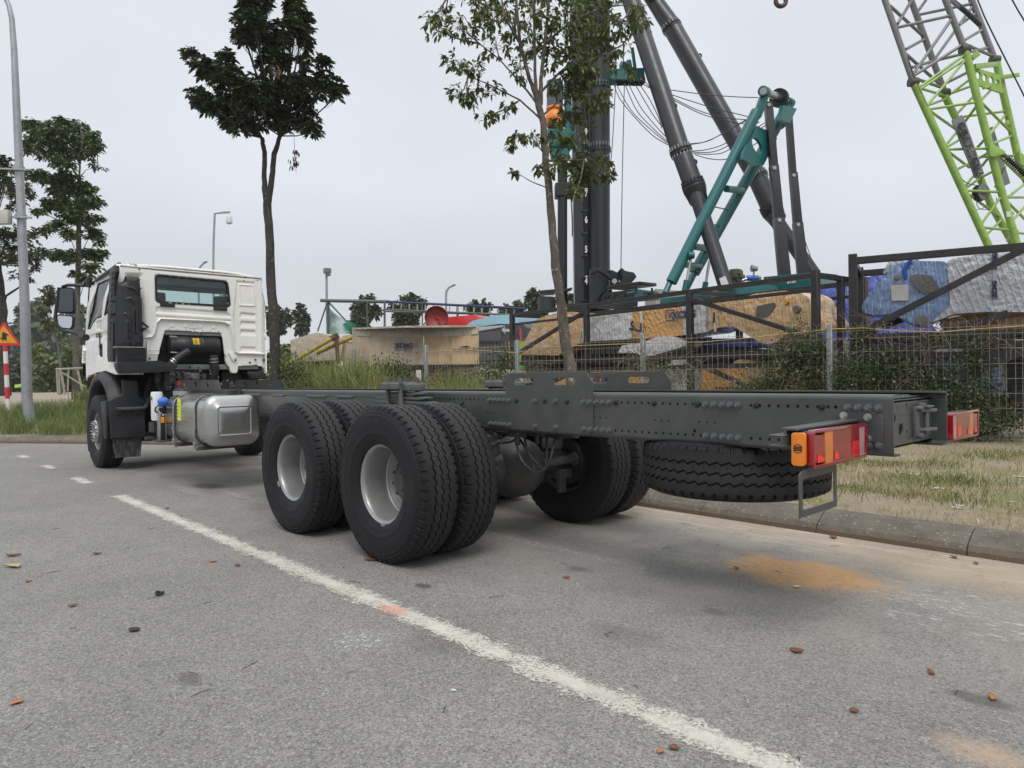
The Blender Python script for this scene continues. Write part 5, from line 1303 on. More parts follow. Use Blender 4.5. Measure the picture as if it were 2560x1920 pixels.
def rbeam(pl,u0,z0,u1,z1,w0=0,name='beam',t=tu,par=None,pl2=None):
    a=pl.at(u0,z0,w0);b=(pl2 or pl).at(u1,z1,0 if pl2 else w0);mb=MB();mb.beam(a,b,t,t,up=(0,0,1) if abs((b-a).normalized().z)<.9 else tuple(pl.u));return mb.build(name,RK,par,bevel=.004,seg=1)
zt=zr-.04;Lk=abs(uL-uR)
for pl,w_ in((A1,0),(B1,0)):
    rbeam(pl,uL,zt,uR,zt,par=rk);rbeam(pl,uL,zt-.26,uR,zt-.26,par=rk,t=.06)
for x in(2000,1170,490,0):
    u=U1(x,300)[0];rbeam(A1,u,.16,u,zr+(.05 if x==2000 else 0),name='upright',t=.12,par=rk);rbeam(B1,u,.16,u,zr+(.05 if x==2000 else 0),name='upright',t=.12,par=rk)
    rbeam(A1,u,zt-.0,u,zt,name='cross_bar',par=rk,pl2=B1)
um=U1(2000,300)[0];p_=A1.off(.85);rbeam(p_,um,.3,um,zr,name='upright',t=.11,par=rk)
zdeck=U1(1500,650)[1];
for dz in(0,-.22):
    for pl in(A1,B1): rbeam(pl,uL,zdeck+dz,uR,zdeck+dz,par=rk,t=.11)
for (x0,y0,x1,y1) in((20,655,490,362),(1170,280,2000,540),(1200,700,1560,860),(430,750,20,960)):
    a=U1(x0,y0);b=U1(x1,y1);rbeam(A1,a[0],a[1],b[0],b[1],w0=-.02,name='brace',t=.085,par=rk)
for k in range(6):
    u=uL+(uR-uL)*(k+.5)/6;rbeam(A1,u,zdeck-.1,u,zdeck-.1,name='cross_bar',par=rk,pl2=B1,t=.08)
# orange boom, in film
bo=empty('wrapped_boom',tuple(A1.hit(1700,800)),'long orange machine boom wrapped in clear film on the upper deck','machine boom')
M1=A1.off(.45)
shape(M1,[(60,650),(70,590),(110,510),(150,425),(200,400),(290,375),(400,368),(470,392),(480,560),(400,600),(300,655)],zD,.8,'boom_foot',F_TAN,bo,bev=.08)
shape(M1,[(508,392),(560,380),(790,358),(790,548),(510,562)],zD,.84,'film_band',F_WHT,bo,w0=-.03,bev=.08)
shape(M1,[(780,362),(1130,326),(1150,520),(860,545),(780,545)],zD,.8,'boom_body',F_ORG,bo,bev=.07)
shape(M1,[(1120,326),(1300,316),(1300,500),(1135,522)],zD,.84,'film_band',F_WHT,bo,w0=-.03,bev=.08)
shape(M1,[(1280,312),(1500,288),(1590,250),(1800,228),(1900,240),(1955,270),(1990,345),(2080,452),(2066,492),(1990,492),(1830,500),(1760,560),(1700,582),(1640,572),(1460,462),(1370,470),(1280,500)],zD,.86,'boom_head',F_TAN,bo,w0=-.03,bev=.10)
shape(M1,[(1620,330),(1740,305),(1745,330),(1700,395),(1640,410),(1612,400)],zD,.02,'grille',mat('grille_grey',(.12,.12,.11),.5,.2,.5,30,.8,60),bo,w0=-.045,bev=0)
INKB=mat('ink_blue',(.04,.07,.16),.5,var=.05);INKD=mat('ink_dark',(.02,.03,.07),.5,var=.05);WP=mat('tape_white',(.62,.62,.60),.5,var=.08)
def ptext(s,pl,x,y,f,size,mm,par,w0=-.06,rot=0,bold=0,xs=1):
    o=pl.hit(*f(x,y))+pl.n*w0;u=pl.u if pl.u.dot(RT)>0 else -pl.u
    c,s_=math.cos(rot),math.sin(rot)
    return text(s,size,lambda a,b,q:o+u*(a*c-b*s_)+V((0,0,1))*(a*s_+b*c)-pl.n*q,mm,par,'lettering',.003,bold=bold,xs=xs)
def emblem(pl,x,y,f,s,mm,par,w0=-.06):
    o=pl.hit(*f(x,y))+pl.n*w0;u=pl.u if pl.u.dot(RT)>0 else -pl.u
    T=lambda a,b,c=0:o+u*a*s+V((0,0,1))*b*s-pl.n*c
    mb=MB();mb.plate([(-1,-1),(1,-1),(1,1),(-1,1)],[[(-.8,-.8),(.8,-.8),(.8,.8),(-.8,.8)]],T,.004)
    mb.plate([(-.62,.5),(0,-.65),(.62,.5),(.36,.5),(0,-.2),(-.36,.5)],[],T,.004);mb.plate([(-.2,.5),(0,.15),(.2,.5)],[],T,.004)
    return mb.build('emblem',mm,par,sm=0)
emblem(M1,1052,392,zD,.13,INKB,bo);ptext('XCMG',M1,1140,388,zD,.22,INKB,bo,w0=-.05,bold=.01)
ptext('5',M1,803,462,zD,.25,INKD,bo,bold=.012);ptext('HD',M1,838,495,zD,.09,INKD,bo)
shape(M1,[(782,488),(782,470),(800,478),(860,488),(855,497)],zD,.01,'stripe',INKB,bo,w0=-.05,bev=0,rnd=0)
for x,y0,y1 in((860,355,520),(1345,360,498),(470,480,555)):
    shape(M1,[(x-7,y0),(x+7,y0),(x+10,y1),(x-4,y1)],zD,.01,'tape',WP,bo,w0=-.055,bev=0,rnd=0)
ptext('XCMG',M1,861,470,zD,.075,INKD,bo,w0=-.072,rot=-PI/2,bold=.004);ptext('XCMG',M1,1343,405,zD,.075,INKD,bo,w0=-.072,rot=-PI/2,bold=.004);ptext('XCMG',M1,470,520,zD,.07,INKD,bo,w0=-.072,rot=-PI/2)
mb=MB();c_=M1.hit(*zD(1885,352))+M1.n*-.06;mb.lathe([(.001,-.03),(.07,-.03),(.08,0),(.08,.1)],o=c_,ax=tuple(M1.n),n=16);mb.build('pin_boss',mat('boss_grey',(.16,.15,.14),.6,var=.4),bo)
mb=MB();c_=M1.hit(*zD(1815,285))+M1.n*-.06;mb.tube([c_,c_+V((.03,0,-.05)),c_+V((-.02,0,-.1))],.03,8);mb.build('hook_eye',mat('orange_paint',(.62,.33,.05),.4),bo)
# things on and under the decks
lw=empty('wrapped_boom',tuple(A1.hit(1700,960)),'orange boom in dull grey film on the lower deck behind weeds','machine boom')
shape(M1,[(1240,880),(1260,740),(1440,715),(1490,680),(1600,690),(1640,760),(1720,690),(1860,690),(2070,700),(2070,900),(1240,900)],zD,.8,'boom_body',F_TAN,lw,bev=.06)
shape(M1,[(1250,900),(1270,745),(1430,735),(1600,800),(1560,900)],zD,.8,'boom_plate',F_ORG,lw,w0=-.05,bev=.04)
shape(M1,[(990,900),(1010,760),(1060,735),(1160,730),(1160,900)],zD,.8,'boom_foot',F_WHT,lw,bev=.06)
ptext('MADE IN CHINA',M1,1440,872,zD,.09,INKD,lw,w0=-.06)
l2=empty('wrapped_boom',tuple(A1.hit(1480,950)),'low orange boom under film behind the slotted side plate, lettering showing on it','machine boom')
shape(M1,[(160,900),(200,770),(270,750),(560,755),(780,740),(960,760),(985,800),(985,900)],zD,.8,'boom_body',F_TAN,l2,bev=.06)
shape(M1,[(540,900),(560,757),(950,757),(950,900)],zD,.8,'boom_plate',F_ORG,l2,w0=-.04,bev=.04)
ptext('XCMG',M1,610,812,zD,.25,INKB,l2,bold=.01)
for pts,lab in (([(735,640),(760,590),(900,570),(1000,530),(1080,530),(1150,560),(1160,600),(1020,640),(900,680),(870,640)],'loose white film bundle sagging over the middle deck beam'),([(1525,640),(1600,628),(1720,625),(1720,640)],'thin white film scrap lying on the deck beam by the weeds'),([(1080,700),(1100,680),(1150,675),(1165,700),(1160,730),(1060,725)],'small white film heap between the decks beside the middle upright')):
    tag(shape(M1,pts,zD,.7,'film_bundle',F_WHT,None,w0=-.2,bev=.04),lab,'plastic film')
BT=film('blue_tarp',(.045,.07,.36),.5,(1.2,1.2,.7),(.13,.18,.52),.6,2)
tag(shape(A1.off(1.2),[(1185,545),(1600,540),(1600,600),(1185,606)],zD,.7,'blue_tarp',BT,None,bev=.03),'low strip of blue tarpaulin showing under the wrapped orange boom','tarpaulin')
dk=empty('dark_machine_part',tuple(A1.hit(1550,880)),'dark machine parts packed on the middle deck behind the fence','machine part')
for x0,y0,x1,y1 in((500,570,730,650),(60,650,480,700),(500,660,1160,720),(1180,610,1800,700)):
    shape(A1.off(.9),[(x0,y0),(x1,y0),(x1,y1),(x0,y1)],zD,.6,'casing',EB,dk,bev=.03)
for k in range(7):
    x=520+k*32;shape(A1.off(.8),[(x,580),(x+12,575),(x+16,640),(x+4,645)],zD,.03,'strut',mat('dull_teal',(.07,.11,.10),.5) if k==0 else bpy.data.materials['dull_teal'],dk,bev=0,rnd=0)
bk_=empty('stacked_steel',tuple(D(1700,900,19)),'dark stack of steel and casings filling the yard behind the orange booms','steel stack')
rq=random.Random(21)
for i in range(34):
    x=rq.uniform(1290,2560);y0=rq.uniform(840,905);dd=(21.9-(x-1280)/760*6.5 if x<2040 else 15.2)+rq.uniform(0,1.0);w_=rq.uniform(60,240);h=rq.uniform(14,60)
    a=D(x-w_/2,y0,dd);b=D(x+w_/2,y0+h,dd);u=A1.u;c=(a+b)/2;Ln=(b-a).dot(RT);mb=MB();mb.beam(c-u*Ln/2,c+u*Ln/2,rq.uniform(.3,.9),h*dd/FPX)
    mb.build('steel_piece',(EB,RK,bpy.data.materials['frame_grey'],bpy.data.materials['engine_dark'])[i%4],bk_,bevel=.01)
for x0,x1,d0_,d1_ in((1300,1700,23.6,20),(1700,2150,20,17.2),(2150,2700,17.2,16.5)):
    a=D(x0,905,d0_);b=D(x1-6,905,d1_);mb=MB();mb.beam(V((a.x,a.y,.98)),V((b.x,b.y,.98)),.8,1.7);mb.build('casing_block',EB,bk_,bevel=.03)
# --- second rack with blue boom ---
P2=D(2133,645,11.6);z2=P2.z;r_=ray(2560,608);P3=CAM+r_*((z2-CAM.z)/r_.z)
A2=Pl(P2,P3);B2=A2.off(1.7)
rk2=empty('steel_rack',(A2.hit(2300,900).x,A2.hit(2300,900).y,.13),'tall black steel rack at the right edge holding the blue boom','rack')
U2=lambda x,y:A2.uv(*zE(x,y))
u0=U2(820,70)[0];u1=U2(2212,0)[0];u9=u0+(u1-u0)*3.2
for pl in(A2,B2):
    rbeam(pl,u0,z2-.05,u9,z2-.05,par=rk2,t=.11)
    zd2=U2(1500,770)[1]
    for dz in(.12,-.05,-.2):rbeam(pl,u0,zd2+dz,u9,zd2+dz,par=rk2,t=.10)
    rbeam(pl,u0,.16,u0,z2+.06,name='upright',t=.13,par=rk2);rbeam(pl,u9,.16,u9,z2,name='upright',t=.13,par=rk2)
rbeam(A2,u0,z2-.05,u0,z2-.05,name='cross_bar',par=rk2,pl2=B2)
for (x0,y0,x1,y1,w_) in((860,702,2230,0,-.03),(1060,650,1230,580,1.2),(1230,790,2080,530,.4),(1800,1000,2260,830,-.03)):
    a=U2(x0,y0);b=U2(x1,y1);pl=A2.off(w_) if w_>0 else A2
    if w_>0:a=pl.uv(*zE(x0,y0));b=pl.uv(*zE(x1,y1))
    rbeam(pl,a[0],a[1],b[0],b[1],w0=-.02,name='brace',t=.10,par=rk2)
for k in range(8):
    mb=MB();a=U2(2130,900+k*38);b=U2(2700,900+k*38);T=A2.T();mb.beam(T(a[0],a[1],.3),T(b[0],b[1],.3),.04,.03);
    mb.build('slat',RK,rk2)
shape(A2.off(.35),[(2050,820),(2800,800),(2800,1300),(2100,1300)],zE,.5,'dark_panel',RK,rk2)
bb_=empty('wrapped_boom',tuple(A2.hit(2350,760)),'blue and silver machine boom wrapped in clear film in the right-hand rack','machine boom')
M2=A2.off(.4)
shape(M2,[(888,480),(905,440),(1100,205),(1125,160),(1190,125),(1290,110),(1370,105),(1580,108),(1605,200),(1612,480),(1460,600),(1400,642),(1350,635),(1200,565),(1130,535),(1000,550),(905,525)],zE,.8,'boom_head',F_BLU,bb_,bev=.08)
shape(M2,[(1110,100),(1180,82),(1320,70),(1375,95),(1290,115),(1180,130),(1070,215),(1068,190)],zE,.7,'film_fold',F_SIL,bb_,w0=.05,bev=.04)
shape(M2,[(1585,108),(1640,85),(1760,62),(2000,42),(2300,38),(2900,30),(2900,525),(1900,520),(1650,535),(1450,612),(1612,470)],zE,.84,'boom_body',F_SIL,bb_,w0=-.02,bev=.12)
shape(M2,[(1275,235),(1330,215),(1460,225),(1530,340),(1400,380),(1330,330)],zE,.02,'grille',bpy.data.materials['grille_grey'],bb_,w0=-.04,bev=0)
shape(M2,[(1132,305),(1272,298),(1275,428),(1136,430)],zE,.012,'paper_sheet',mat('paper',(.50,.49,.46),.7,var=.1,vs=8),bb_,w0=-.04,bev=0,rnd=0)
mb=MB();c_=M2.hit(*zE(1180,243))+M2.n*-.03;mb.lathe([(.001,-.03),(.035,-.03),(.045,0)],o=c_,ax=tuple(M2.n),n=14);mb.build('pin_boss',bpy.data.materials['boss_grey'],bb_)
mb=MB();c_=M2.hit(*zE(1378,592))+M2.n*-.03;mb.lathe([(.001,-.04),(.08,-.04),(.09,0)],o=c_,ax=tuple(M2.n),n=16);mb.build('pin_boss',bpy.data.materials['boss_grey'],bb_)
mb=MB();P=[M2.hit(*zE(*a))-M2.n*.04 for a in((1310,78),(1265,130),(1240,190),(1250,260))];mb.tube(P,[.02,.035,.035,.02],8);mb.build('blue_strap',mat('strap_blue',(.02,.07,.38),.5),bb_)
shape(M2,[(1955,60),(1990,60),(1985,450),(1955,455)],zE,.01,'tape',mat('tape_clear',(.42,.43,.46),.4),bb_,w0=-.035,bev=0,rnd=0)
ptext('XCMG',M2,1971,335,zE,.085,INKD,bb_,w0=-.05,rot=PI/2,bold=.006);emblem(M2,1969,398,zE,.035,INKD,bb_,w0=-.05)
ptext('XCMG',M2,1974,110,zE,.085,INKD,bb_,w0=-.05,rot=PI/2,bold=.006)
ob=tag(shape(A2.off(1.0),[(1520,590),(1650,560),(2000,515),(2900,500),(2900,680),(1560,660)],zE,.5,'wrapped_part',F_ORG,None,bev=.04),'orange part in film lying beneath the silver boom at the right edge','machine part')
lb2=empty('wrapped_boom',tuple(A2.hit(2350,950)),'blue and grey machine boom wrapped in loose film on the lower deck at the right','machine boom')
shape(M2,[(1000,850),(1100,820),(1480,830),(1500,900),(1480,1200),(1000,1200)],zE,.8,'boom_foot',film('film_dark',(.05,.055,.07),.6,(1.2,1.2,.4),(.20,.20,.21)),lb2,bev=.08)
shape(M2,[(1440,860),(1500,820),(1700,835),(2000,850),(2060,1200),(1470,1200)],zE,.8,'boom_head',F_BLU,lb2,w0=-.02,bev=.08)
shape(M2,[(1990,860),(2212,835),(2900,800),(2900,1160),(2030,1160)],zE,.82,'boom_body',F_GRY,lb2,w0=-.01,bev=.08)
shape(M2,[(1450,840),(1560,812),(1740,830),(1700,880),(1500,900)],zE,.7,'film_fold',F_SIL,lb2,w0=-.06,bev=.05)
bt=tag(shape(B1.off(.9),[(2480//1,735),(2500,735)],lambda x,y:(x,y),.1,'x',BT,None) if False else shape(Pl(D(2100,700,15.5),D(2400,700,14.5)),[(2010,740),(2035,716),(2100,705),(2150,698),(2200,684),(2240,700),(2345,830),(2330,870),(2120,890),(2080,880),(2020,860)],lambda x,y:(x,y),1.6,'tarp_covered_load',BT,None,bev=.15),'high load covered by a blue tarpaulin between the two black racks','tarpaulin')
for pts,lab in (([(2110,850),(2125,846),(2132,965),(2118,968)],'white board leaning behind the fence post'),([(2078,875),(2090,873),(2092,960),(2080,962)],'narrow pale board standing behind the weeds')):
    tag(shape(A1.off(.0),pts,lambda x,y:(x,y),.03,'board',mat('pale_board',(.50,.48,.43),.8) if 'pale_board' not in bpy.data.materials else bpy.data.materials['pale_board'],None,bev=0,rnd=0),lab,'board')
# --- plywood crates ---
zF=lambda x,y:(680+x*.32550,640+y*.32550)
def ply(name,col):
    T=NT(name);co=T.coord('Pos');n=T.noise(co,3,6,.7,(1,1,.35));f=T.noise(co,14,5,.7,(1,1,.15));g=T.noise(co,1.3,5,.6)
    c=T.scale(col,T.rng(f,.3,.7,.85,1.12,False));c=T.mix(T.rng(n,.48,.72,0,.65),c,(.24,.175,.11));c=T.mix(T.rng(g,.5,.75,0,.4),c,(.35,.30,.25))
    return T.done(T.bsdf(c,.85,0,T.bump(f,.15,.01)))
PLY=ply('plywood',(.58,.42,.25));PLYG=ply('plywood_grey',(.50,.41,.30))
FLM=film('crate_film',(.44,.35,.25),.7,(2.2,2.2,.3),(.58,.52,.44),.35,6)
def crate(cpx,dc,lx,rx,yt,yb,lab,grp,film_=True,dl=None,planks=True,ytl=None,ytr=None,ybl=None,ybr=None,bev=.01):
    """corner at pixel cpx, depth dc; faces run to lx and rx"""
    C=D(cpx,yt,dc);zt_=C.z;zb_=CAM.z+(D(cpx,yb,dc).z-CAM.z)
    def at(x,y): r=ray(x,y);return CAM+r*((zt_-CAM.z)/r.z)
    Lp=at(lx,ytl);Rp=at(rx,ytr)
    t=empty('plywood_crate',(C.x,C.y,zb_),lab,'crate',grp)
    for (a,b,nm,mm) in((C,Rp,'side_panel',PLY),(C,Lp,'side_panel',PLYG)):
        d=V((b.x-a.x,b.y-a.y,0));Ln=d.length;d.normalize();nrm=V((-d.y,d.x,0))
        if nrm.dot(CAM-a)>0:nrm=-nrm
        k=max(2,int(round(Ln/1.2)))
        for i in range(k):
            p=a+d*(Ln*i/k+.004);q=a+d*(Ln*(i+1)/k-.004);mb=MB()
            mb.add([V((p.x,p.y,zb_))+nrm*0,V((q.x,q.y,zb_)),V((q.x,q.y,zt_)),V((p.x,p.y,zt_)),V((p.x,p.y,zb_))+nrm*.04,V((q.x,q.y,zb_))+nrm*.04,V((q.x,q.y,zt_))+nrm*.04,V((p.x,p.y,zt_))+nrm*.04],[(0,1,2,3),(7,6,5,4),(0,4,5,1),(1,5,6,2),(2,6,7,3),(3,7,4,0)])
            mb.build('panel',mm,t,sm=0)
    # lid and skids
    dR=V((Rp.x-C.x,Rp.y-C.y,0));dL=V((Lp.x-C.x,Lp.y-C.y,0));F4=C+dR+dL
    mb=MB();q=[C,Rp,F4,Lp];mb.add([V((p.x,p.y,zt_-.01)) for p in q]+[V((p.x,p.y,zt_+.04)) for p in q],[(0,1,2,3),(7,6,5,4),(0,4,5,1),(1,5,6,2),(2,6,7,3),(3,7,4,0)])
    mb.build('lid',FLM if film_ else PLYG,t,sm=0)
    mb=MB();zz=zb_-.10
    q2=[C+dR*.01+dL*.01,Rp-dR*.01+dL*.01,F4-dR*.02-dL*.02,Lp-dL*.01+dR*.01];mb.add([V((p.x,p.y,zz+.02)) for p in q2]+[V((p.x,p.y,zb_)) for p in q2],[(0,1,2,3),(7,6,5,4),(0,4,5,1),(1,5,6,2),(2,6,7,3),(3,7,4,0)]);mb.build('skid_base',RK,t,sm=0)
    for (a,d) in((C,dR),(C,dL)):
        Ln=d.length;u=d.normalized();nrm=V((-u.y,u.x,0))
        if nrm.dot(CAM-a)<0:nrm=-nrm
        if film_:
            # film skirt hanging over the top edge, wavy lower hem
            N=46;mb=MB();top=[];bot=[];rg=random.Random(int(cpx))
            ph=rg.uniform(0,6)
            for i in range(N+1):
                s_=i/N;w_=.012+.010*math.sin(s_*Ln*9+ph)+.006*math.sin(s_*Ln*23)
                p=a+u*(Ln*s_);top.append(V((p.x,p.y,zt_+.045))+nrm*.006);bot.append(V((p.x,p.y,zt_-.20-.03*math.sin(s_*Ln*2.1+ph)))+nrm*(w_+.004))
            md_=[(top[i]*.5+bot[i]*.5)+nrm*(.012*math.sin(i*1.7)) for i in range(N+1)]
            n_=N+1;mb.add(top+md_+bot,[(i,i+1,n_+i+1,n_+i) for i in range(N)]+[(n_+i,n_+i+1,2*n_+i+1,2*n_+i) for i in range(N)])
            mb.build('film_cover',FLM,t,sm=60)
        for k in range(int(Ln/.18)):
            p=a+u*(.09+k*.18);mb=MB();mb.box((p.x,p.y,zb_-.045),(.05,.05,.08),tp=1)
            if k%6==0:mb.build('skid_block',PLYG,t,sm=0)
    return t,C,Lp,Rp,zb_,zt_
g='plywood crates stacked in the yard'
ct,C,Lp,Rp,zb_,zt_=crate(1059,19.0,880,1196,822,913,'big plywood crate with a film-covered lid, topmost at the right end of the crate row',g,ytl=823,ytr=817)
pl=Pl(C,Rp,-.02);emblem(pl,1158,875,lambda x,y:(x,y),.0001,INKD,ct) if False else None
ptext('XCMG 徐工集团',pl,1166,874,lambda x,y:(x,y),.11,INKD,ct,w0=-.02)
shape(pl,[(1150,868),(1158,865),(1166,864),(1174,866),(1174,867.5),(1150,868.5)],lambda x,y:(x,y),.01,'crane_mark',INKD,ct,w0=-.01,bev=0,rnd=0)
pl=Pl(C,Lp,-.02);ptext('XCMG',pl,1010,864,lambda x,y:(x,y),.17,INKB,ct,w0=-.02,bold=.006);ptext('徐工集团',pl,1008,873,lambda x,y:(x,y),.12,INKB,ct,w0=-.02);emblem(pl,997,863.5,lambda x,y:(x,y),.06,INKB,ct,w0=-.02)
crate(1060,19.0,930,1190,919,985,'lower plywood crate under the big film-covered crate, grass growing before it',g,film_=False,ytl=920,ytr=917.5)
crate(953,21.5,856,975,834,920,'plywood crate with a hanging film edge behind the yellow pipes',g,ytl=842,ytr=833)
tag(shape(Pl(C,Rp,-.02),[(1090,907),(1130,909),(1200,922),(1290,925),(1310,960),(1120,960),(1098,940)],lambda x,y:(x,y),.8,'film_covered_crate',film('film_beige',(.40,.33,.26),.7,(1,1,1),(.55,.50,.44)),None,w0=.1,bev=.05),'low crate under crumpled beige film right of the stacked plywood crates','crate')
fc=tag(shape(Pl(D(760,840,23),D(900,840,22.5)),[(725,850),(790,831),(822,838),(860,846),(850,900),(730,905)],lambda x,y:(x,y),1.6,'film_covered_crate',FLM,None,bev=.05),'beige crate under slack film at the far left end of the crate row','crate')
# papers on crates
for k,(x0,y0,x1,y1,d) in enumerate(((930,848,942,868,20.6),(1040,925,1053,958,18.3))):
    a=D(x0,y1,d);b=D(x1,y0,d);mb=MB();mb.beam((a+b)/2+V((0,0,-(b.z-a.z)/2)),(a+b)/2+V((0,0,(b.z-a.z)/2)),.006,(x1-x0)*d/FPX,up=tuple(RT));tag(mb.build('white_sheet',WP,sm=0),['white sheet in film pinned to the crate behind the yellow pipes','white paper sheet on the lower crate beside the fence post'][k],'sheet')
# --- yellow pipes on rusty stands ---
YP=mat('yellow_worn',(.42,.30,.03),.5,0,.2,3,.1,40,grime=.5);RU=mat('rust_brown',(.16,.085,.04),.8,0,.35,5,.4,50)
for (p,d0,d1,st,lb) in((((-300,1080),(470,628)),17.4,18.6,((490,600),(510,830)),'yellow pipe sloping down left into the grass, further left'),(((340,748),(640,612)),18.6,18.9,((650,595),(715,870)),'shorter yellow pipe propped on a rusty stand by the crates')):
    t=empty('yellow_pipe',tuple(D(*zF(*p[1]),d1)),lb,'pipe')
    mb=MB();mb.tube([D(*zF(*p[0]),d0),D(*zF(*p[1]),d1)],.055,14);mb.build('pipe',YP,t)
    mb=MB();q=D(*zF(*p[1]),d1);d=(q-D(*zF(*p[0]),d0)).normalized();mb.tube([q-d*.05,q+d*.14],.095,6);mb.build('end_clamp',RU,t)
    mb=MB();mb.tube([D(*zF(*st[0]),d1),D(*zF(*st[1]),d1)],[.06,.05],10);mb.build('stand',RU,t)
# --- parked machines behind the crates ---
RD=mat('red_paint',(.62,.045,.045),.35,var=.06,coat=.4);LB=mat('light_blue_paint',(.28,.48,.58),.35,var=.06,coat=.4);DG=mat('dark_grey_paint',(.045,.05,.056),.4,var=.1,coat=.3);LG=mat('light_grey_paint',(.45,.46,.46),.4,var=.06);LGN=mat('lime_paint',(.25,.55,.04),.4,var=.06)
tr=empty('mixer_truck',tuple(D(1120,820,26)),'red truck with a round dark red hopper showing above the crate','truck')
PR=Pl(D(1080,800,26),D(1200,800,25))
shape(PR,[(1325,490),(1345,468),(1570,450),(1588,485),(1500,530),(1480,560),(1300,560)],zF,2.0,'cab_roof',RD,tr,bev=.06)
mb=MB();c_=D(*zF(1262,482),25.2);ax=(CAM-c_).normalized()+V((0,0,.25));mb.lathe([(.22,-.12),(.38,.0),(.42,.25),(.40,.27),(.37,.02),(.2,-.05),(.001,-.05)],o=c_,ax=tuple(ax),n=28);mb.build('hopper',mat('dark_red',(.28,.035,.03),.45),tr)
mb=MB();mb.beam(c_+V((-.30,0,.10)),c_+V((.30,.0,-.02)),.05,.05);mb.beam(c_+V((0.1,0,.1)),c_+V((.1,.0,-.5)),.04,.04);mb.build('hopper_bar',RD,tr)
mb=MB();mb.box(D(*zF(1268,545),25.9),(.7,.6,1.0));mb.build('chute',bpy.data.materials['dark_red'],tr,bevel=.1)
tb=empty('blue_truck',tuple(D(1230,820,25)),'light blue truck cab roof behind the dark grey container','truck')
PB=Pl(D(1180,800,25),D(1280,800,24))
shape(PB,[(1500,525),(1540,498),(1700,455),(1880,448),(1900,520),(1740,522),(1600,545),(1500,545)],zF,2.0,'cab_roof',LB,tb,bev=.1)
shape(PB,[(1515,540),(1600,528),(1720,520),(1720,560),(1515,560)],zF,2.0,'cab_side',DG,tb,w0=.05)
td=empty('grey_container',tuple(D(1220,860,23)),'dark grey machine housing with a pale curved top band beside the crate','machine')
PD=Pl(D(1190,850,23),D(1300,850,22.3))
shape(PD,[(1580,580),(1770,550),(1790,535),(1930,520),(1960,560),(1960,900),(1580,900)],zF,2.2,'housing',DG,td,bev=.04)
shape(PD,[(1580,550),(1780,532),(1775,548),(1580,582)],zF,2.0,'top_band',LG,td,w0=-.04,bev=.02,rnd=0)
shape(PD,[(1765,568),(1790,540),(1790,560),(1830,560),(1830,585),(1790,580),(1795,600)],zF,.02,'arrow',LG,td,w0=-.03,bev=0,rnd=0)
shape(PD,[(1580,665),(1775,660),(1775,672),(1580,678)],zF,.02,'panel_line',SEAM,td,w0=-.03,bev=0,rnd=0)
shape(PD,[(1590,590),(1765,572),(1765,650),(1590,655)],zF,.02,'side_panel',mat('grey_panel',(.075,.08,.09),.35),td,w0=-.025,bev=.005,rnd=.03)
shape(PD,[(1585,700),(1770,690),(1770,800),(1585,805)],zF,.02,'side_panel',bpy.data.materials['grey_panel'],td,w0=-.025,bev=.005,rnd=.03)
tg=empty('lime_machine',tuple(D(1295,880,21)),'lime green machine part with an orange strip standing between crate and rack','machine')
PG=Pl(D(1270,850,21),D(1310,850,21))
shape(PG,[(1815,655),(1950,655),(1950,900),(1830,900)],zF,.6,'panel',LGN,tg,bev=.02);shape(PG,[(1817,665),(1828,665),(1845,860),(1832,860)],zF,.05,'strip',mat('orange_strip',(.75,.15,.03),.5),tg,w0=-.06,bev=0)
shape(PG,[(1900,555),(1912,555),(1918,660),(1905,660)],zF,.1,'red_strap',RD,tg,w0=-.3,bev=0)
mb=MB();mb.tube([D(*zF(*a),21) for a in((1900,560),(1880,600),(1905,640),(1920,655))],.02,6);mb.build('hose',HOSE,tg)
# --- shed frame with net ---
SG=mat('shed_steel',(.10,.12,.12),.5,.2,.15);SBL=mat('shed_blue',(.015,.03,.10),.45,var=.1)
sh=empty('shed_frame',tuple(D(960,860,34)),'long light shed frame with a blue tube along its eave and no roof sheets','shed')
def B(p,q,d0,d1,w_,nm='beam',mm=SG,par=sh,f=zF,n=6):
    mb=MB();mb.tube([D(*f(*p),d0),D(*f(*q),d1)],w_,n);mb.build(nm,mm,par)
B((375,342),(900,352),34,33,.09);B((880,350),(1950,405),33,27,.06,'eave_tube',SBL);B((870,410),(1890,455),33,27,.045,'rail');B((870,425),(1500,442),35,30,.05,'rail')
for x,y0,y1 in((430,345,615),(438,345,615),(865,350,570),(730,350,590),(1425,380,470),(1155,365,545)):
    d=34-(x-430)/1500*6;B((x,y0),(x,y1),d,d,.055 if x in(865,430,1425) else .035,'post')
for k in range(16):
    x=930+k*62;y=354+(x-900)*.05;d=33-(x-900)/1050*6;B((x,y+5),(x,y+48),d,d,.03,'purlin_bracket',LG)
B((440,360),(590,520),34,34,.04,'brace');B((420,370),(350,580),34,34,.04,'brace');B((590,520),(700,640),34,34,.04,'brace')
B((1200,480),(1150,550),30,30,.03,'brace')
T=NT('green_net');tr_=T.n('ShaderNodeBsdfTransparent');df=T.bsdf((.03,.20,.12),.8);m_=T.n('ShaderNodeMixShader');co=T.coord('Pos')
S=T.n('ShaderNodeSeparateXYZ');T.set(S.inputs[0],co)
T.set(m_.inputs[0],T.rng(T.noise(co,1.2,4,.6),.35,.65,.35,.85));T.set(m_.inputs[1],tr_.outputs[0]);T.set(m_.inputs[2],df.outputs[0]);NET=T.done(m_.outputs[0])
rows=[]
for i in range(13):
    t=i/12
    a=V((440+(830-440)*t,395+(585-395)*(t**.62)));b=V((440+(830-440)*t,605+ (590-605)*t))
    rows.append([D(*zF(a.x+(b.x-a.x)*s_,a.y+(b.y-a.y)*s_),34.3-t*1.2+.25*math.sin(t*9+s_*2)) for s_ in(0,.25,.5,.75,1)])
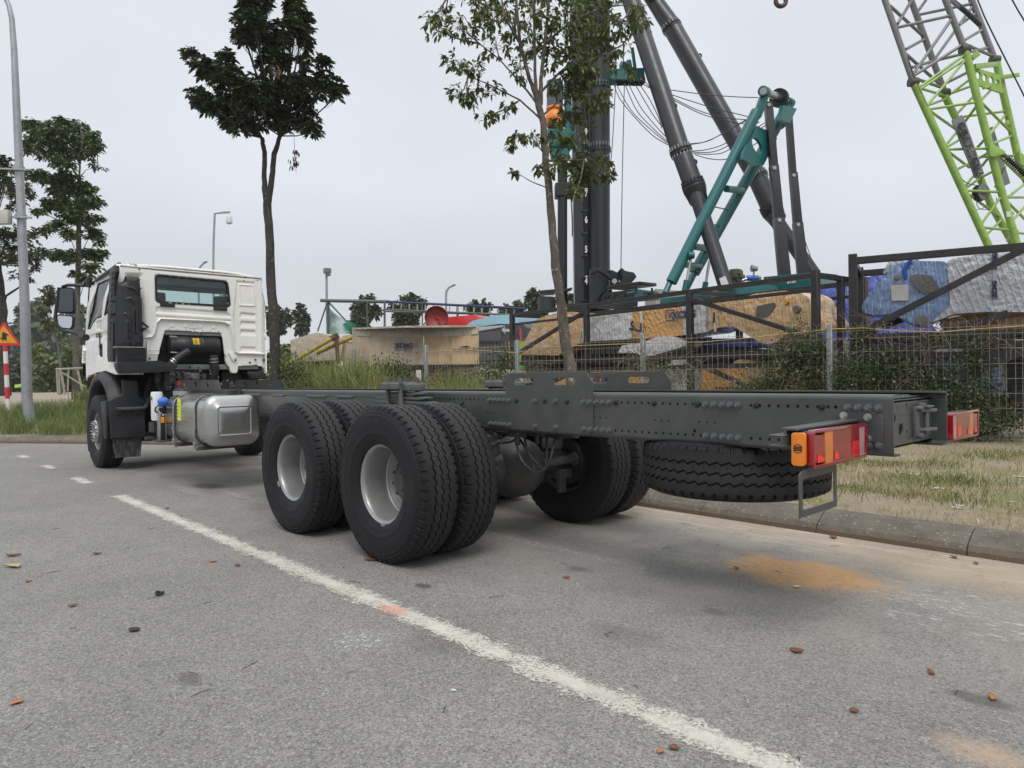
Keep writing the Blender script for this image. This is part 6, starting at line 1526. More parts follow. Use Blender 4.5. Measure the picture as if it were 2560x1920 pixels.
mb=MB();mb.add([p for r in rows for p in r],[(i*5+j,i*5+j+1,(i+1)*5+j+1,(i+1)*5+j) for i in range(12) for j in range(4)])
tag(mb.build('shade_net',NET,sm=60),'green shade net hanging slack from the end of the shed frame','net')
# low building line far behind the rig
tag(shape(Pl(D(1650,740,60),D(1900,740,60)),[(1640,722),(1700,727),(1760,735),(1760,800),(1640,800)],lambda x,y:(x,y),5,'far_building',mat('far_wall',(.30,.25,.22),.8),None,bev=0,rnd=0),'pale brown far building glimpsed between the rig and the rack','building')
# ================= PILING RIG =================
RG=mat('rig_dark',(.022,.024,.030),.42,.1,.12,1.2,.02,40,coat=.15,dust=.10,dcol=(.10,.10,.10),grime=.2);TEAL=mat('rig_teal',(.002,.115,.118),.36,0,.12,1.5,.02,40,coat=.2,dust=.03,dcol=(.15,.2,.2),grime=.15)
RGK=mat('rig_black',(.009,.010,.011),.45,var=.15);ROPE=mat('steel_rope',(.05,.05,.055),.5,.4,.2,20);CHR=mat('chrome_rod',(.40,.40,.40),.25,.8)
ORP=mat('orange_bright',(.80,.24,.02),.45,var=.08)
rig=empty('piling_rig',(D(1480,900,23.4).x,D(1480,900,23.4).y,.1),'tall dark piling rig with teal A-frame and two leaning dark stay tubes','piling rig')
DR=23.4
zG=lambda x,y:(1040+x*.45802,y*.45815)
zH=lambda x,y:(1440+x*.45822,y*.45810)
def col(x0,x1,y0,y1,d,dp,nm,mm,par,bev=.01):
    """upright box column between pixel columns"""
    a=D(x0,y1,d);b=D(x1,y0,d);w_=(x1-x0)*d/FPX;c=(a+b)/2;R=M.Rotation(math.atan2(RT.y,RT.x),3,'Z');h=abs(b.z-a.z)
    F2=V((FW.x,FW.y,0)).normalized();c=c+F2*dp/2
    mb=MB();mb.box(c,(w_,dp,h),R);return mb.build(nm,mm,par,bevel=bev,seg=1)
mast=empty('mast',tuple(D(1480,760,DR)),parent=rig)
col(1430,1454,-420,782,DR,.5,'mast_flange',RG,mast);col(1470,1480,-420,782,DR-.02,.5,'mast_flange',RG,mast);col(1453,1471,-420,782,DR+.35,.2,'mast_web',RGK,mast)
mb=MB();a=D(1499,-420,DR+.1);b=D(1499,790,DR+.1);r=26*DR/FPX;mb.tube([b,a],r,32);mb.build('mast_tube',RG,mast)
for y in(372,379,215,222,-10):
    c=D(1499,y,DR+.1);mb=MB();mb.lathe([(r,-.03),(r*1.09,-.03),(r*1.09,.03),(r,.03)],o=c,ax=(0,0,1),n=32);mb.build('flange_ring',RGK,mast)
mb=MB()
for y in(368,376,218):
    for k in range(12):
        g=PI+PI*k/11;c=D(1499,y,DR+.1);mb.tube([c+V((math.cos(g)*r*1.04,math.sin(g)*r*1.04,-.08)),c+V((math.cos(g)*r*1.04,math.sin(g)*r*1.04,.10))],.018,5)
mb.build('flange_bolts',CHR,mast)['kind']='stuff'
col(1518,1524,335,790,DR,.5,'side_plate',RG,mast);col(1492,1496,430,760,DR-.42,.1,'cable_rail',RGK,mast)
for k in range(14): 
    y=750-k*56;col(1454,1470,y-2,y+2,DR-.02,.05,'rung',RG,mast,bev=0)
NW=mat('numeral_white',(.75,.75,.75),.5,var=.03)
for n_,y in(('4',703),('5',624),('6',550),('7',484),('8',405),('9',330)):
    c=D(1465.5,y,DR-.08);text(n_,.30,lambda a,b,q:c+RT*a*.6+V((0,0,b))-FW*q,NW,mast,'numeral',.002,bold=.012)
    if n_ in'74': mb=MB();mb.beam(c+V((0,0,.16))-RT*.04,c+V((0,0,.16))+RT*.05,.01,.035);mb.build('tick_mark',NW,mast)
# second pile tube and drive head at the left of the mast
mb=MB();mb.tube([D(1406,795,DR-.4),D(1406,385,DR-.4)],12*DR/FPX,20);mb.build('kelly_tube',RGK,rig)
hd=empty('drive_head',tuple(D(1395,340,DR-.5)),parent=rig)
mb=MB();q=D(1387,265,DR-.5);mb.tube([D(1387,270,DR-.5),D(1387,205,DR-.5)],20*DR/FPX,20)
mb.build('hydraulic_motor',mat('motor_grey',(.09,.10,.12),.4,.2),hd)
mb=MB();mb.lathe([(.001,.56),(.27,.56),(.28,.50),(.22,.45),(.25,.38),(.30,.28),(.31,.12),(.27,.05),(.27,0),(.001,0)],o=D(1387,312,DR-.5),ax=(0,0,1),n=24);mb.build('gear_housing',ORP,hd)
mb=MB();mb.lathe([(.001,.12),(.24,.12),(.25,.0),(.001,0)],o=D(1387,318,DR-.5),ax=(0,0,1),n=24);mb.build('gear_base',mat('brown_base',(.16,.05,.02),.6),hd)
col(1368,1437,320,345,DR-.7,.6,'head_plate',TEAL,hd,.03);col(1372,1430,345,368,DR-.7,.6,'head_block',TEAL,hd,.05);col(1378,1424,368,392,DR-.7,.6,'head_collar',TEAL,hd,.05)
col(1412,1428,200,366,DR-.5,.3,'guide_rail',TEAL,hd,.01);col(1425,1440,318,366,DR-.5,.3,'guide_shoe',TEAL,hd,.02)
col(1388,1432,455,490,DR-.6,.5,'guide_ring',RGK,rig,.03)
# stay tubes
def stay(pts,rads,flg,nm):
    t=empty(nm,tuple(D(*zH(*pts[-1][:2]),pts[-1][2])),parent=rig)
    P=[D(*zH(x,y),d) for x,y,d in pts];mb=MB();mb.tube(P,[r*d/FPX for r,(x,y,d) in zip(rads,pts)],28);mb.build('tube',RG,t)
    for (x,y,d,r,dx,dy,cone) in flg:
        c=D(*zH(x,y),d);ax=(D(*zH(x+dx*100,y+dy*100),d)-c).normalized();R_=r*d/FPX
        mb=MB();mb.lathe([(R_*.80,-.10),(R_,-.05),(R_,.0),(R_*.98,.01),(R_,.02),(R_,.07),(R_*.80,.07)],o=c,ax=tuple(ax),n=28)
        if cone:mb.lathe([(R_,.05),(R_*.99,.15),(R_*.72,.55),(R_*.6,.55)],o=c,ax=tuple(ax),n=28)
        fr=mb.build('flange',RGK,t);
        a_=V((0,0,1)).cross(ax).normalized();b_=ax.cross(a_);mb=MB()
        for k in range(18):
            g=2*PI*k/18;p=c+(a_*math.cos(g)+b_*math.sin(g))*R_*.90;mb.tube([p-ax*.16,p+ax*.15],.022,6)
            if cone:
                p2=c+(a_*math.cos(g)+b_*math.sin(g))*R_*.75+ax*.5;mb.beam(p+ax*.07,p2,.03,.02)
        o=mb.build('stud_ring',RGK if cone else CHR,fr);o['kind']='stuff'
    return t
stay([(150,-455,23.0),(285,-46,22.1),(300,0,22),(570,820,20.6),(640,1010,20.2),(655,1060,20.1),(820,1570,19.2)],[22,22,22,24,24.5,18,18.5],[(572,825,20.55,28,.31,.95,False),(640,1010,20.2,29,.31,.95,True)],'stay_tube')
stay([(168,-385,24.2),(425,0,25.9),(525,150,25.6),(985,960,24.2),(1060,1130,23.9),(1075,1180,23.8),(1300,1500,23.2)],[19,19.5,23,23.5,23,17,17],[(522,148,25.6,25,.46,.88,False),(988,965,24.2,27,.46,.88,False),(1062,1135,23.9,27,.5,.86,True)],'stay_tube')
for x,y,d in((392,180,21.6),(530,580,20.9),(640,885,20.4),(668,305,25.3),(890,720,24.6)):
    c=D(*zH(x+6,y),d-.1);mb=MB();mb.lathe([(.05,-.02),(.09,-.02),(.09,.02),(.05,.02)],o=c,ax=tuple(FW),n=14);mb.build('lug',RGK,rig)
# A frame
af=empty('a_frame',tuple(D(*zH(700,1100),20)),parent=rig)
def leg(p,q,d0,d1,w_,nm,mm=TEAL,h=None,f=zH,bev=.03,par=None):
    mb=MB();mb.beam(D(*f(*p),d0),D(*f(*q),d1),w_*d0/FPX,(h or w_)*d0/FPX,up=tuple(FW));return mb.build(nm,mm,par or af,bevel=bev,seg=2)
def tub(p,q,d0,d1,w_,nm,mm=TEAL,f=zH,par=None,n=20):
    mb=MB();mb.tube([D(*f(*p),d0),D(*f(*q),d1)],[w_/2*d0/FPX,w_/2*d1/FPX],n);return mb.build(nm,mm,par or af)
tub((985,610),(520,1540),20,19.6,28,'leg');tub((530,1500),(487,1600),19.7,19.5,15,'leg_foot');tub((1150,590),(645,1490),21.4,21,27,'leg');tub((650,1480),(590,1600),21,20.8,16,'leg_foot')
leg((1040,490),(985,640),20,20,20,'leg_head');leg((1165,550),(1110,690),21.4,21.4,24,'leg_head')
mb=MB();PA=[(985,700),(1062,735),(1085,700),(1090,690),(1060,800),(965,980),(935,900),(885,885),(900,830)]
def AP(x,y): 
    t=(x-985)/165;return D(*zH(x,y),20.2+max(0,min(1,t))*1.2)
O_=[(972,690),(1050,725),(1085,760),(1010,905),(960,905),(895,872),(900,835)]
c0=AP(980,800);u_=(AP(1080,800)-c0).normalized();v_=(AP(980,700)-c0);v_=(v_-u_*v_.dot(u_)).normalized();n_=u_.cross(v_)
def P2d(x,y):
    r=ray(*zH(x,y));t=(c0-CAM).dot(n_)/r.dot(n_);q=CAM+r*t-c0;return(q.dot(u_),q.dot(v_))
H_=[P2d(975+26*math.cos(g)+(-12)*math.sin(g),800-44*math.sin(g)+6*math.cos(g)) for g in [2*PI*k/18 for k in range(18)]]
mb.plate([P2d(*a) for a in O_],[H_],lambda a,b,c:c0+u_*a+v_*b+n_*c,.08);mb.build('gusset_plate',TEAL,af)
mb=MB();mb.plate([P2d(*a) for a in((1075,590),(1150,610),(1110,690),(1060,670))],[],lambda a,b,c:c0+u_*a+v_*b+n_*(c+.2),.12);mb.build('head_plate',TEAL,af)
tub((820,1030),(905,1040),20,21,17,'cross_tube');tub((640,1345),(725,1355),19.8,21,17,'cross_tube');tub((590,1445),(680,1450),19.6,21,15,'cross_tube')
tub((760,1130),(830,1145),20,21,3,'rung',n=6);tub((720,1220),(785,1232),19.9,21,3,'rung',n=6)
for x,y,d,r_ in((1028,500,19.9,18),(1085,520,20.5,12),(1165,560,21.4,16)):
    c=D(*zH(x,y),d);ax=(D(*zH(1165,560),21.4)-D(*zH(1028,500),19.9)).normalized();R_=r_*d/FPX*.72
    mb=MB();mb.lathe([(.001,-.16),(R_*.9,-.16),(R_,-.12),(R_,.12),(R_*.9,.16),(.001,.16)],o=c,ax=tuple(ax),n=24);mb.build('pin_boss',TEAL,af,sm=30)
mb=MB();mb.tube([D(*zH(1022,497),19.75),D(*zH(1175,563),21.6)],.10,16);mb.build('head_pin',CHR,af)
c=D(*zH(1108,535),20.8);mb=MB();R_=.27;mb.lathe([(.08,-.07),(R_*.8,-.05),(R_,-.07),(R_,-.05),(R_*.92,0),(R_,.05),(R_,.07),(R_*.8,.05),(.08,.07)],o=c,ax=tuple((ax+V((0,0,.05))).normalized()),n=36);mb.build('sheave',RGK,af)
# telescopic dark backstays
def bstay(pts,d,nm):
    t=empty(nm,tuple(D(*zH(*pts[-1][:2]),d)),parent=rig)
    for (x0,y0,x1,y1,w0,w1) in pts_to(pts):
        mb=MB();mb.beam(D(*zH(x0,y0),d),D(*zH(x1,y1),d),w0*d/FPX,.22,up=tuple(FW),w2=w1*d/FPX);mb.build('section',RG,t,bevel=.01)
        a=D(*zH(x0+6,y0+10),d-.14);mb=MB();mb.tube([a,a+FW*.1],.055,12);mb.build('pin',CHR,t)
    return t
def pts_to(p): return p
bstay([(1048,560,1078,905,17,17),(1078,905,1105,1190,20,22),(1105,1190,1140,1540,25,28)],20.4,'backstay')
bstay([(1157,590,1182,950,13,14),(1184,945,1208,1215,17,19),(1208,1215,1243,1540,22,26)],21.8,'backstay')
for x,y,d in((1166,765,21.7),(1080,988,20.2),(1190,1025,21.6),(1055,1000,22)):
    pass
tub((628,1395),(605,1540),19.6,19.5,7,'cylinder_rod',CHR);tub((605,1530),(590,1600),19.5,19.5,15,'cylinder_barrel');tub((728,1425),(708,1550),20.6,20.5,7,'cylinder_rod',CHR);tub((708,1540),(697,1600),20.5,20.5,14,'cylinder_barrel')
mb=MB();c=D(*zH(628,1393),19.5);mb.lathe([(.001,-.08),(.10,-.08),(.10,.08),(.001,.08)],o=c,ax=tuple(RT),n=16);mb.build('cylinder_eye',TEAL,af)
# deck, counterweight, cab
ub=empty('upper_body',tuple(D(1800,760,20)),parent=rig)
PU=Pl(D(1909,695,20.5),D(2040,680,18.8));
shape(PU,[(1909,692),(2040,680),(2040,800),(1909,800)],lambda x,y:(x,y),.06,'counterweight_side',TEAL,ub,bev=.01,rnd=0)
PU2=Pl(D(2040,680,18.8),D(2093,686,20.2));shape(PU2,[(2040,680),(2094,686),(2094,800),(2040,800)],lambda x,y:(x,y),.06,'counterweight_end',TEAL,ub,bev=.01,rnd=0)
mb=MB();q=[D(1909,692,20.5),D(2040,680,18.8),D(2094,686,20.2)];q.append(q[0]+q[2]-q[1]);mb.add([p-V((0,0,.01)) for p in q]+[p-V((0,0,.06)) for p in q],[(0,1,2,3),(7,6,5,4),(0,4,5,1),(1,5,6,2),(2,6,7,3),(3,7,4,0)]);mb.build('counterweight_top',TEAL,ub,sm=0)
ptext('STEI',PU,1980,703,lambda x,y:(x,y),.17,NW,ub,w0=-.02,bold=.01)
shape(Pl(D(1740,720,20),D(1910,700,20)),[(1800,716),(1830,708),(1905,708),(1960,720),(1960,800),(1760,800)],lambda x,y:(x,y),1.6,'deck',TEAL,ub,bev=.02,rnd=0)
shape(Pl(D(2094,700,21),D(2150,700,21)),[(2094,700),(2130,697),(2150,700),(2150,760),(2094,760)],lambda x,y:(x,y),1.6,'rear_deck',TEAL,ub,bev=.02,rnd=0)
shape(Pl(D(1600,760,21),D(1800,760,20.5)),[(1650,745),(1810,730),(1810,800),(1650,800)],lambda x,y:(x,y),2,'deck',TEAL,ub,bev=.02,rnd=0)
cb=empty('rig_cab',tuple(D(1580,750,21)),parent=rig)
zI=lambda x,y:(1260+x*.22904,560+y*.22904)
PCb=Pl(D(1500,750,21),D(1600,750,20.4));PCc=Pl(D(1594,740,20.45),D(1650,740,21.4))
P=[PCb.uv(*zI(*a)) for a in((1060,880),(1065,790),(1100,750),(1450,710),(1450,830),(1440,880))]
def hole(pl,pts): return rounded([pl.uv(*zI(*a)) for a in pts],.05)
mb=MB();mb.plate(P,[hole(PCb,((1095,860),(1100,795),(1180,785),(1185,855))),hole(PCb,((1200,850),(1200,782),(1260,775),(1262,845))),hole(PCb,((1320,840),(1320,745),(1445,722),(1445,828)))],PCb.T(),.08);mb.build('cab_side',RGK,cb)
P=[PCc.uv(*zI(*a)) for a in((1450,708),(1690,742),(1695,830),(1450,850))]
mb=MB();mb.plate(P,[hole(PCc,((1515,745),(1680,765),(1680,790),(1515,812)))],PCc.T(),.08);mb.build('cab_rear',TEAL,cb)
mb=MB();q=[PCb.hit(*zI(1060,880)),PCb.hit(*zI(1450,880)),PCc.hit(*zI(1695,880))];
mb.plate([PCb.uv(*zI(*a)) for a in((1075,870),(1085,780),(1450,715),(1450,860))],[],lambda a,b,c:PCb.at(a,b,c+.05),.01);mb.build('cab_glass',glassmat('rig_glass',(.35,.5,.5)),cb,sm=0)
mb=MB();mb.plate([PCc.uv(*zI(*a)) for a in((1505,735),(1690,760),(1690,800),(1505,820))],[],lambda a,b,c:PCc.at(a,b,c+.05),.01);mb.build('cab_glass',bpy.data.materials['rig_glass'],cb,sm=0)
shape(PCb.off(1.5),[(1080,900),(1085,790),(1450,740),(1450,900)],zI,.1,'cab_far_side',RGK,cb,bev=0)
PRf=PCb.off(-.2);a=PCb.hit(*zI(1110,712));b=PCb.hit(*zI(1480,662));c=PCc.hit(*zI(1670,680));mb=MB();d_=a+(c-b);q=[a,b,c,d_];mb.add([p for p in q]+[p+V((0,0,.10)) for p in q],[(0,1,2,3),(7,6,5,4),(0,4,5,1),(1,5,6,2),(2,6,7,3),(3,7,4,0)]);mb.build('cab_guard_roof',RGK,cb,bevel=.03)
for x,y in((1440,680),(1615,700),(1130,725)):
    q=(PCb if x<1460 else PCc).hit(*zI(x,y));mb=MB();mb.tube([q,q-V((0,0,.22))],.035,8);mb.build('guard_post',RGK,cb)
# mast foot linkages
def shp(pts,d,dp,nm,mm,par,bev=.02,f=zI,rnd=.03): return shape(Pl(D(1500,700,d),D(1560,700,d-.01)),pts,f,dp,nm,mm,par,bev=bev,rnd=rnd)
shp([(1265,490),(1290,478),(1320,510),(1420,530),(1448,578),(1385,650),(1290,665),(1250,640),(1300,600)],21.6,.7,'winch_housing',RGK,rig,.05)
shp([(950,500),(985,470),(1040,475),(1100,510),(1200,570),(1260,600),(1250,670),(1170,665),(1180,610),(1080,540),(1030,510),(960,540)],22.0,.3,'link_arm',RGK,rig,.03)
shp([(1135,505),(1175,500),(1260,540),(1260,560),(1240,670),(1175,670),(1175,560)],22.0,.4,'link_plate',RGK,rig,.03)
shp([(940,490),(1060,490),(1130,560),(1150,660),(1130,720),(1060,760),(1000,880),(940,880)],22.6,.4,'mast_foot',RG,rig,.05)
shp([(590,880),(950,860),(1060,780),(1180,700),(1180,900),(590,960)],22.8,.8,'foot_frame',RGK,rig,.03)
mb=MB();q=D(*zI(1207,622),21.7);mb.tube([q,q+FW*.2],.08,14);mb.build('link_pin',CHR,rig)
shp([(375,710),(395,725),(560,710),(560,755),(400,760)],22.6,.6,'walkway',RGK,rig,.02);shp([(640,715),(745,690),(745,712),(660,740)],22.6,.4,'bracket_bar',RGK,rig,.01,rnd=0)
mb=MB();mb.tube([D(*zI(465,800),22.4),D(*zI(465,960),22.4)],.42/2*1.3,18);mb.tube([D(*zI(515,835),22.4),D(*zI(515,960),22.4)],.15,14);mb.build('vertical_tank',RG,rig)
# floodlight and valves on deck
mb=MB();c=D(*zH(970,1465),20);mb.lathe([(.001,-.10),(.07,-.10),(.10,.07),(.09,.08),(.001,.06)],o=c,ax=(-.6,-.6,.1),n=18);mb.tube([c,c-V((0,0,.3))],.03,8);mb.build('floodlight',mat('lamp_grey',(.30,.30,.30),.4,.4),rig)
mb=MB();c=D(*zH(965,1518),20);mb.tube([c-RT*.18,c+RT*.16],.08,16);mb.box(c,(.13,.13,.15));mb.build('blue_valve',mat('valve_blue',(.02,.12,.40),.35),rig,bevel=.03)
mb=MB();c=D(*zH(998,1515),20);mb.tube([c-RT*.05,c+RT*.05],.06,12);mb.build('brass_cap',mat('brass',(.45,.32,.04),.4,.4),rig)
mb=MB();mb.tube([D(*zH(890,1540),20),D(*zH(920,1525),20),D(*zH(950,1520),20)],.05,10);mb.build('grey_pipe',CHR,rig)
mb=MB();rq=random.Random(3)
for k in range(12):
    c=D(*zH(rq.uniform(840,905),rq.uniform(1480,1550)),19.6);mb.box(c,(rq.uniform(.08,.2),.15,rq.uniform(.08,.2)))
mb.build('valve_block',mat('valve_olive',(.12,.12,.07),.5,.2,.4,12),rig,bevel=.02)
mb=MB()
for k in range(5):
    P=[D(*zH(rq.uniform(840,880),rq.uniform(1490,1520)),19.5),D(*zH(rq.uniform(880,910),rq.uniform(1500,1550)),19.5),D(*zH(rq.uniform(860,900),1570),19.5)];mb.tube(P,.02,6)
mb.build('valve_hoses',HOSE,rig)['kind']='stuff'
q=[D(*zH(*a),18.95) for a in((782,1520),(815,1505),(835,1555),(798,1568))];mb=MB();mb.add(q+[p+FW*.02 for p in q],[(0,1,2,3),(7,6,5,4),(0,4,5,1),(1,5,6,2),(2,6,7,3),(3,7,4,0)]);mb.build('notice_sheet',WP,rig,sm=0)
# pulley block hanging in front of the mast, ropes
pb=empty('pulley_block',tuple(D(*zH(280,400),22)),parent=rig)
def sp2(pts,d,dp,nm,mm,bev=.02): return shape(Pl(D(1500,180,d),D(1620,180,d-.01)),pts,zH,dp,nm,mm,pb,bev=bev,rnd=.02)
sp2([(178,375),(370,370),(378,435),(190,430)],22,.5,'side_plate',TEAL);sp2([(240,375),(245,330),(265,345),(280,325),(300,325),(310,375)],22.1,.3,'lug_plate',TEAL,.01)
for x in(235,275,315,350):
    c=D(*zH(x,438),22.25);mb=MB();mb.lathe([(.001,-.05),(.15,-.05),(.17,-.03),(.14,0),(.17,.03),(.15,.05),(.001,.05)],o=c,ax=tuple((RT*.2+FW).normalized()),n=24);mb.build('sheave',RGK,pb)
for x,y0,y1 in((210,375,240),(322,372,260)):
    mb=MB();mb.beam(D(*zH(x,y0),22),D(*zH(x-16,y1),22),.10,.05,up=tuple(FW));mb.build('shackle_bar',TEAL if x>300 else CHR,pb,bevel=.01)
for x in(298,358):
    c=D(*zH(x,418),21.9);mb=MB();mb.tube([c,c+FW*.1],.06,12);mb.build('pin',CHR,pb)
rp_=empty('rig_ropes',tuple(D(*zH(400,700),21)),parent=rig)
def rope(pts,ds,r=.014,par=rp_,f=zH,mm=ROPE):
    P=[D(*f(x,y),ds[0]+(ds[1]-ds[0])*i/(len(pts)-1)) for i,(x,y) in enumerate(pts)];C_=[]
    for i in range(len(P)-1):
        p0,p1,p2,p3=P[max(i-1,0)],P[i],P[i+1],P[min(i+2,len(P)-1)]
        for k in range(6):
            t=k/6;C_.append(.5*((2*p1)+(p2-p0)*t+(2*p0-5*p1+4*p2-p3)*t*t+(3*p1-p0-3*p2+p3)*t**3))
    C_.append(P[-1]);mb=MB();mb.tube(C_,r,5);return mb.build('rope',mm,par)
rope([(216,460),(200,760),(188,900)],(22,22));rope([(264,455),(252,1000),(245,1470)],(22,21.8))
for pts in([(205,455),(240,540),(330,650),(420,740),(500,790)],[(215,450),(300,600),(400,700),(497,780)],[(265,455),(330,600),(420,700),(497,770)],[(285,455),(350,580),(420,670),(492,748)],[(320,455),(380,560),(430,640),(470,690)],[(340,450),(400,540),(450,640),(468,700)],[(360,455),(400,480)],[(375,445),(400,475)]):
    rope(pts,(22,20.8))
for pts in([(505,490),(700,515),(860,528),(995,533)],[(515,515),(700,575),(830,610),(945,638)],[(520,530),(660,600),(800,640),(945,655)],[(530,545),(680,620),(820,660),(940,680)],
           [(615,790),(700,775),(800,730),(950,640)],[(620,785),(720,770),(830,710),(945,650)],[(635,825),(720,815),(820,780),(1000,665)],[(635,830),(740,830),(840,790),(1030,670)],[(640,838),(740,842),(830,820),(1040,680)],[(650,845),(740,868),(840,862),(1005,770)]):
    rope(pts,(21,20.5))
rope([(1200,1060),(1235,1250),(1265,1420)],(21.8,22),.012);rope([(1245,1300),(1290,1430),(1305,1480)],(22,22),.012)
for x in(812,818,828,842):
    rope([(x+0,-850),(x,330)],(DR-1,DR-1),.013,f=zG)
rope([(845,1070),(852,1200),(853,1290)],(DR,DR),.02,f=zG)
# ================= HOOK =================
hk=empty('crane_hook',tuple(D(1952,5,20)),'rusty brown crane hook ring hanging at the top edge of the sky','hook')
mb=MB();c=D(1952,3,20);pts=[]
for k in range(25):
    g=2*PI*k/24;pts.append(c+RT*.145*math.cos(g)+UP*.145*math.sin(g))
mb.tube(pts,.062,12,cap=False);mb.build('ring',mat('hook_brown',(.085,.05,.035),.5,.3,.3,8),hk)
mb=MB();mb.tube([c+V((0,0,.15)),c+V((0,0,.5))],.09,14);mb.tube([c+V((0,0,.5)),c+V((0,0,6))],.02,6);mb.build('hook_shank',RGK,hk)
# ================= CRAWLER CRANE BOOM =================
zJ=lambda x,y:(2100+x*.37368,y*.37372)
GRN_=mat('crane_green',(.27,.44,.085),.42,0,.12,2,.03,30,grime=.35,coat=.15);GRY=mat('crane_grey',(.21,.205,.21),.45,.1,.15,2,.02,30,grime=.3)
cr=empty('lattice_crane',(D(2620,900,22).x,D(2620,900,22).y,.1),'leaning lattice crane boom, grey above and lime green below, at the right','crane')
def J(x,y,d): return D(*zJ(x,y),d)
CH={1:([(270,-90),(300,0),(490,550)],[(490,550),(1000,1659),(1120,1900)],20.0),3:([(680,-90),(705,0),(835,330)],[(835,330),(960,820),(1065,1230),(1180,1620),(1240,1900)],20.0),
    2:([(445,-90),(475,0),(700,620)],[(700,640),(770,780),(1010,1370),(1145,1610),(1240,1850)],21.5),4:([(860,-90),(880,0),(1035,400)],[(1045,410),(1110,700),(1190,1050),(1290,1330),(1420,1800)],21.5)}
for k,(g1,g2,d) in CH.items():
    mb=MB();mb.tube([J(x,y,d) for x,y in g1],.085 if k in(1,3) else .09,12);mb.build('chord',GRY,cr)
    mb=MB();mb.tube([J(x,y,d) for x,y in g2],.105,12);mb.build('chord',GRN_,cr)
    mb=MB();x,y=g1[-1];mb.lathe([(.001,-.12),(.13,-.12),(.13,.12),(.001,.12)],o=J(x,y,d),ax=tuple(RT),n=14);mb.build('joint_pin',mat('pin_dark',(.08,.08,.06),.6,.3) if k==1 else bpy.data.materials['pin_dark'],cr)
LAC=[ # (x,y,chord depth) pairs: grey
 ((385,183),20,(740,105),20,0),((385,160),20,(480,0),21.5,0),((335,40),20,(560,245),21.5,0),((520,100),21.5,(870,28),21.5,0),((515,85),21.5,(575,0),21.5,0),((440,330),20,(565,262),21.5,0),((480,452),20,(620,410),21.5,0),((620,410),21.5,(985,320),21.5,0),
 ((490,495),20,(745,130),20,0),((495,505),20,(810,305),20,0),((445,365),20,(680,575),21.5,0),((630,400),21.5,(880,50),21.5,0),((795,170),20,(900,95),21.5,0),((830,270),20,(950,200),21.5,0),((745,5),20,(930,165),21.5,0),((835,295),20,(1020,375),21.5,0),((500,525),20,(680,585),21.5,0),((700,560),21.5,(860,480),21.5,0),((860,350),20,(985,322),21.5,0),
 # green
 ((535,580),20,(830,370),20,1),((530,600),20,(840,395),20,1),((535,590),20,(700,640),21.5,1),((580,710),20,(835,405),20,1),((590,732),20,(915,683),20,1),((700,640),21.5,(880,575),21.5,1),((710,650),21.5,(870,530),21.5,1),((580,708),20,(715,660),21.5,1),
 ((605,745),20,(775,865),21.5,1),((705,975),20,(780,885),21.5,1),((720,1000),20,(990,993),20,1),((715,985),20,(800,935),21.5,1),((725,1015),20,(865,1120),21.5,1),((780,1135),20,(860,1095),21.5,1),((830,1255),20,(890,1180),21.5,1),((845,1275),20,(1070,1285),20,1),((840,1260),20,(940,1190),21.5,1),
 ((860,1300),20,(1075,1455),21.5,1),((945,1500),20,(1080,1310),20,1),((960,1522),20,(1190,1545),20,1),((980,1570),20,(1080,1470),21.5,1),
 ((775,770),21.5,(915,620),21.5,1),((840,810),20.7,(920,700),20,1),((830,780),21.5,(1100,745),21.5,1),((920,985),20.6,(975,925),20.3,1),((930,1060),20.6,(1000,1015),20,1),((935,1050),21.5,(1180,1040),21.5,1),((950,1110),20.6,(1005,1040),20,1),((940,1190),21.5,(1035,1140),20,1),
 ((950,690),20,(1150,890),21.5,1),((1000,900),20,(1105,770),21.5,1),((1020,960),20,(1150,910),21.5,1),((1060,1040),20,(1240,1215),21.5,1),((1110,1330),20,(1260,1210),21.5,1),((1120,1320),20,(1330,1320),21.5,1),((1130,1360),20,(1310,1540),21.5,1),((1150,1480),20,(1290,1320),21.5,1),((1170,1555),20,(1380,1580),21.5,1),((945,670),20,(1020,590),21.5,1),((960,590),20,(1060,560),21.5,1),
 ((1040,1250),21,(1105,1110),20.2,1),((1125,1520),20.6,(1145,1490),20,1),((1120,1610),21,(1160,1560),20,1)]
cx_=lambda k,y:{1:300+.345*y,3:705+.394*y,2:475+.363*y,4:880+.3875*y}[k]
for k in(1,2,3,4):
    d=20 if k in(1,3) else 21.5;mb=MB();mb.tube([J(cx_(k,-80),-80,d),J(cx_(k,-1250),-1250,d)],.088,12);mb.build('chord',GRY,cr)
for i in range(6):
    y=-80-190*i
    for p,q in((1,3),(2,4),(1,2),(3,4)):
        dp=20 if p in(1,3) else 21.5;dq=20 if q in(1,3) else 21.5
        LAC.append(((cx_(p,y),y),dp,(cx_(q,y-30),y-30),dq,0));LAC.append(((cx_(p,y),y),dp,(cx_(q,y-190),y-190),dq,0))
for a,da,b,db,g_ in LAC:
    mb=MB();mb.tube([J(*a,da),J(*b,db)],.045 if not g_ else .038,8);mb.build('lacing',GRN_ if g_ else GRY,cr)
def jplate(pts,d,th,nm,mm,par=cr,holes=[],bev=.0):
    c=J(*pts[0],d);n=FW;u=RT;v=UP
    def q(x,y): r=ray(*zJ(x,y));t=(c-CAM).dot(n)/r.dot(n);w_=CAM+r*t-c;return(w_.dot(u),w_.dot(v))
    mb=MB();mb.plate([q(*a) for a in pts],[[q(*a) for a in h] for h in holes],lambda a,b,e:c+u*a+v*b+n*e,th);return mb.build(nm,mm,par,bevel=bev),c
SGN=mat('sign_grey',(.19,.195,.21),.5,.1,.08)
jplate([(755,800),(815,768),(830,785),(966,1162),(905,1192),(880,1125),(750,810)],19.85,.04,'warning_board',SGN)
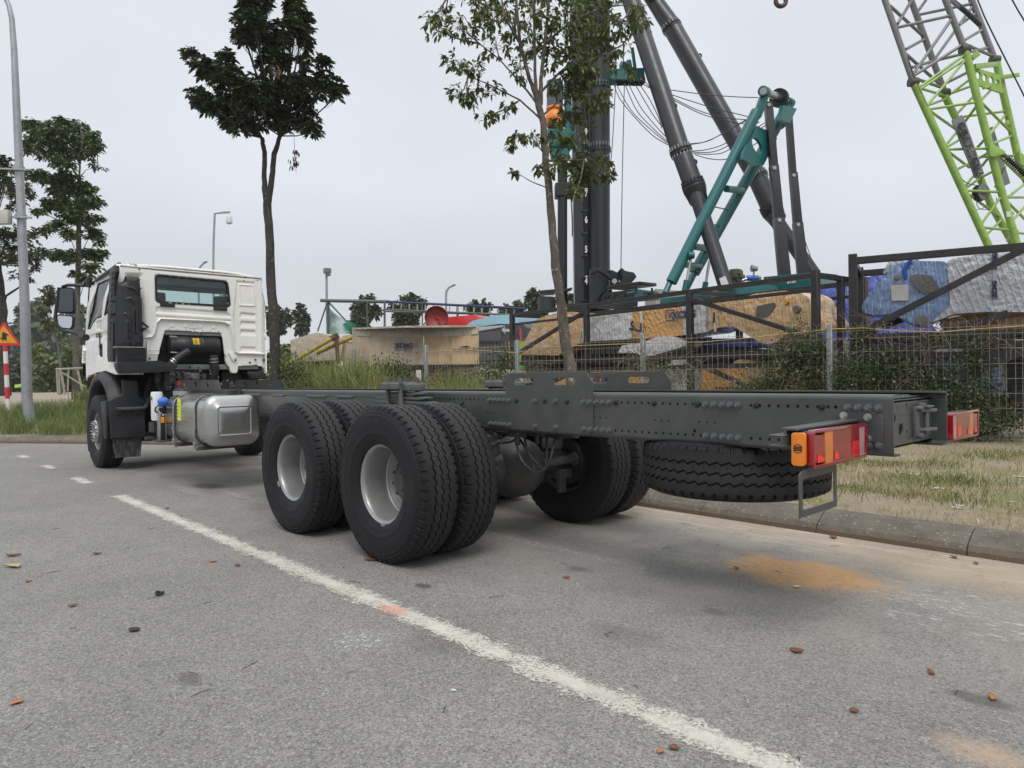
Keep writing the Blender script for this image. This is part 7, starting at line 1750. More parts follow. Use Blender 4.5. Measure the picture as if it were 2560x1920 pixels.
# lettering runs down along the board
c0_=J(868,985,19.8);dn=(J(905,1090,19.8)-J(830,890,19.8)).normalized();ri=dn.cross(-FW).normalized()
if ri.dot(RT)<0: ri=-ri
def jt(s,x,y,size,mm,xs=1,bold=0): 
    o=J(x,y,19.78);return text(s,size,lambda a,b,q:o+dn*a+ri*b-FW*q,mm,cr,'lettering',.004,bold=bold,xs=xs)
BK=mat('ink_black',(.015,.015,.015),.6,var=.02)
jt('起重臂下 严禁站人',873,1003,.19,BK,1.05,.006);jt('NO STANDING UNDER THE BOOM',853,1010,.095,BK,1.0,.004)
tri=[(792,870),(838,872),(812,912)]
jplate(tri,19.80,.004,'warning_sign',BK);jplate([(799,874),(831,876),(813,904)],19.785,.004,'warning_sign',mat('sign_yellow',(.65,.48,.08),.5))
jplate([(813,879),(819,879),(816,892),(812,892)],19.77,.004,'warning_mark',BK);jplate([(811,895),(815,895),(815,898),(811,898)],19.77,.004,'warning_mark',BK)
jplate([(950,875),(1020,845),(1035,880),(1140,1225),(1098,1245),(1060,1130)],21.3,.05,'warning_board',SGN)
jplate([(905,462),(930,460),(1070,500),(1098,628),(915,565)],20.6,.06,'end_plate',GRN_,holes=[[(925+16*math.cos(g),503+26*math.sin(g)) for g in [PI/5*k for k in range(10)]],[(968+15*math.cos(g),520+25*math.sin(g)) for g in [PI/5*k for k in range(10)]],[(1011+15*math.cos(g),535+24*math.sin(g)) for g in [PI/5*k for k in range(10)]],[(1053+15*math.cos(g),552+22*math.sin(g)) for g in [PI/5*k for k in range(10)]]])
mb=MB();mb.beam(J(900,445,20.4),J(1045,430,21.3),.09,.14);mb.beam(J(1065,520,21.3),J(1198,500,21.3),.06,.12);mb.beam(J(880,390,20.2),J(925,355,20.2),.08,.16);mb.build('pendant_bracket',GRN_,cr,bevel=.01)
dr=empty('cable_drum',tuple(J(965,1285,20.3)),parent=cr)
mb=MB();axd=(FW+RT*-.35).normalized();c=J(962,1285,20.1);R_=.235;mb.lathe([(.001,-.02),(R_*.96,-.02),(R_,0),(R_*.96,.02),(.001,.02)],o=c,ax=tuple(axd),n=32);mb.build('drum_side',mat('drum_grey',(.19,.195,.20),.45),dr)
mb=MB();mb.lathe([(R_*.9,.02),(R_*.92,.12),(R_*1.02,.12),(R_*1.02,.18),(.001,.18)],o=c,ax=tuple(axd),n=32);mb.build('drum_spool',RGK,dr)
mb=MB();mb.beam(c-axd*.04-RT*.08,c-axd*.04+RT*.08,.03,.05);mb.build('drum_handle',GRN_,dr)
def jrope(pts,d,r=.012,mm=ROPE): return rope(pts,(d,d),r,cr,zJ,mm)
jrope([(800,1180),(850,1225),(930,1243)],20);jrope([(912,1300),(920,1380),(965,1402),(1020,1395),(1045,1350),(1045,1320)],20.1,.01);jrope([(905,1405),(960,1390),(1000,1340)],20.1,.01);jrope([(455,380),(500,520),(570,680),(590,710)],19.9,.01)
jrope([(470,-1100),(905,-40),(1000,180),(1231,640),(1400,980)],21,.022);jrope([(560,-1100),(1120,-60),(1231,135),(1400,420)],21,.022);
mb=MB();mb.tube([J(745,0,20.3),J(850,85,20.5),J(935,165,20.8)],.07,10);mb.build('dark_strut',RG,cr)
mb=MB();mb.tube([J(1080,1025,20),J(1125,1060,20),J(1320,1240,20)],[.07,.05,.05],12);mb.build('buffer_rod',mat('rod_olive',(.16,.17,.08),.5,.3),cr)
mb=MB();p=J(1120,1060,20);q=J(1235,1165,20);d=(q-p)
for k in range(11):mb.lathe([(.06,-.02),(.11,0),(.06,.02)],o=p+d*(k/10),ax=tuple(d.normalized()),n=14)
mb.build('buffer_spring',RGK,cr)
jplate([(1000,960),(1030,965),(1105,1010),(1100,1030),(1030,1050),(1005,1040)],19.8,.1,'bracket_plate',GRN_,bev=.01)
jplate([(1195,1010),(1240,1040),(1240,1110),(1210,1100)],21.2,.1,'bracket_plate',GRN_,bev=.01)
jplate([(1112,1415),(1140,1412),(1146,1448),(1118,1452)],19.85,.01,'sticker',WP)
for x,y in((1120,820),(1147,1430)):
    c=J(x,y,20 if y>1000 else 21.4);mb=MB();mb.lathe([(.001,-.02),(.07,-.02),(.07,.02),(.001,.02)],o=c,ax=tuple(FW),n=14);mb.build('lug',GRN_,cr)
# ================= LAMP POSTS, SIGN =================
GALV=mat('galvanised_steel',(.33,.345,.36),.42,.45,.22,2.5,.05,50,grime=.28,sc3=(1,1,.25))
zK=lambda x,y:(x*.42188,y*.42194)
lp=empty('street_lamp',(PZ(75,1052,.3).x,PZ(75,1052,.3).y,.2),'tall galvanised lamp post with a small box and two cross bars, at the left kerb','street lamp')
base=PZ(75,1046,.42);dl=(base-CAM).dot(FW)
P=[D(76,1060,dl)]+[D(*zK(x,y),dl) for x,y in((160,2350),(150,1900),(141,1640),(120,1100),(101,700),(84,300),(70,110),(52,30),(20,-40),(-40,-110))]
mb=MB();mb.tube(P,[.118,.112,.105,.098,.09,.08,.068,.058,.052,.048,.045],20);mb.build('post',GALV,lp)
for y,x1,th_ in((1000,182,.035),(1284,188,.045)):
    mb=MB();mb.beam(D(*zK(-120,y-6),dl-.15),D(*zK(x1,y+6),dl-.15),.03,th_);mb.beam(D(*zK(-120,y-3),dl+.13),D(*zK(x1-10,y+4),dl+.13),.03,th_*.7);mb.build('cross_bar',GALV,lp,bevel=.004)
    mb=MB();mb.lathe([(.10,-.05),(.125,-.05),(.125,.05),(.10,.05)],o=D(*zK(112 if y<1100 else 124,y),dl),ax=(0,0,1),n=20);mb.build('clamp_ring',GALV,lp)
a=D(*zK(-60,1330),dl-.2);b=D(*zK(60,1245),dl-.2);mb=MB();R=M.Rotation(math.atan2(RT.y,RT.x),3,'Z');mb.box((a+b)/2,(abs((b-a).dot(RT)),.16,b.z-a.z),R)
mb.build('equipment_box',mat('box_beige',(.47,.45,.40),.5,var=.08),lp,bevel=.02)
def lamp(pts,d,rad,lab,head=None,cam_=None,cat='street lamp'):
    q=D(*pts[0],d);t=empty('street_lamp',(q.x,q.y,.3),lab,cat)
    P=[V((q.x,q.y,.3))]+[D(*p,d) for p in pts];mb=MB();mb.tube(P,rad,8);mb.build('post',GALV,t)
    if head:
        a,b=D(*head[0],d),D(*head[1],d);mb=MB();mb.beam(a,b,.28,.14);mb.build('lamp_head',mat('lamp_head',(.16,.17,.18),.4) if 'lamp_head' not in bpy.data.materials else bpy.data.materials['lamp_head'],t,bevel=.05)
    return t
lamp([(533,690),(534,600),(537,534),(560,531),(575,530)],38,.06,'thin tall pole with a hanging white camera, rising behind the white cab',cat='camera pole')
mb=MB();c=D(573,548,38);mb.lathe([(.001,.22),(.12,.2),(.17,.1),(.17,-.2),(.1,-.26),(.001,-.27)],o=c,ax=(0,0,1),n=16);mb.tube([c+V((0,0,.2)),c+V((0,0,.45))],.03,6)
mb.build('camera',mat('camera_white',(.6,.62,.63),.4,var=.1),bpy.data.objects['street_lamp.001'])
lamp([(496,690),(497,676),(500,668),(508,659),(513,656)],70,.10,'small distant street lamp head peeping over the cab roof',((510,657),(518,654)))
lamp([(1115,800),(1115,740),(1116,728),(1122,719),(1132,714)],60,.10,'distant curved street lamp beyond the shed frame',((1130,715),(1139,711.5)))
t=lamp([(819,840),(817,760),(816,676)],34.4,.06,'slim pole with small floodlights at the left end of the shed frame',cat='light pole')
mb=MB();mb.box(D(818,677,34.3),(.3,.3,.25));mb.box(D(820,687,34.3),(.22,.2,.12));mb.build('floodlight',bpy.data.materials['lamp_head'],t,bevel=.03)
# warning sign
ds=19.0
sg=empty('road_sign',(D(15,1010,ds).x,D(15,1010,ds).y,.35),'triangular yellow warning sign on a red and white banded post at the left edge','road sign')
SR=mat('sign_red',(.55,.02,.03),.45,var=.1);SY=mat('sign_orange_yellow',(.72,.30,.01),.45,var=.06,grime=.15);PR_=mat('post_red',(.52,.03,.04),.5,var=.2);PW=mat('post_white',(.68,.67,.65),.5,var=.1,grime=.1)
zL=lambda x,y:(x*.21700,640+y*.21700)
def splate(pts,w0,th,nm,mm,par=sg,d=ds,f=zL,rnd=0,bev=0,hol=[]):
    c=D(10,860,d);n=FW.copy();n.z=0;n.normalize();u=RT;v=V((0,0,1))
    def q(x,y): r=ray(*f(x,y));t=(c-CAM).dot(n)/r.dot(n);w_=CAM+r*t-c;return(w_.dot(u),w_.dot(v))
    P=[q(*a) for a in pts]
    if rnd:P=rounded(P,rnd)
    mb=MB();mb.plate(P,[[q(*a) for a in h] for h in hol],lambda a,b,e:c+u*a+v*b+n*(e+w0),th);return mb.build(nm,mm,par,bevel=bev)
splate([(45,755),(240,1030),(-150,1032)],0,.012,'sign_plate',SR,rnd=.05)
splate([(45,800),(200,1003),(-110,1005)],-.006,.004,'sign_face',SY,rnd=.02)
splate([(28,890),(48,873),(78,893),(104,905),(104,915),(80,915),(80,985),(56,960),(30,985),(30,955),(0,952),(0,942),(28,940)],-.010,.003,'sign_symbol',BK)
yb_=[(1030,1100),(1100,1238),(1238,1372),(1372,1512),(1512,1645),(1645,1790)]
for i,(a,b) in enumerate(yb_):
    x0=38+(a-1030)*.045;x1=38+(b-1030)*.045;mb=MB();mb.tube([D(*zL(x0+22,a),ds),D(*zL(x1+22,b),ds)],.055,16);mb.build('post_band',PR_ if i%2==0 else PW,sg)
mb=MB();mb.tube([D(*zL(50,800),ds+.05),D(*zL(59,1040),ds+.05)],.04,10);mb.build('post_top',PW,sg)
# wooden tree guard
zM=lambda x,y:(x*.21700,640+y*.21700)
WD=mat('weathered_pole',(.36,.33,.27),.85,0,.2,6,.2,60)
wg=empty('tree_guard',tuple(D(185,985,29)),'weathered wooden pole frame propping the slim tree left of the truck','tree guard')
for a,b,r in(((645,1306),(1000,1290),.045),((655,1310),(670,1600),.04),((700,1312),(750,1600),.045),((790,1310),(780,1560),.035),((720,1345),(970,1500),.03),((890,1300),(950,1560),.04),((680,1310),(690,1600),.03)):
    mb=MB();mb.tube([D(*zM(*a),28.6),D(*zM(*b),28.6)],r,8);mb.build('pole',WD,wg)
# ================= TREES =================
def bark(name,c,c2,sp=.5):
    T=NT(name);co=T.coord('Pos');n=T.noise(co,6,6,.7,(1,1,.5));f=T.noise(co,40,4,.7,(1,1,.4));s_=T.noise(co,16,3,.6)
    k=T.scale(T.mix(T.rng(n,.35,.65),c,c2),T.rng(f,.3,.7,.65,1.3,False));k=T.mix(T.rng(s_,.60,.66,0,sp),k,(.34,.34,.31))
    return T.done(T.bsdf(k,.9,0,T.bump(f,.7,.02)))
BARK1=bark('bark_brown',(.15,.125,.10),(.075,.062,.048),.8);BARK2=bark('bark_dark',(.035,.030,.026),(.055,.048,.04),.35);BARK3=bark('bark_grey',(.14,.125,.105),(.09,.085,.07))
def leafmesh(name,P,Dv,L_,W,mm,par,curl=.25):
    """P base points, Dv directions, one folded 4-face leaf each"""
    n=len(P);P=np.asarray(P,float);Dv=np.asarray(Dv,float);Dv/=np.linalg.norm(Dv,axis=1)[:,None]+1e-9
    L_=L_*RS.uniform(.7,1.2,n)[:,None];W=L_*W
    r=RS.normal(0,1,(n,3));S=np.cross(Dv,np.array([0,0,1.])+.45*r);S/=np.linalg.norm(S,axis=1)[:,None]+1e-9
    Nn=np.cross(S,Dv);dn=np.array([0,0,-1.])*L_*curl
    m1=P+Dv*L_*.45+dn*.25;tip=P+Dv*L_+dn
    l=P+Dv*L_*.5+S*W*.5+Nn*W*.18+dn*.3;r_=P+Dv*L_*.5-S*W*.5+Nn*W*.18+dn*.3
    l2=P+Dv*L_*.22+S*W*.30+Nn*W*.1;r2=P+Dv*L_*.22-S*W*.30+Nn*W*.1;l3=P+Dv*L_*.78+S*W*.34+Nn*W*.1+dn*.6;r3=P+Dv*L_*.78-S*W*.34+Nn*W*.1+dn*.6
    v=np.stack([P,l2,l,l3,tip,r3,r_,r2,m1],1).reshape(-1,3);b=(np.arange(n)*9)[:,None]
    F=np.concatenate([b+np.array([q]) for q in ([0,8,2,1],[8,4,3,2],[0,7,6,8],[8,6,5,4])],0)
    return npmesh(name,v,F,mm,par)
def rv(s=1.0):
    while 1:
        v=V((random.uniform(-1,1),random.uniform(-1,1),random.uniform(-1,1)))
        if .05<v.length<1:return v*s
def tree(name,label,trunks,clusters,d,bk,lm,leafL,leafW,mode,group=None,cat='tree',droop=.2,dep=1.0,twigr=.012,origin=None,cover=1.0,flat=1.0):
    """trunks: list of ([(px,py)],[radius]); clusters: (px,py,rx,ry,n,trunk index, node) in pixels at depth d"""
    o=origin or D(*trunks[0][0][0],d);t=empty(name,(o.x,o.y,max(.1,min(o.z,.9))),label,cat,group)
    TP=[]
    for pts,rad in trunks:
        P=[];dd=d
        for i,p in enumerate(pts):
            q=D(p[0],p[1],d+(p[2] if len(p)>2 else 0));P.append(q)
        TP.append(P);mb=MB()
        C_=[];R_=[]
        for i in range(len(P)-1):
            for k in range(5):
                f=k/5;j=rv(.012*rad[i]/.06) if 0<i+k else V((0,0,0));C_.append(P[i].lerp(P[i+1],f)+j);R_.append((rad[i]*(1-f)+rad[i+1]*f)*random.uniform(.95,1.05))
        C_.append(P[-1]);R_.append(rad[-1]);mb.tube(C_,R_,12);mb.build('trunk' if pts is trunks[0][0] else 'limb',bk,t)
    LP=[];LD=[];tw=MB();br=MB()
    for cl in clusters:
        px,py,rx,ry,n=cl[:5];ti=cl[5] if len(cl)>5 else 0;ni=cl[6] if len(cl)>6 else -1
        dz=cl[7] if len(cl)>7 else random.uniform(-.6,.6)*dep
        c=D(px,py,d+dz);sx=rx*d/FPX;sy=ry*d/FPX;sz=sx*.8*flat
        a=TP[ti][ni];mid=a.lerp(c,.5)+V((0,0,-.12*(c-a).length*.5));rb=max(twigr*1.2,min(.026,.006*(c-a).length+.006))
        br.tube([a,mid+rv(.03),c],[rb*1.3,rb,rb*.6],6)
        for _ in range(int(n*cover+.5)):
            v=rv();p=c+RT*v.x*sx+V((0,0,1))*v.y*sy+FW*v.z*sz
            s0=c if random.random()<.5 else mid.lerp(c,random.uniform(.3,1))
            md=s0.lerp(p,.5)+V((0,0,-.04*(p-s0).length))+rv(.03);tw.tube([s0,md,p],[twigr*.5,twigr*.4,twigr*.25],3,cap=False)
            dr_=(p-s0).normalized()
            if mode=='whorl':
                up=(dr_+V((0,0,1.1))).normalized();s_=up.cross(V((1,.3,0))).normalized();q=up.cross(s_);m_=random.randint(6,9)
                for k in range(m_):
                    g=2*PI*k/m_+random.uniform(-.3,.3);e=random.uniform(.25,1.1);LP.append(p+rv(.01));LD.append((s_*math.cos(g)+q*math.sin(g))+up*e-V((0,0,droop)))
            elif mode=='droop':
                for k in range(random.randint(7,10)):
                    g=random.uniform(0,2*PI);LP.append(p+rv(.10));LD.append(V((math.cos(g),math.sin(g),random.uniform(-.8,.35))))
            else:
                for k in range(random.randint(4,7)):
                    f=random.uniform(.25,1);LP.append(md.lerp(p,f)+rv(.02));LD.append(dr_*.6+rv(1)+V((0,0,-droop)))
    if br.v:
        o_=br.build('branches',bk,t);o_['kind']='stuff'
    if tw.v:
        o_=tw.build('twigs',bk,t,recalc=False,sm=0);o_['kind']='stuff'
    o_=leafmesh('crown',[tuple(p) for p in LP],[tuple(x) for x in LD],leafL,leafW,lm,t);o_['kind']='stuff'
    return t
L_DK=leafm('leaf_dark_green',(.028,.042,.014),(.06,.074,.026),.30,.35,.22)
L_OL=leafm('leaf_olive',(.070,.10,.022),(.12,.145,.035),.35,.4,.30,(.22,.17,.05))
L_MD=leafm('leaf_mid_green',(.055,.10,.03),(.10,.145,.04),.32,.35,.22)
L_FA=leafm('leaf_far',(.045,.07,.028),(.075,.095,.04),.6,.35,.15)
L_BR=leafm('leaf_brown',(.06,.025,.012),(.10,.05,.025),.6,.3,.1)
zN=lambda x,y:(440+x*.27727,y*.27727)
def cN(x,y,rx,ry,n,*a): q=zN(x,y);return (q[0],q[1],rx*.277,ry*.277,n)+a
tree('broadleaf_tree','dense dark round-crowned tree with twin stems behind the white cab',
 [([(690,975),(684,800),(676,640),(668,505)],[.115,.105,.092,.088]),([(668,505),(661,460),(661,380),(655,345)],[.075,.055,.05,.045]),([(670,505),(680,440),(686,385),(700,340)],[.08,.06,.055,.045])],
 [cN(130,500,80,60,9,1,3),cN(230,610,100,80,14,1,3),cN(330,640,110,90,16,1,3),cN(200,850,80,70,12,1,3),cN(300,930,120,100,24,1,3),cN(450,560,70,110,14,1,3),cN(500,760,170,150,42,1,3),cN(480,1000,120,120,30,1,3),cN(590,1170,70,50,7,1,3),cN(470,1130,40,40,5,1,3),
  cN(700,850,170,170,46,2,3),cN(720,1050,150,120,34,2,3),cN(900,900,190,170,46,2,3),cN(950,1080,110,120,26,2,3),cN(1150,800,190,150,46,2,3),cN(1150,1060,130,120,30,2,3),cN(1230,1180,70,60,9,2,3),cN(1350,760,120,110,28,2,3),cN(1470,850,80,70,12,2,3),cN(1330,560,70,60,9,2,3),cN(1160,560,80,60,9,2,3),cN(1060,760,150,90,22,2,3),
  cN(620,330,90,90,18,2,3),cN(720,300,130,130,32,2,3),cN(880,330,150,150,40,2,3),cN(1050,290,120,120,28,2,3),cN(1150,220,90,110,20,2,3),cN(1180,380,70,80,12,2,3),cN(850,560,140,110,26,2,3),cN(960,520,90,90,16,2,3),cN(560,170,50,60,7,2,3),cN(660,50,90,90,18,2,3),cN(800,60,110,90,16,2,3),cN(760,-60,120,90,24,2,3),cN(1060,60,90,80,14,2,3),cN(690,180,80,90,14,2,3),cN(1090,140,70,70,10,2,3)],
 15.3,BARK2,L_DK,.150,.46,'whorl',dep=1.3,twigr=.010,cover=2.1)
dl_=MB();a=D(*zN(1062,1160),15.2);b=D(*zN(1068,1320),15.2);c=D(*zN(1075,1450),15.2);dl_.tube([a,b,c],.005,4)
tdk=bpy.data.objects['broadleaf_tree'];dl_.build('dead_twig',BARK2,tdk)
Pp=[];Dd=[]
for k in range(26):
    q=D(*zN(random.gauss(1078,22),random.uniform(1330,1500)),15.2);Pp.append(tuple(q));Dd.append(tuple(V((random.uniform(-.5,.5),random.uniform(-.5,.5),-1))))
for k in range(16):
    q=D(*zN(random.gauss(900,30),random.uniform(580,660)),14.2);Pp.append(tuple(q));Dd.append(tuple(V((random.uniform(-.5,.5),random.uniform(-.5,.5),-1))))
leafmesh('dead_leaves',Pp,Dd,.12,.45,L_BR,tdk)['kind']='stuff'
# centre tree
tree('slender_tree','slender open-crowned tree with small olive leaves in front of the wire fence',
 [([(1436,985),(1428,935),(1415,855),(1400,750),(1386,640),(1375,500),(1364,400),(1358,310),(1345,255)],[.085,.078,.070,.062,.055,.050,.046,.044,.042]),
  ([(1345,255),(1325,200),(1300,110),(1290,0),(1288,-60)],[.032,.026,.022,.018,.015]),([(1345,255),(1338,200),(1336,90),(1335,-60)],[.028,.022,.018,.015]),([(1352,262),(1352,200),(1362,110),(1372,0),(1372,-60)],[.030,.026,.022,.018,.015]),
  ([(1345,262),(1320,230),(1290,195),(1250,150),(1200,110),(1150,70)],[.018,.014,.011,.009,.007,.005]),([(1355,300),(1300,250),(1220,210),(1170,190)],[.014,.011,.008,.005]),([(1300,110),(1260,40),(1190,0),(1120,-10)],[.016,.012,.009,.006]),
  ([(1362,110),(1420,60),(1500,20),(1580,10)],[.018,.014,.010,.006]),([(1352,230),(1400,180),(1480,150),(1560,110)],[.018,.014,.010,.006]),([(1370,420),(1400,400),(1460,400),(1500,430)],[.012,.010,.007,.005]),([(1365,390),(1330,345),(1295,335)],[.010,.007,.004]),([(1370,470),(1330,455),(1285,428)],[.009,.006,.004]),([(1356,290),(1400,250),(1460,230)],[.014,.010,.006])],
 [(1110,35,60,30,14,6,3),(1070,50,30,18,4,6,3),(1160,70,60,35,16,4,4),(1090,75,35,20,6,4,4),(1230,50,60,50,16,6,1),(1190,15,70,30,16,6,2),(1260,10,50,40,14,6,0),(1240,110,60,40,12,4,3),(1180,170,50,25,12,5,3),(1140,150,40,20,7,5,3),(1150,235,40,22,8,5,3),(1220,230,50,25,9,5,2),(1170,245,30,20,6,5,3),(1290,60,50,60,14,1,3),(1330,30,50,50,16,2,3),(1330,120,45,50,12,2,2),(1385,60,50,60,22,3,2),(1380,140,45,40,14,3,2),
  (1300,170,40,40,8,1,2),(1265,275,35,20,8,5,1),(1215,292,25,12,5,5,1),(1300,345,35,20,9,10,2),(1275,365,16,10,4,10,2),(1330,340,30,25,6,10,1),(1290,430,14,12,5,11,2),(1350,420,25,18,6,10,0),
  (1440,40,60,50,30,7,1),(1500,30,60,45,26,7,2),(1550,60,60,40,20,7,3),(1600,50,35,35,9,7,3),(1480,100,60,45,32,8,2),(1430,140,50,45,30,8,1),(1450,180,60,30,28,8,2),(1530,120,60,45,16,8,3),(1560,170,40,25,8,8,3),(1420,220,60,40,26,8,1),(1480,240,50,30,18,12,2),(1500,270,35,20,10,12,2),(1420,290,50,35,20,12,1),(1470,330,22,30,4,12,2),
  (1400,350,40,30,16,9,1),(1440,400,60,32,28,9,2),(1480,430,50,26,22,9,3),(1520,440,22,14,7,9,3),(1450,440,40,22,14,9,2),(1440,480,26,16,8,9,2),(1400,420,40,30,12,9,1),(1510,400,25,18,6,9,3),(1590,20,40,25,7,7,3),(1500,-20,90,30,26,7,2),(1380,-20,80,30,26,3,3),(1250,-30,120,30,34,6,1)],
 9.0,BARK1,L_OL,.076,.46,'alt',dep=.7,twigr=.0055,droop=.35,cover=1.6)
zO=lambda x,y:(x*.25316,280+y*.25316)
def cO(x,y,rx,ry,n,*a): q=zO(x,y);return (q[0],q[1],rx*.253,ry*.253,n)+a
tree('layered_tree','tall slim tree with layered drooping leaf tiers beside the lamp post',
 [([(188,1010),(190,900),(193,760),(196,640),(197,560),(194,500),(198,445)],[.13,.125,.11,.10,.09,.085,.07]),([(198,445),(180,420),(160,395),(130,360)],[.05,.04,.03,.02]),([(198,445),(200,400),(205,350),(200,310)],[.04,.035,.025,.02]),([(196,660),(175,645),(150,640)],[.02,.015,.01]),([(196,700),(215,685),(240,655)],[.02,.015,.01]),([(198,445),(215,425),(245,415)],[.02,.012,.006])],
 [cO(320,130,110,60,14,1,3),cO(420,220,180,130,44,1,3),cO(280,330,80,100,16,1,3),cO(560,230,180,120,44,2,3),cO(600,110,140,60,18,2,3),cO(760,170,120,90,22,2,3),cO(860,280,100,90,18,2,2),cO(940,250,80,60,10,2,3),cO(700,360,180,110,36,2,1),cO(460,400,110,90,14,1,2),cO(620,500,120,70,16,1,1),cO(840,420,110,50,12,2,1),cO(960,350,60,50,6,5,2),cO(950,520,80,40,3,5,2),
  cO(350,620,130,50,18,0,5),cO(480,650,120,60,22,0,5),cO(640,650,120,80,26,0,5),cO(720,760,180,90,40,0,5),cO(880,760,80,90,14,0,5),cO(570,780,90,80,14,0,5),cO(930,880,90,60,12,0,4),cO(500,900,90,60,14,0,4),cO(400,980,80,40,10,0,4),cO(620,920,120,90,26,0,4),cO(820,900,110,70,16,0,4),cO(700,1000,120,90,22,0,4),cO(560,1100,90,40,12,0,4),cO(460,1170,50,40,6,0,4),cO(680,1190,80,60,10,0,3),cO(850,1060,110,70,16,0,4),cO(980,1040,40,30,4,0,4),cO(900,1190,110,60,16,0,3),cO(990,1270,50,40,5,0,3),
  cO(620,1400,150,50,18,3,2),cO(540,1420,60,50,5,3,2),cO(700,1440,100,60,10,3,1),cO(880,1400,130,60,20,4,2),cO(980,1400,90,60,14,4,2),cO(900,1520,90,50,10,4,1),cO(760,1600,60,40,7,0,2),cO(840,1640,70,50,8,0,2)],
 29,BARK3,L_MD,.21,.46,'droop',dep=1.8,twigr=.013,flat=.8,cover=1.9)
tree('broadleaf_tree','dark leafy tree cut by the left picture edge above the warning sign',
 [([(8,990),(4,860),(0,760),(-12,660),(-20,560)],[.24,.22,.20,.17,.12]),([(0,780),(15,740),(45,720),(75,700)],[.05,.04,.03,.02])],
 [cO(60,480,80,40,12),cO(80,570,110,60,22),cO(60,720,120,100,34),cO(250,760,90,60,14),cO(160,860,90,90,22),cO(130,950,50,50,6),cO(290,800,60,60,9),cO(-60,650,120,120,24),cO(40,600,120,90,20),
  cO(100,1180,140,80,30,0,3),cO(60,1300,140,120,44,0,3),cO(250,1260,120,100,30,0,3),cO(350,1190,50,40,6,0,3),cO(330,1400,110,80,24,0,3),cO(440,1380,70,50,10,0,3),cO(200,1420,140,90,32,0,3),cO(120,1480,120,80,22,0,3),cO(320,1500,100,60,14,0,3),cO(180,1590,90,60,12,1,3),cO(300,1640,60,50,8,1,3),cO(-40,1400,120,150,24,0,3)],
 24,BARK2,leafm('leaf_dark_mix',(.04,.06,.018),(.085,.10,.03),.32,.4,.2),.18,.40,'whorl',dep=1.6,twigr=.015)
zP=zL
def cP(x,y,rx,ry,n,*a): q=zP(x,y);return (q[0],q[1],rx*.217,ry*.217,n)+a
tree('young_tree','small young tree with two leaf tufts between the lamp post and the mirror',
 [([(152,1000),(151,920),(146,870),(140,845),(136,838)],[.09,.08,.07,.06,.05]),([(140,845),(134,800),(138,760)],[.04,.03,.02])],
 [cP(560,400,90,60,24,1,2),cP(560,500,110,60,34,1,2),cP(520,580,70,50,14,1,1),cP(500,660,80,30,14,1,1),cP(620,460,80,80,22,1,2),cP(560,780,90,50,30,0,4),cP(510,840,60,30,10,0,4),cP(640,780,80,50,18,0,4),cP(690,870,50,40,9,0,3)],
 40,BARK3,leafm('leaf_young',(.06,.08,.025),(.10,.11,.04),.4,.35,.25),.24,.5,'alt',dep=1.5,twigr=.02)
# background trees beyond the yard: each with its own trunk and crown
def bgtree(px,py,rx,ry,d,lab,lm=None,n=150,yb=940,open_=False,leaf=None,name='background_tree'):
    cl=[];k=max(5,int(n/14))
    for i in range(k):
        a=random.uniform(0,2*PI);r=math.sqrt(random.random())*.68
        cl.append((px+rx*r*math.cos(a),py+ry*r*math.sin(a),rx*.42,ry*.42,max(3,n//k),0,2))
    s_=d/40
    tree(name,lab,[([(px+random.uniform(-4,4),yb),(px,py+ry*.9),(px+random.uniform(-3,3),py+ry*.3)],[.16*s_,.12*s_,.07*s_])],cl,d,BARK3,lm or L_FA,leaf or .28*d/45,.6,'alt',group='trees beyond the yard',dep=rx*d/FPX*.8,twigr=.03*s_ if open_ else .012*s_)
bgtree(693,800,42,42,70,'rounded dark tree standing just right of the dark tree trunk',n=420)
bgtree(752,798,20,40,75,'narrow pointed tree beside the rounded dark one',n=260)
bgtree(920,775,45,42,60,'airy tree with bare lower branches behind the shed net',n=210,open_=True)
bgtree(895,812,30,22,50,'low rounded bush-like tree behind the green net',n=260)
bgtree(1020,762,48,34,58,'spreading airy tree behind the blue eave tube',n=260,open_=True)
bgtree(1015,800,40,26,50,'dense low tree behind the plywood crate lid',n=300)
bgtree(1195,765,34,30,60,'thin pale-leaved tree above the red truck roof',n=110,open_=True)
bgtree(1285,775,34,26,58,'low leafy tree above the light blue truck roof',n=240)
bgtree(1345,750,34,40,52,'bushy tree left of the centre tree trunk beyond the rack',n=300)
bgtree(1425,770,24,40,55,'bushy tree glimpsed between the centre trunk and the mast',n=160)
# woods behind on the left: masses of separate crowns
L_W1=leafm('leaf_wood_far',(.055,.08,.045),(.08,.10,.06),.8,.25,.1);L_W2=leafm('leaf_wood_near',(.075,.115,.03),(.11,.14,.045),.6,.3,.2)
wood=MB()
def mass(name,x0,x1,ytop,ybot,d,n,leaf,lm,lab,cat='trees',jit=14):
    P=[];Dd=[]
    for i in range(n):
        x=random.uniform(x0,x1);top=ytop+jit*math.sin(x*.06)+jit*.6*math.sin(x*.17+1)+random.gauss(0,3)
        y=random.uniform(top,ybot) if random.random()<.6 else top+abs(random.gauss(0,10));dd=d*random.uniform(.9,1.15)
        P.append(tuple(D(x,y,dd)));Dd.append(tuple(rv()+V((0,0,-.1))))
    o=leafmesh(name,P,Dd,leaf,.7,lm,None);return tag(o,lab,cat,None,'stuff')
mass('far_wood',-260,430,870,985,130,16000,1.5,L_W1,'blue-green distant wood closing the view on the left','wood')
mass('far_wood',-200,330,800,930,110,3800,1.3,L_W1,'taller hazy trees above the distant wood','wood',jit=40)
mass('scrub',80,330,880,985,55,7000,.42,L_W2,'bright green scrub growing behind the wooden tree guard','scrub',jit=16)
mass('scrub',-200,140,905,985,60,5000,.5,L_W1,'dark low scrub behind the warning sign post','scrub',jit=10)
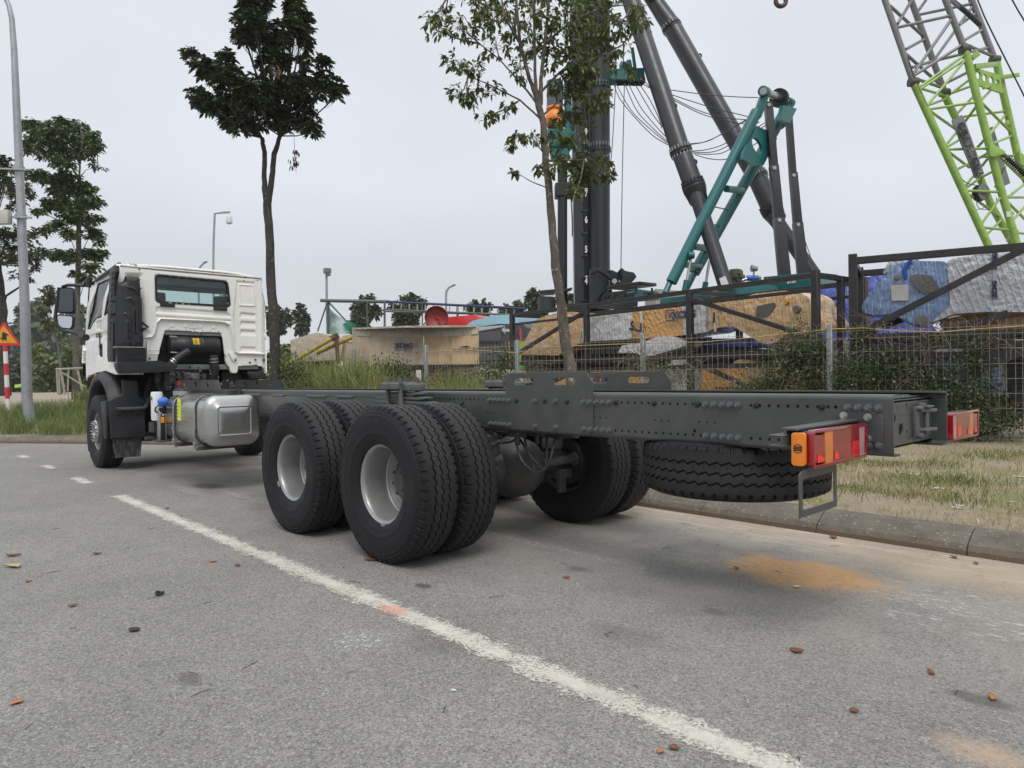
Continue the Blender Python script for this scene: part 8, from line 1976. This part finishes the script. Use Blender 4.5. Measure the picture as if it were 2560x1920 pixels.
mass('scrub',560,840,880,960,27,6000,.2,L_W2,'rough green scrub behind the yellow pipes','scrub',jit=14)
tag(shape(Pl(D(0,980,48),D(60,980,48)),[(36,962),(64,958),(64,966),(36,970)],lambda x,y:(x,y),.5,'lime_patch',mat('lime_cloth',(.35,.6,.12),.7),None,bev=.02,rnd=0),'bright lime strip lying on the ground behind the lamp post','cloth')
# ================= WEEDS ON THE FENCE =================
L_WD=leafm('leaf_weed',(.04,.068,.02),(.085,.115,.035),.55,.4,.25,(.30,.30,.26));TWG=mat('dry_twig',(.16,.12,.085),.85,var=.3,vs=9)
def weeds(lab,spots,nleaf,ntw,d0,leaf=.035,nm='climbing_weeds'):
    P=[];Dd=[];mb=MB()
    for _ in range(nleaf):
        x,y,rx,ry=random.choices(spots,[s[2]*s[3] for s in spots])[0];u=random.gauss(0,.5);v=random.gauss(0,.5)
        q=D(x+u*rx,min(y+v*ry,1125),d0(x)+random.uniform(-.25,.35))
        if q.z<.15:continue
        P.append(tuple(q));Dd.append(tuple(rv()+V((0,0,.15))))
    for _ in range(ntw):
        x,y,rx,ry=random.choice(spots);q=D(x+random.uniform(-rx,rx)*.8,y+random.uniform(-ry,ry)*.8,d0(x)+random.uniform(-.2,.2));pts=[q];dr_=rv()+V((0,0,.4))
        for k in range(6):
            dr_=(dr_+rv(.7)+V((0,0,-.12))).normalized();q=q+dr_*.09
            if q.z<.14:break
            pts.append(q)
        if len(pts)>2:mb.tube(pts,.0035,3,cap=False)
    c=V(P[0]);t=empty(nm,(c.x,c.y,.13),lab,'weeds')
    leafmesh('leaves',P,Dd,leaf,.6,L_WD,t)['kind']='stuff';mb.build('stems',TWG,t,recalc=False,sm=0)['kind']='stuff'
dF=lambda x:11.75+(2074-x)/467*1.8 if x<2074 else 11.75-(x-2074)*.0027
weeds('leafy climbing weeds and dry stems tangled around the tallest near fence post',[(2000,870,40,60),(1985,920,70,60),(2040,960,60,50),(2050,880,40,50),(2120,950,60,60),(1930,960,60,40),(1880,975,60,25)],11500,240,dF,.046)
weeds('brambles climbing the wire fence behind the frame end',[(2200,930,90,60),(2240,910,50,40),(2150,840,30,30),(2330,950,70,60),(2380,1000,50,50),(2440,900,50,60),(2450,1000,70,60),(2500,1050,80,40),(2420,1070,80,40),(2180,820,14,20)],12500,200,dF,.048)
weeds('bare dry brambles matted on the fence above the grey boom',[(2400,850,110,24),(2330,845,60,20),(2480,855,60,20)],700,120,dF,.03)
weeds('dry weed stems with few leaves behind the slotted side plate',[(1640,920,50,40),(1700,950,60,30),(1340,930,40,20),(1590,900,30,30)],1500,110,lambda x:12.2)
weeds('mixed weeds growing at the foot of the fence by the crates',[(1230,940,60,30),(1260,900,30,30),(980,930,60,35),(720,930,50,40),(900,950,60,25),(1130,950,60,20)],5200,90,lambda x:15.4,.06)
# ================= LITTER ON THE ROAD =================
LFB=mat('litter_brown',(.17,.065,.03),.6,0,.3,20);LFY=mat('litter_yellow',(.38,.33,.15),.6,0,.2,20);LFR=mat('litter_red',(.32,.07,.03),.55,0,.2,20);LFO=mat('litter_orange',(.36,.15,.06),.55,0,.2,20);LFD=mat('litter_dark',(.035,.025,.02),.8);LFW=mat('litter_white',(.65,.64,.60),.7)
def litter(x,y,L_,W_,a,mm,lab,cat='leaf',cur=.07):
    L_*=.7;W_*=.95
    mb=MB();n=8;top=[];c_=math.cos(a);s_=math.sin(a);rows=[]
    for i in range(n+1):
        t=i/n;w_=W_/2*math.sin(PI*min(1,t*.96+.02))**.7*random.uniform(.78,1.12);bw=L_*.18*math.sin(x*7+y*5)*(t-.5)**2*4;zz=.006+L_*cur*.35*(2*t-1)**2
        row=[]
        for k,(f,z) in enumerate(((-1,.012),(-.5,.004),(0,0),(.5,.004),(1,.012))):
            u=(t-.5)*L_;v=w_*f+bw;row.append(V((x+u*c_-v*s_,y+u*s_+v*c_,zz+z*L_/.08*.5*abs(f)+random.uniform(0,.0015))))
        rows.append(row)
    P=[p for r in rows for p in r];mb.add(P,[(i*5+k,i*5+k+1,(i+1)*5+k+1,(i+1)*5+k) for i in range(n) for k in range(4)])
    o=mb.build('fallen_leaf' if cat=='leaf' else cat.replace(' ','_'),mm,None,sm=60,origin=(x,y,0));md=o.modifiers.new('s','SOLIDIFY');md.thickness=.0012
    return tag(o,lab,cat,'fallen leaves on the road' if cat=='leaf' else None)
for a in ((-1.69,-2.97,.20,.065,.5,LFY,'large pale green-yellow leaf at the left edge of the road'),(-2.05,-2.93,.15,.045,.9,LFB,'dull brown leaf just above the large pale leaf on the left'),(-1.19,-2.97,.065,.03,.8,LFR,'small bright red leaf below the large pale leaf'),(-.44,-2.88,.065,.035,1.2,LFB,'single reddish brown leaf left of the white line, mid-left'),(-1.67,-2.49,.10,.035,.7,LFB,'flat brown leaf between the pale leaf and the white line'),(-.84,-1.98,.08,.035,.8,LFO,'orange leaf lying just left of the white line'),(.22,-2.75,.09,.05,.6,LFD,'dark crumpled leaf left of the chalky patch'),(.75,-3.3,.055,.05,.5,LFO,'rust orange round leaf at the lower left corner'),
   (-.1,-1.21,.13,.05,.4,LFB,'brown leaf in front of the rear wheel'),(2.68,-1.85,.05,.024,1.9,LFO,'small tan leaf at the bottom edge beside the white line'),(2.70,-1.80,.055,.03,.4,LFB,'reddish brown leaf touching the tan one by the line'),(3.10,-.58,.075,.025,2.3,LFB,'dark brown curled leaf at the lower right'),(3.33,-.66,.085,.03,2.0,LFO,'curled orange brown leaf near the right edge'),(2.62,-.74,.085,.05,.5,LFB,'flattened brown leaf in the open road on the right'),(1.13,-.60,.065,.03,.6,LFR,'small red leaf below the spare wheel'),(1.76,.29,.07,.035,2.5,LFB,'dark brown leaf at the left end of the orange earth'),(1.85,1.54,.13,.05,2.3,LFB,'wide brown leaf in the gutter below the number plate frame'),(3.01,-1.13,.05,.035,.5,LFB,'faint brown leaf right of the white line'),(2.78,1.43,.06,.03,2.3,LFB,'small brown leaf in the gutter near the right edge'),(2.64,1.50,.08,.04,2.5,LFB,'brown leaf against the kerb stone at the right'),
   (-.62,-1.9,.07,.035,.2,LFB,'small brown leaf right of the line behind the front axle'),(-3.2,-1.55,.07,.04,.2,LFB,'small brown leaf on the line start')):
    litter(*a)
litter(2.20,.17,.06,.03,.8,LFW,'crumpled white paper scrap at the edge of the orange earth','paper scrap')
litter(1.86,-2.05,.035,.012,.3,LFW,'tiny white scrap left of the line','paper scrap',.1)
mb=MB();q=V((-.32,-2.47,.012));pts=[q+V((.025*math.cos(g),.018*math.sin(g),.004*math.sin(2*g))) for g in [2*PI*k/16 for k in range(17)]];mb.tube(pts,.007,6,cap=False);tag(mb.build('rubber_ring',SEAM,origin=(q.x,q.y,0)),'small black rubber ring lying left of the white line','ring')
# loose grit: tiny stones
rg=np.random.RandomState(11);n=2600;P=np.stack([rg.uniform(-4,4.2,n),rg.uniform(-3.6,1.55,n)],-1);gx=rg.uniform(.002,.0055,n)*np.where(rg.rand(n)<.04,2.2,1)
tet=np.array([[1,0,0],[-.5,.87,0],[-.5,-.87,0],[.1,.1,.9]])
v=P[:,None,:].repeat(4,1);v=np.concatenate([v,np.full((n,4,1),.001)],2)+tet[None]*gx[:,None,None];b=(np.arange(n)*4)[:,None]
F=np.concatenate([b+np.array([q]) for q in([0,1,3],[1,2,3],[2,0,3])],0)
tag(npmesh('grit',v.reshape(-1,3),F,mat('grit_stone',(.24,.22,.19),.9,isl=.5)),kind='stuff')
mb=MB();rq=random.Random(9)
for k in range(46):
    x,y=rq.uniform(-3,4),rq.uniform(-3.4,1.5);a=rq.uniform(0,PI);l=rq.uniform(.02,.09);mb.tube([(x,y,.004),(x+l*.5*math.cos(a),y+l*.5*math.sin(a)+.004,.006),(x+l*math.cos(a),y+l*math.sin(a),.004)],.0015,4)
tag(mb.build('twig_litter',LFD),kind='stuff')
mb=MB()
for k in range(18):
    x,y=rq.uniform(.5,3.6),rq.uniform(2.0,5);a=rq.uniform(0,PI);l=rq.uniform(.03,.12);mb.box((x,y,th(x,y)+.012),(l,l*.3,.004),M.Rotation(a,3,'Z'))
tag(mb.build('pale_chips',LFW),kind='stuff')
# ================= HAZE =================
hz=MB();hz.b2((-300,-60,-1.2),(40,220,22));T=NT('haze_air');pv=T.n('ShaderNodeVolumePrincipled');pv.inputs['Density'].default_value=.0005;pv.inputs['Color'].default_value=(.95,.97,1.0,1);pv.inputs['Anisotropy'].default_value=.2
T.t.links.new(pv.outputs[0],T.out.inputs[1]);tag(hz.build('haze',T.mat,sm=0),kind='stuff')
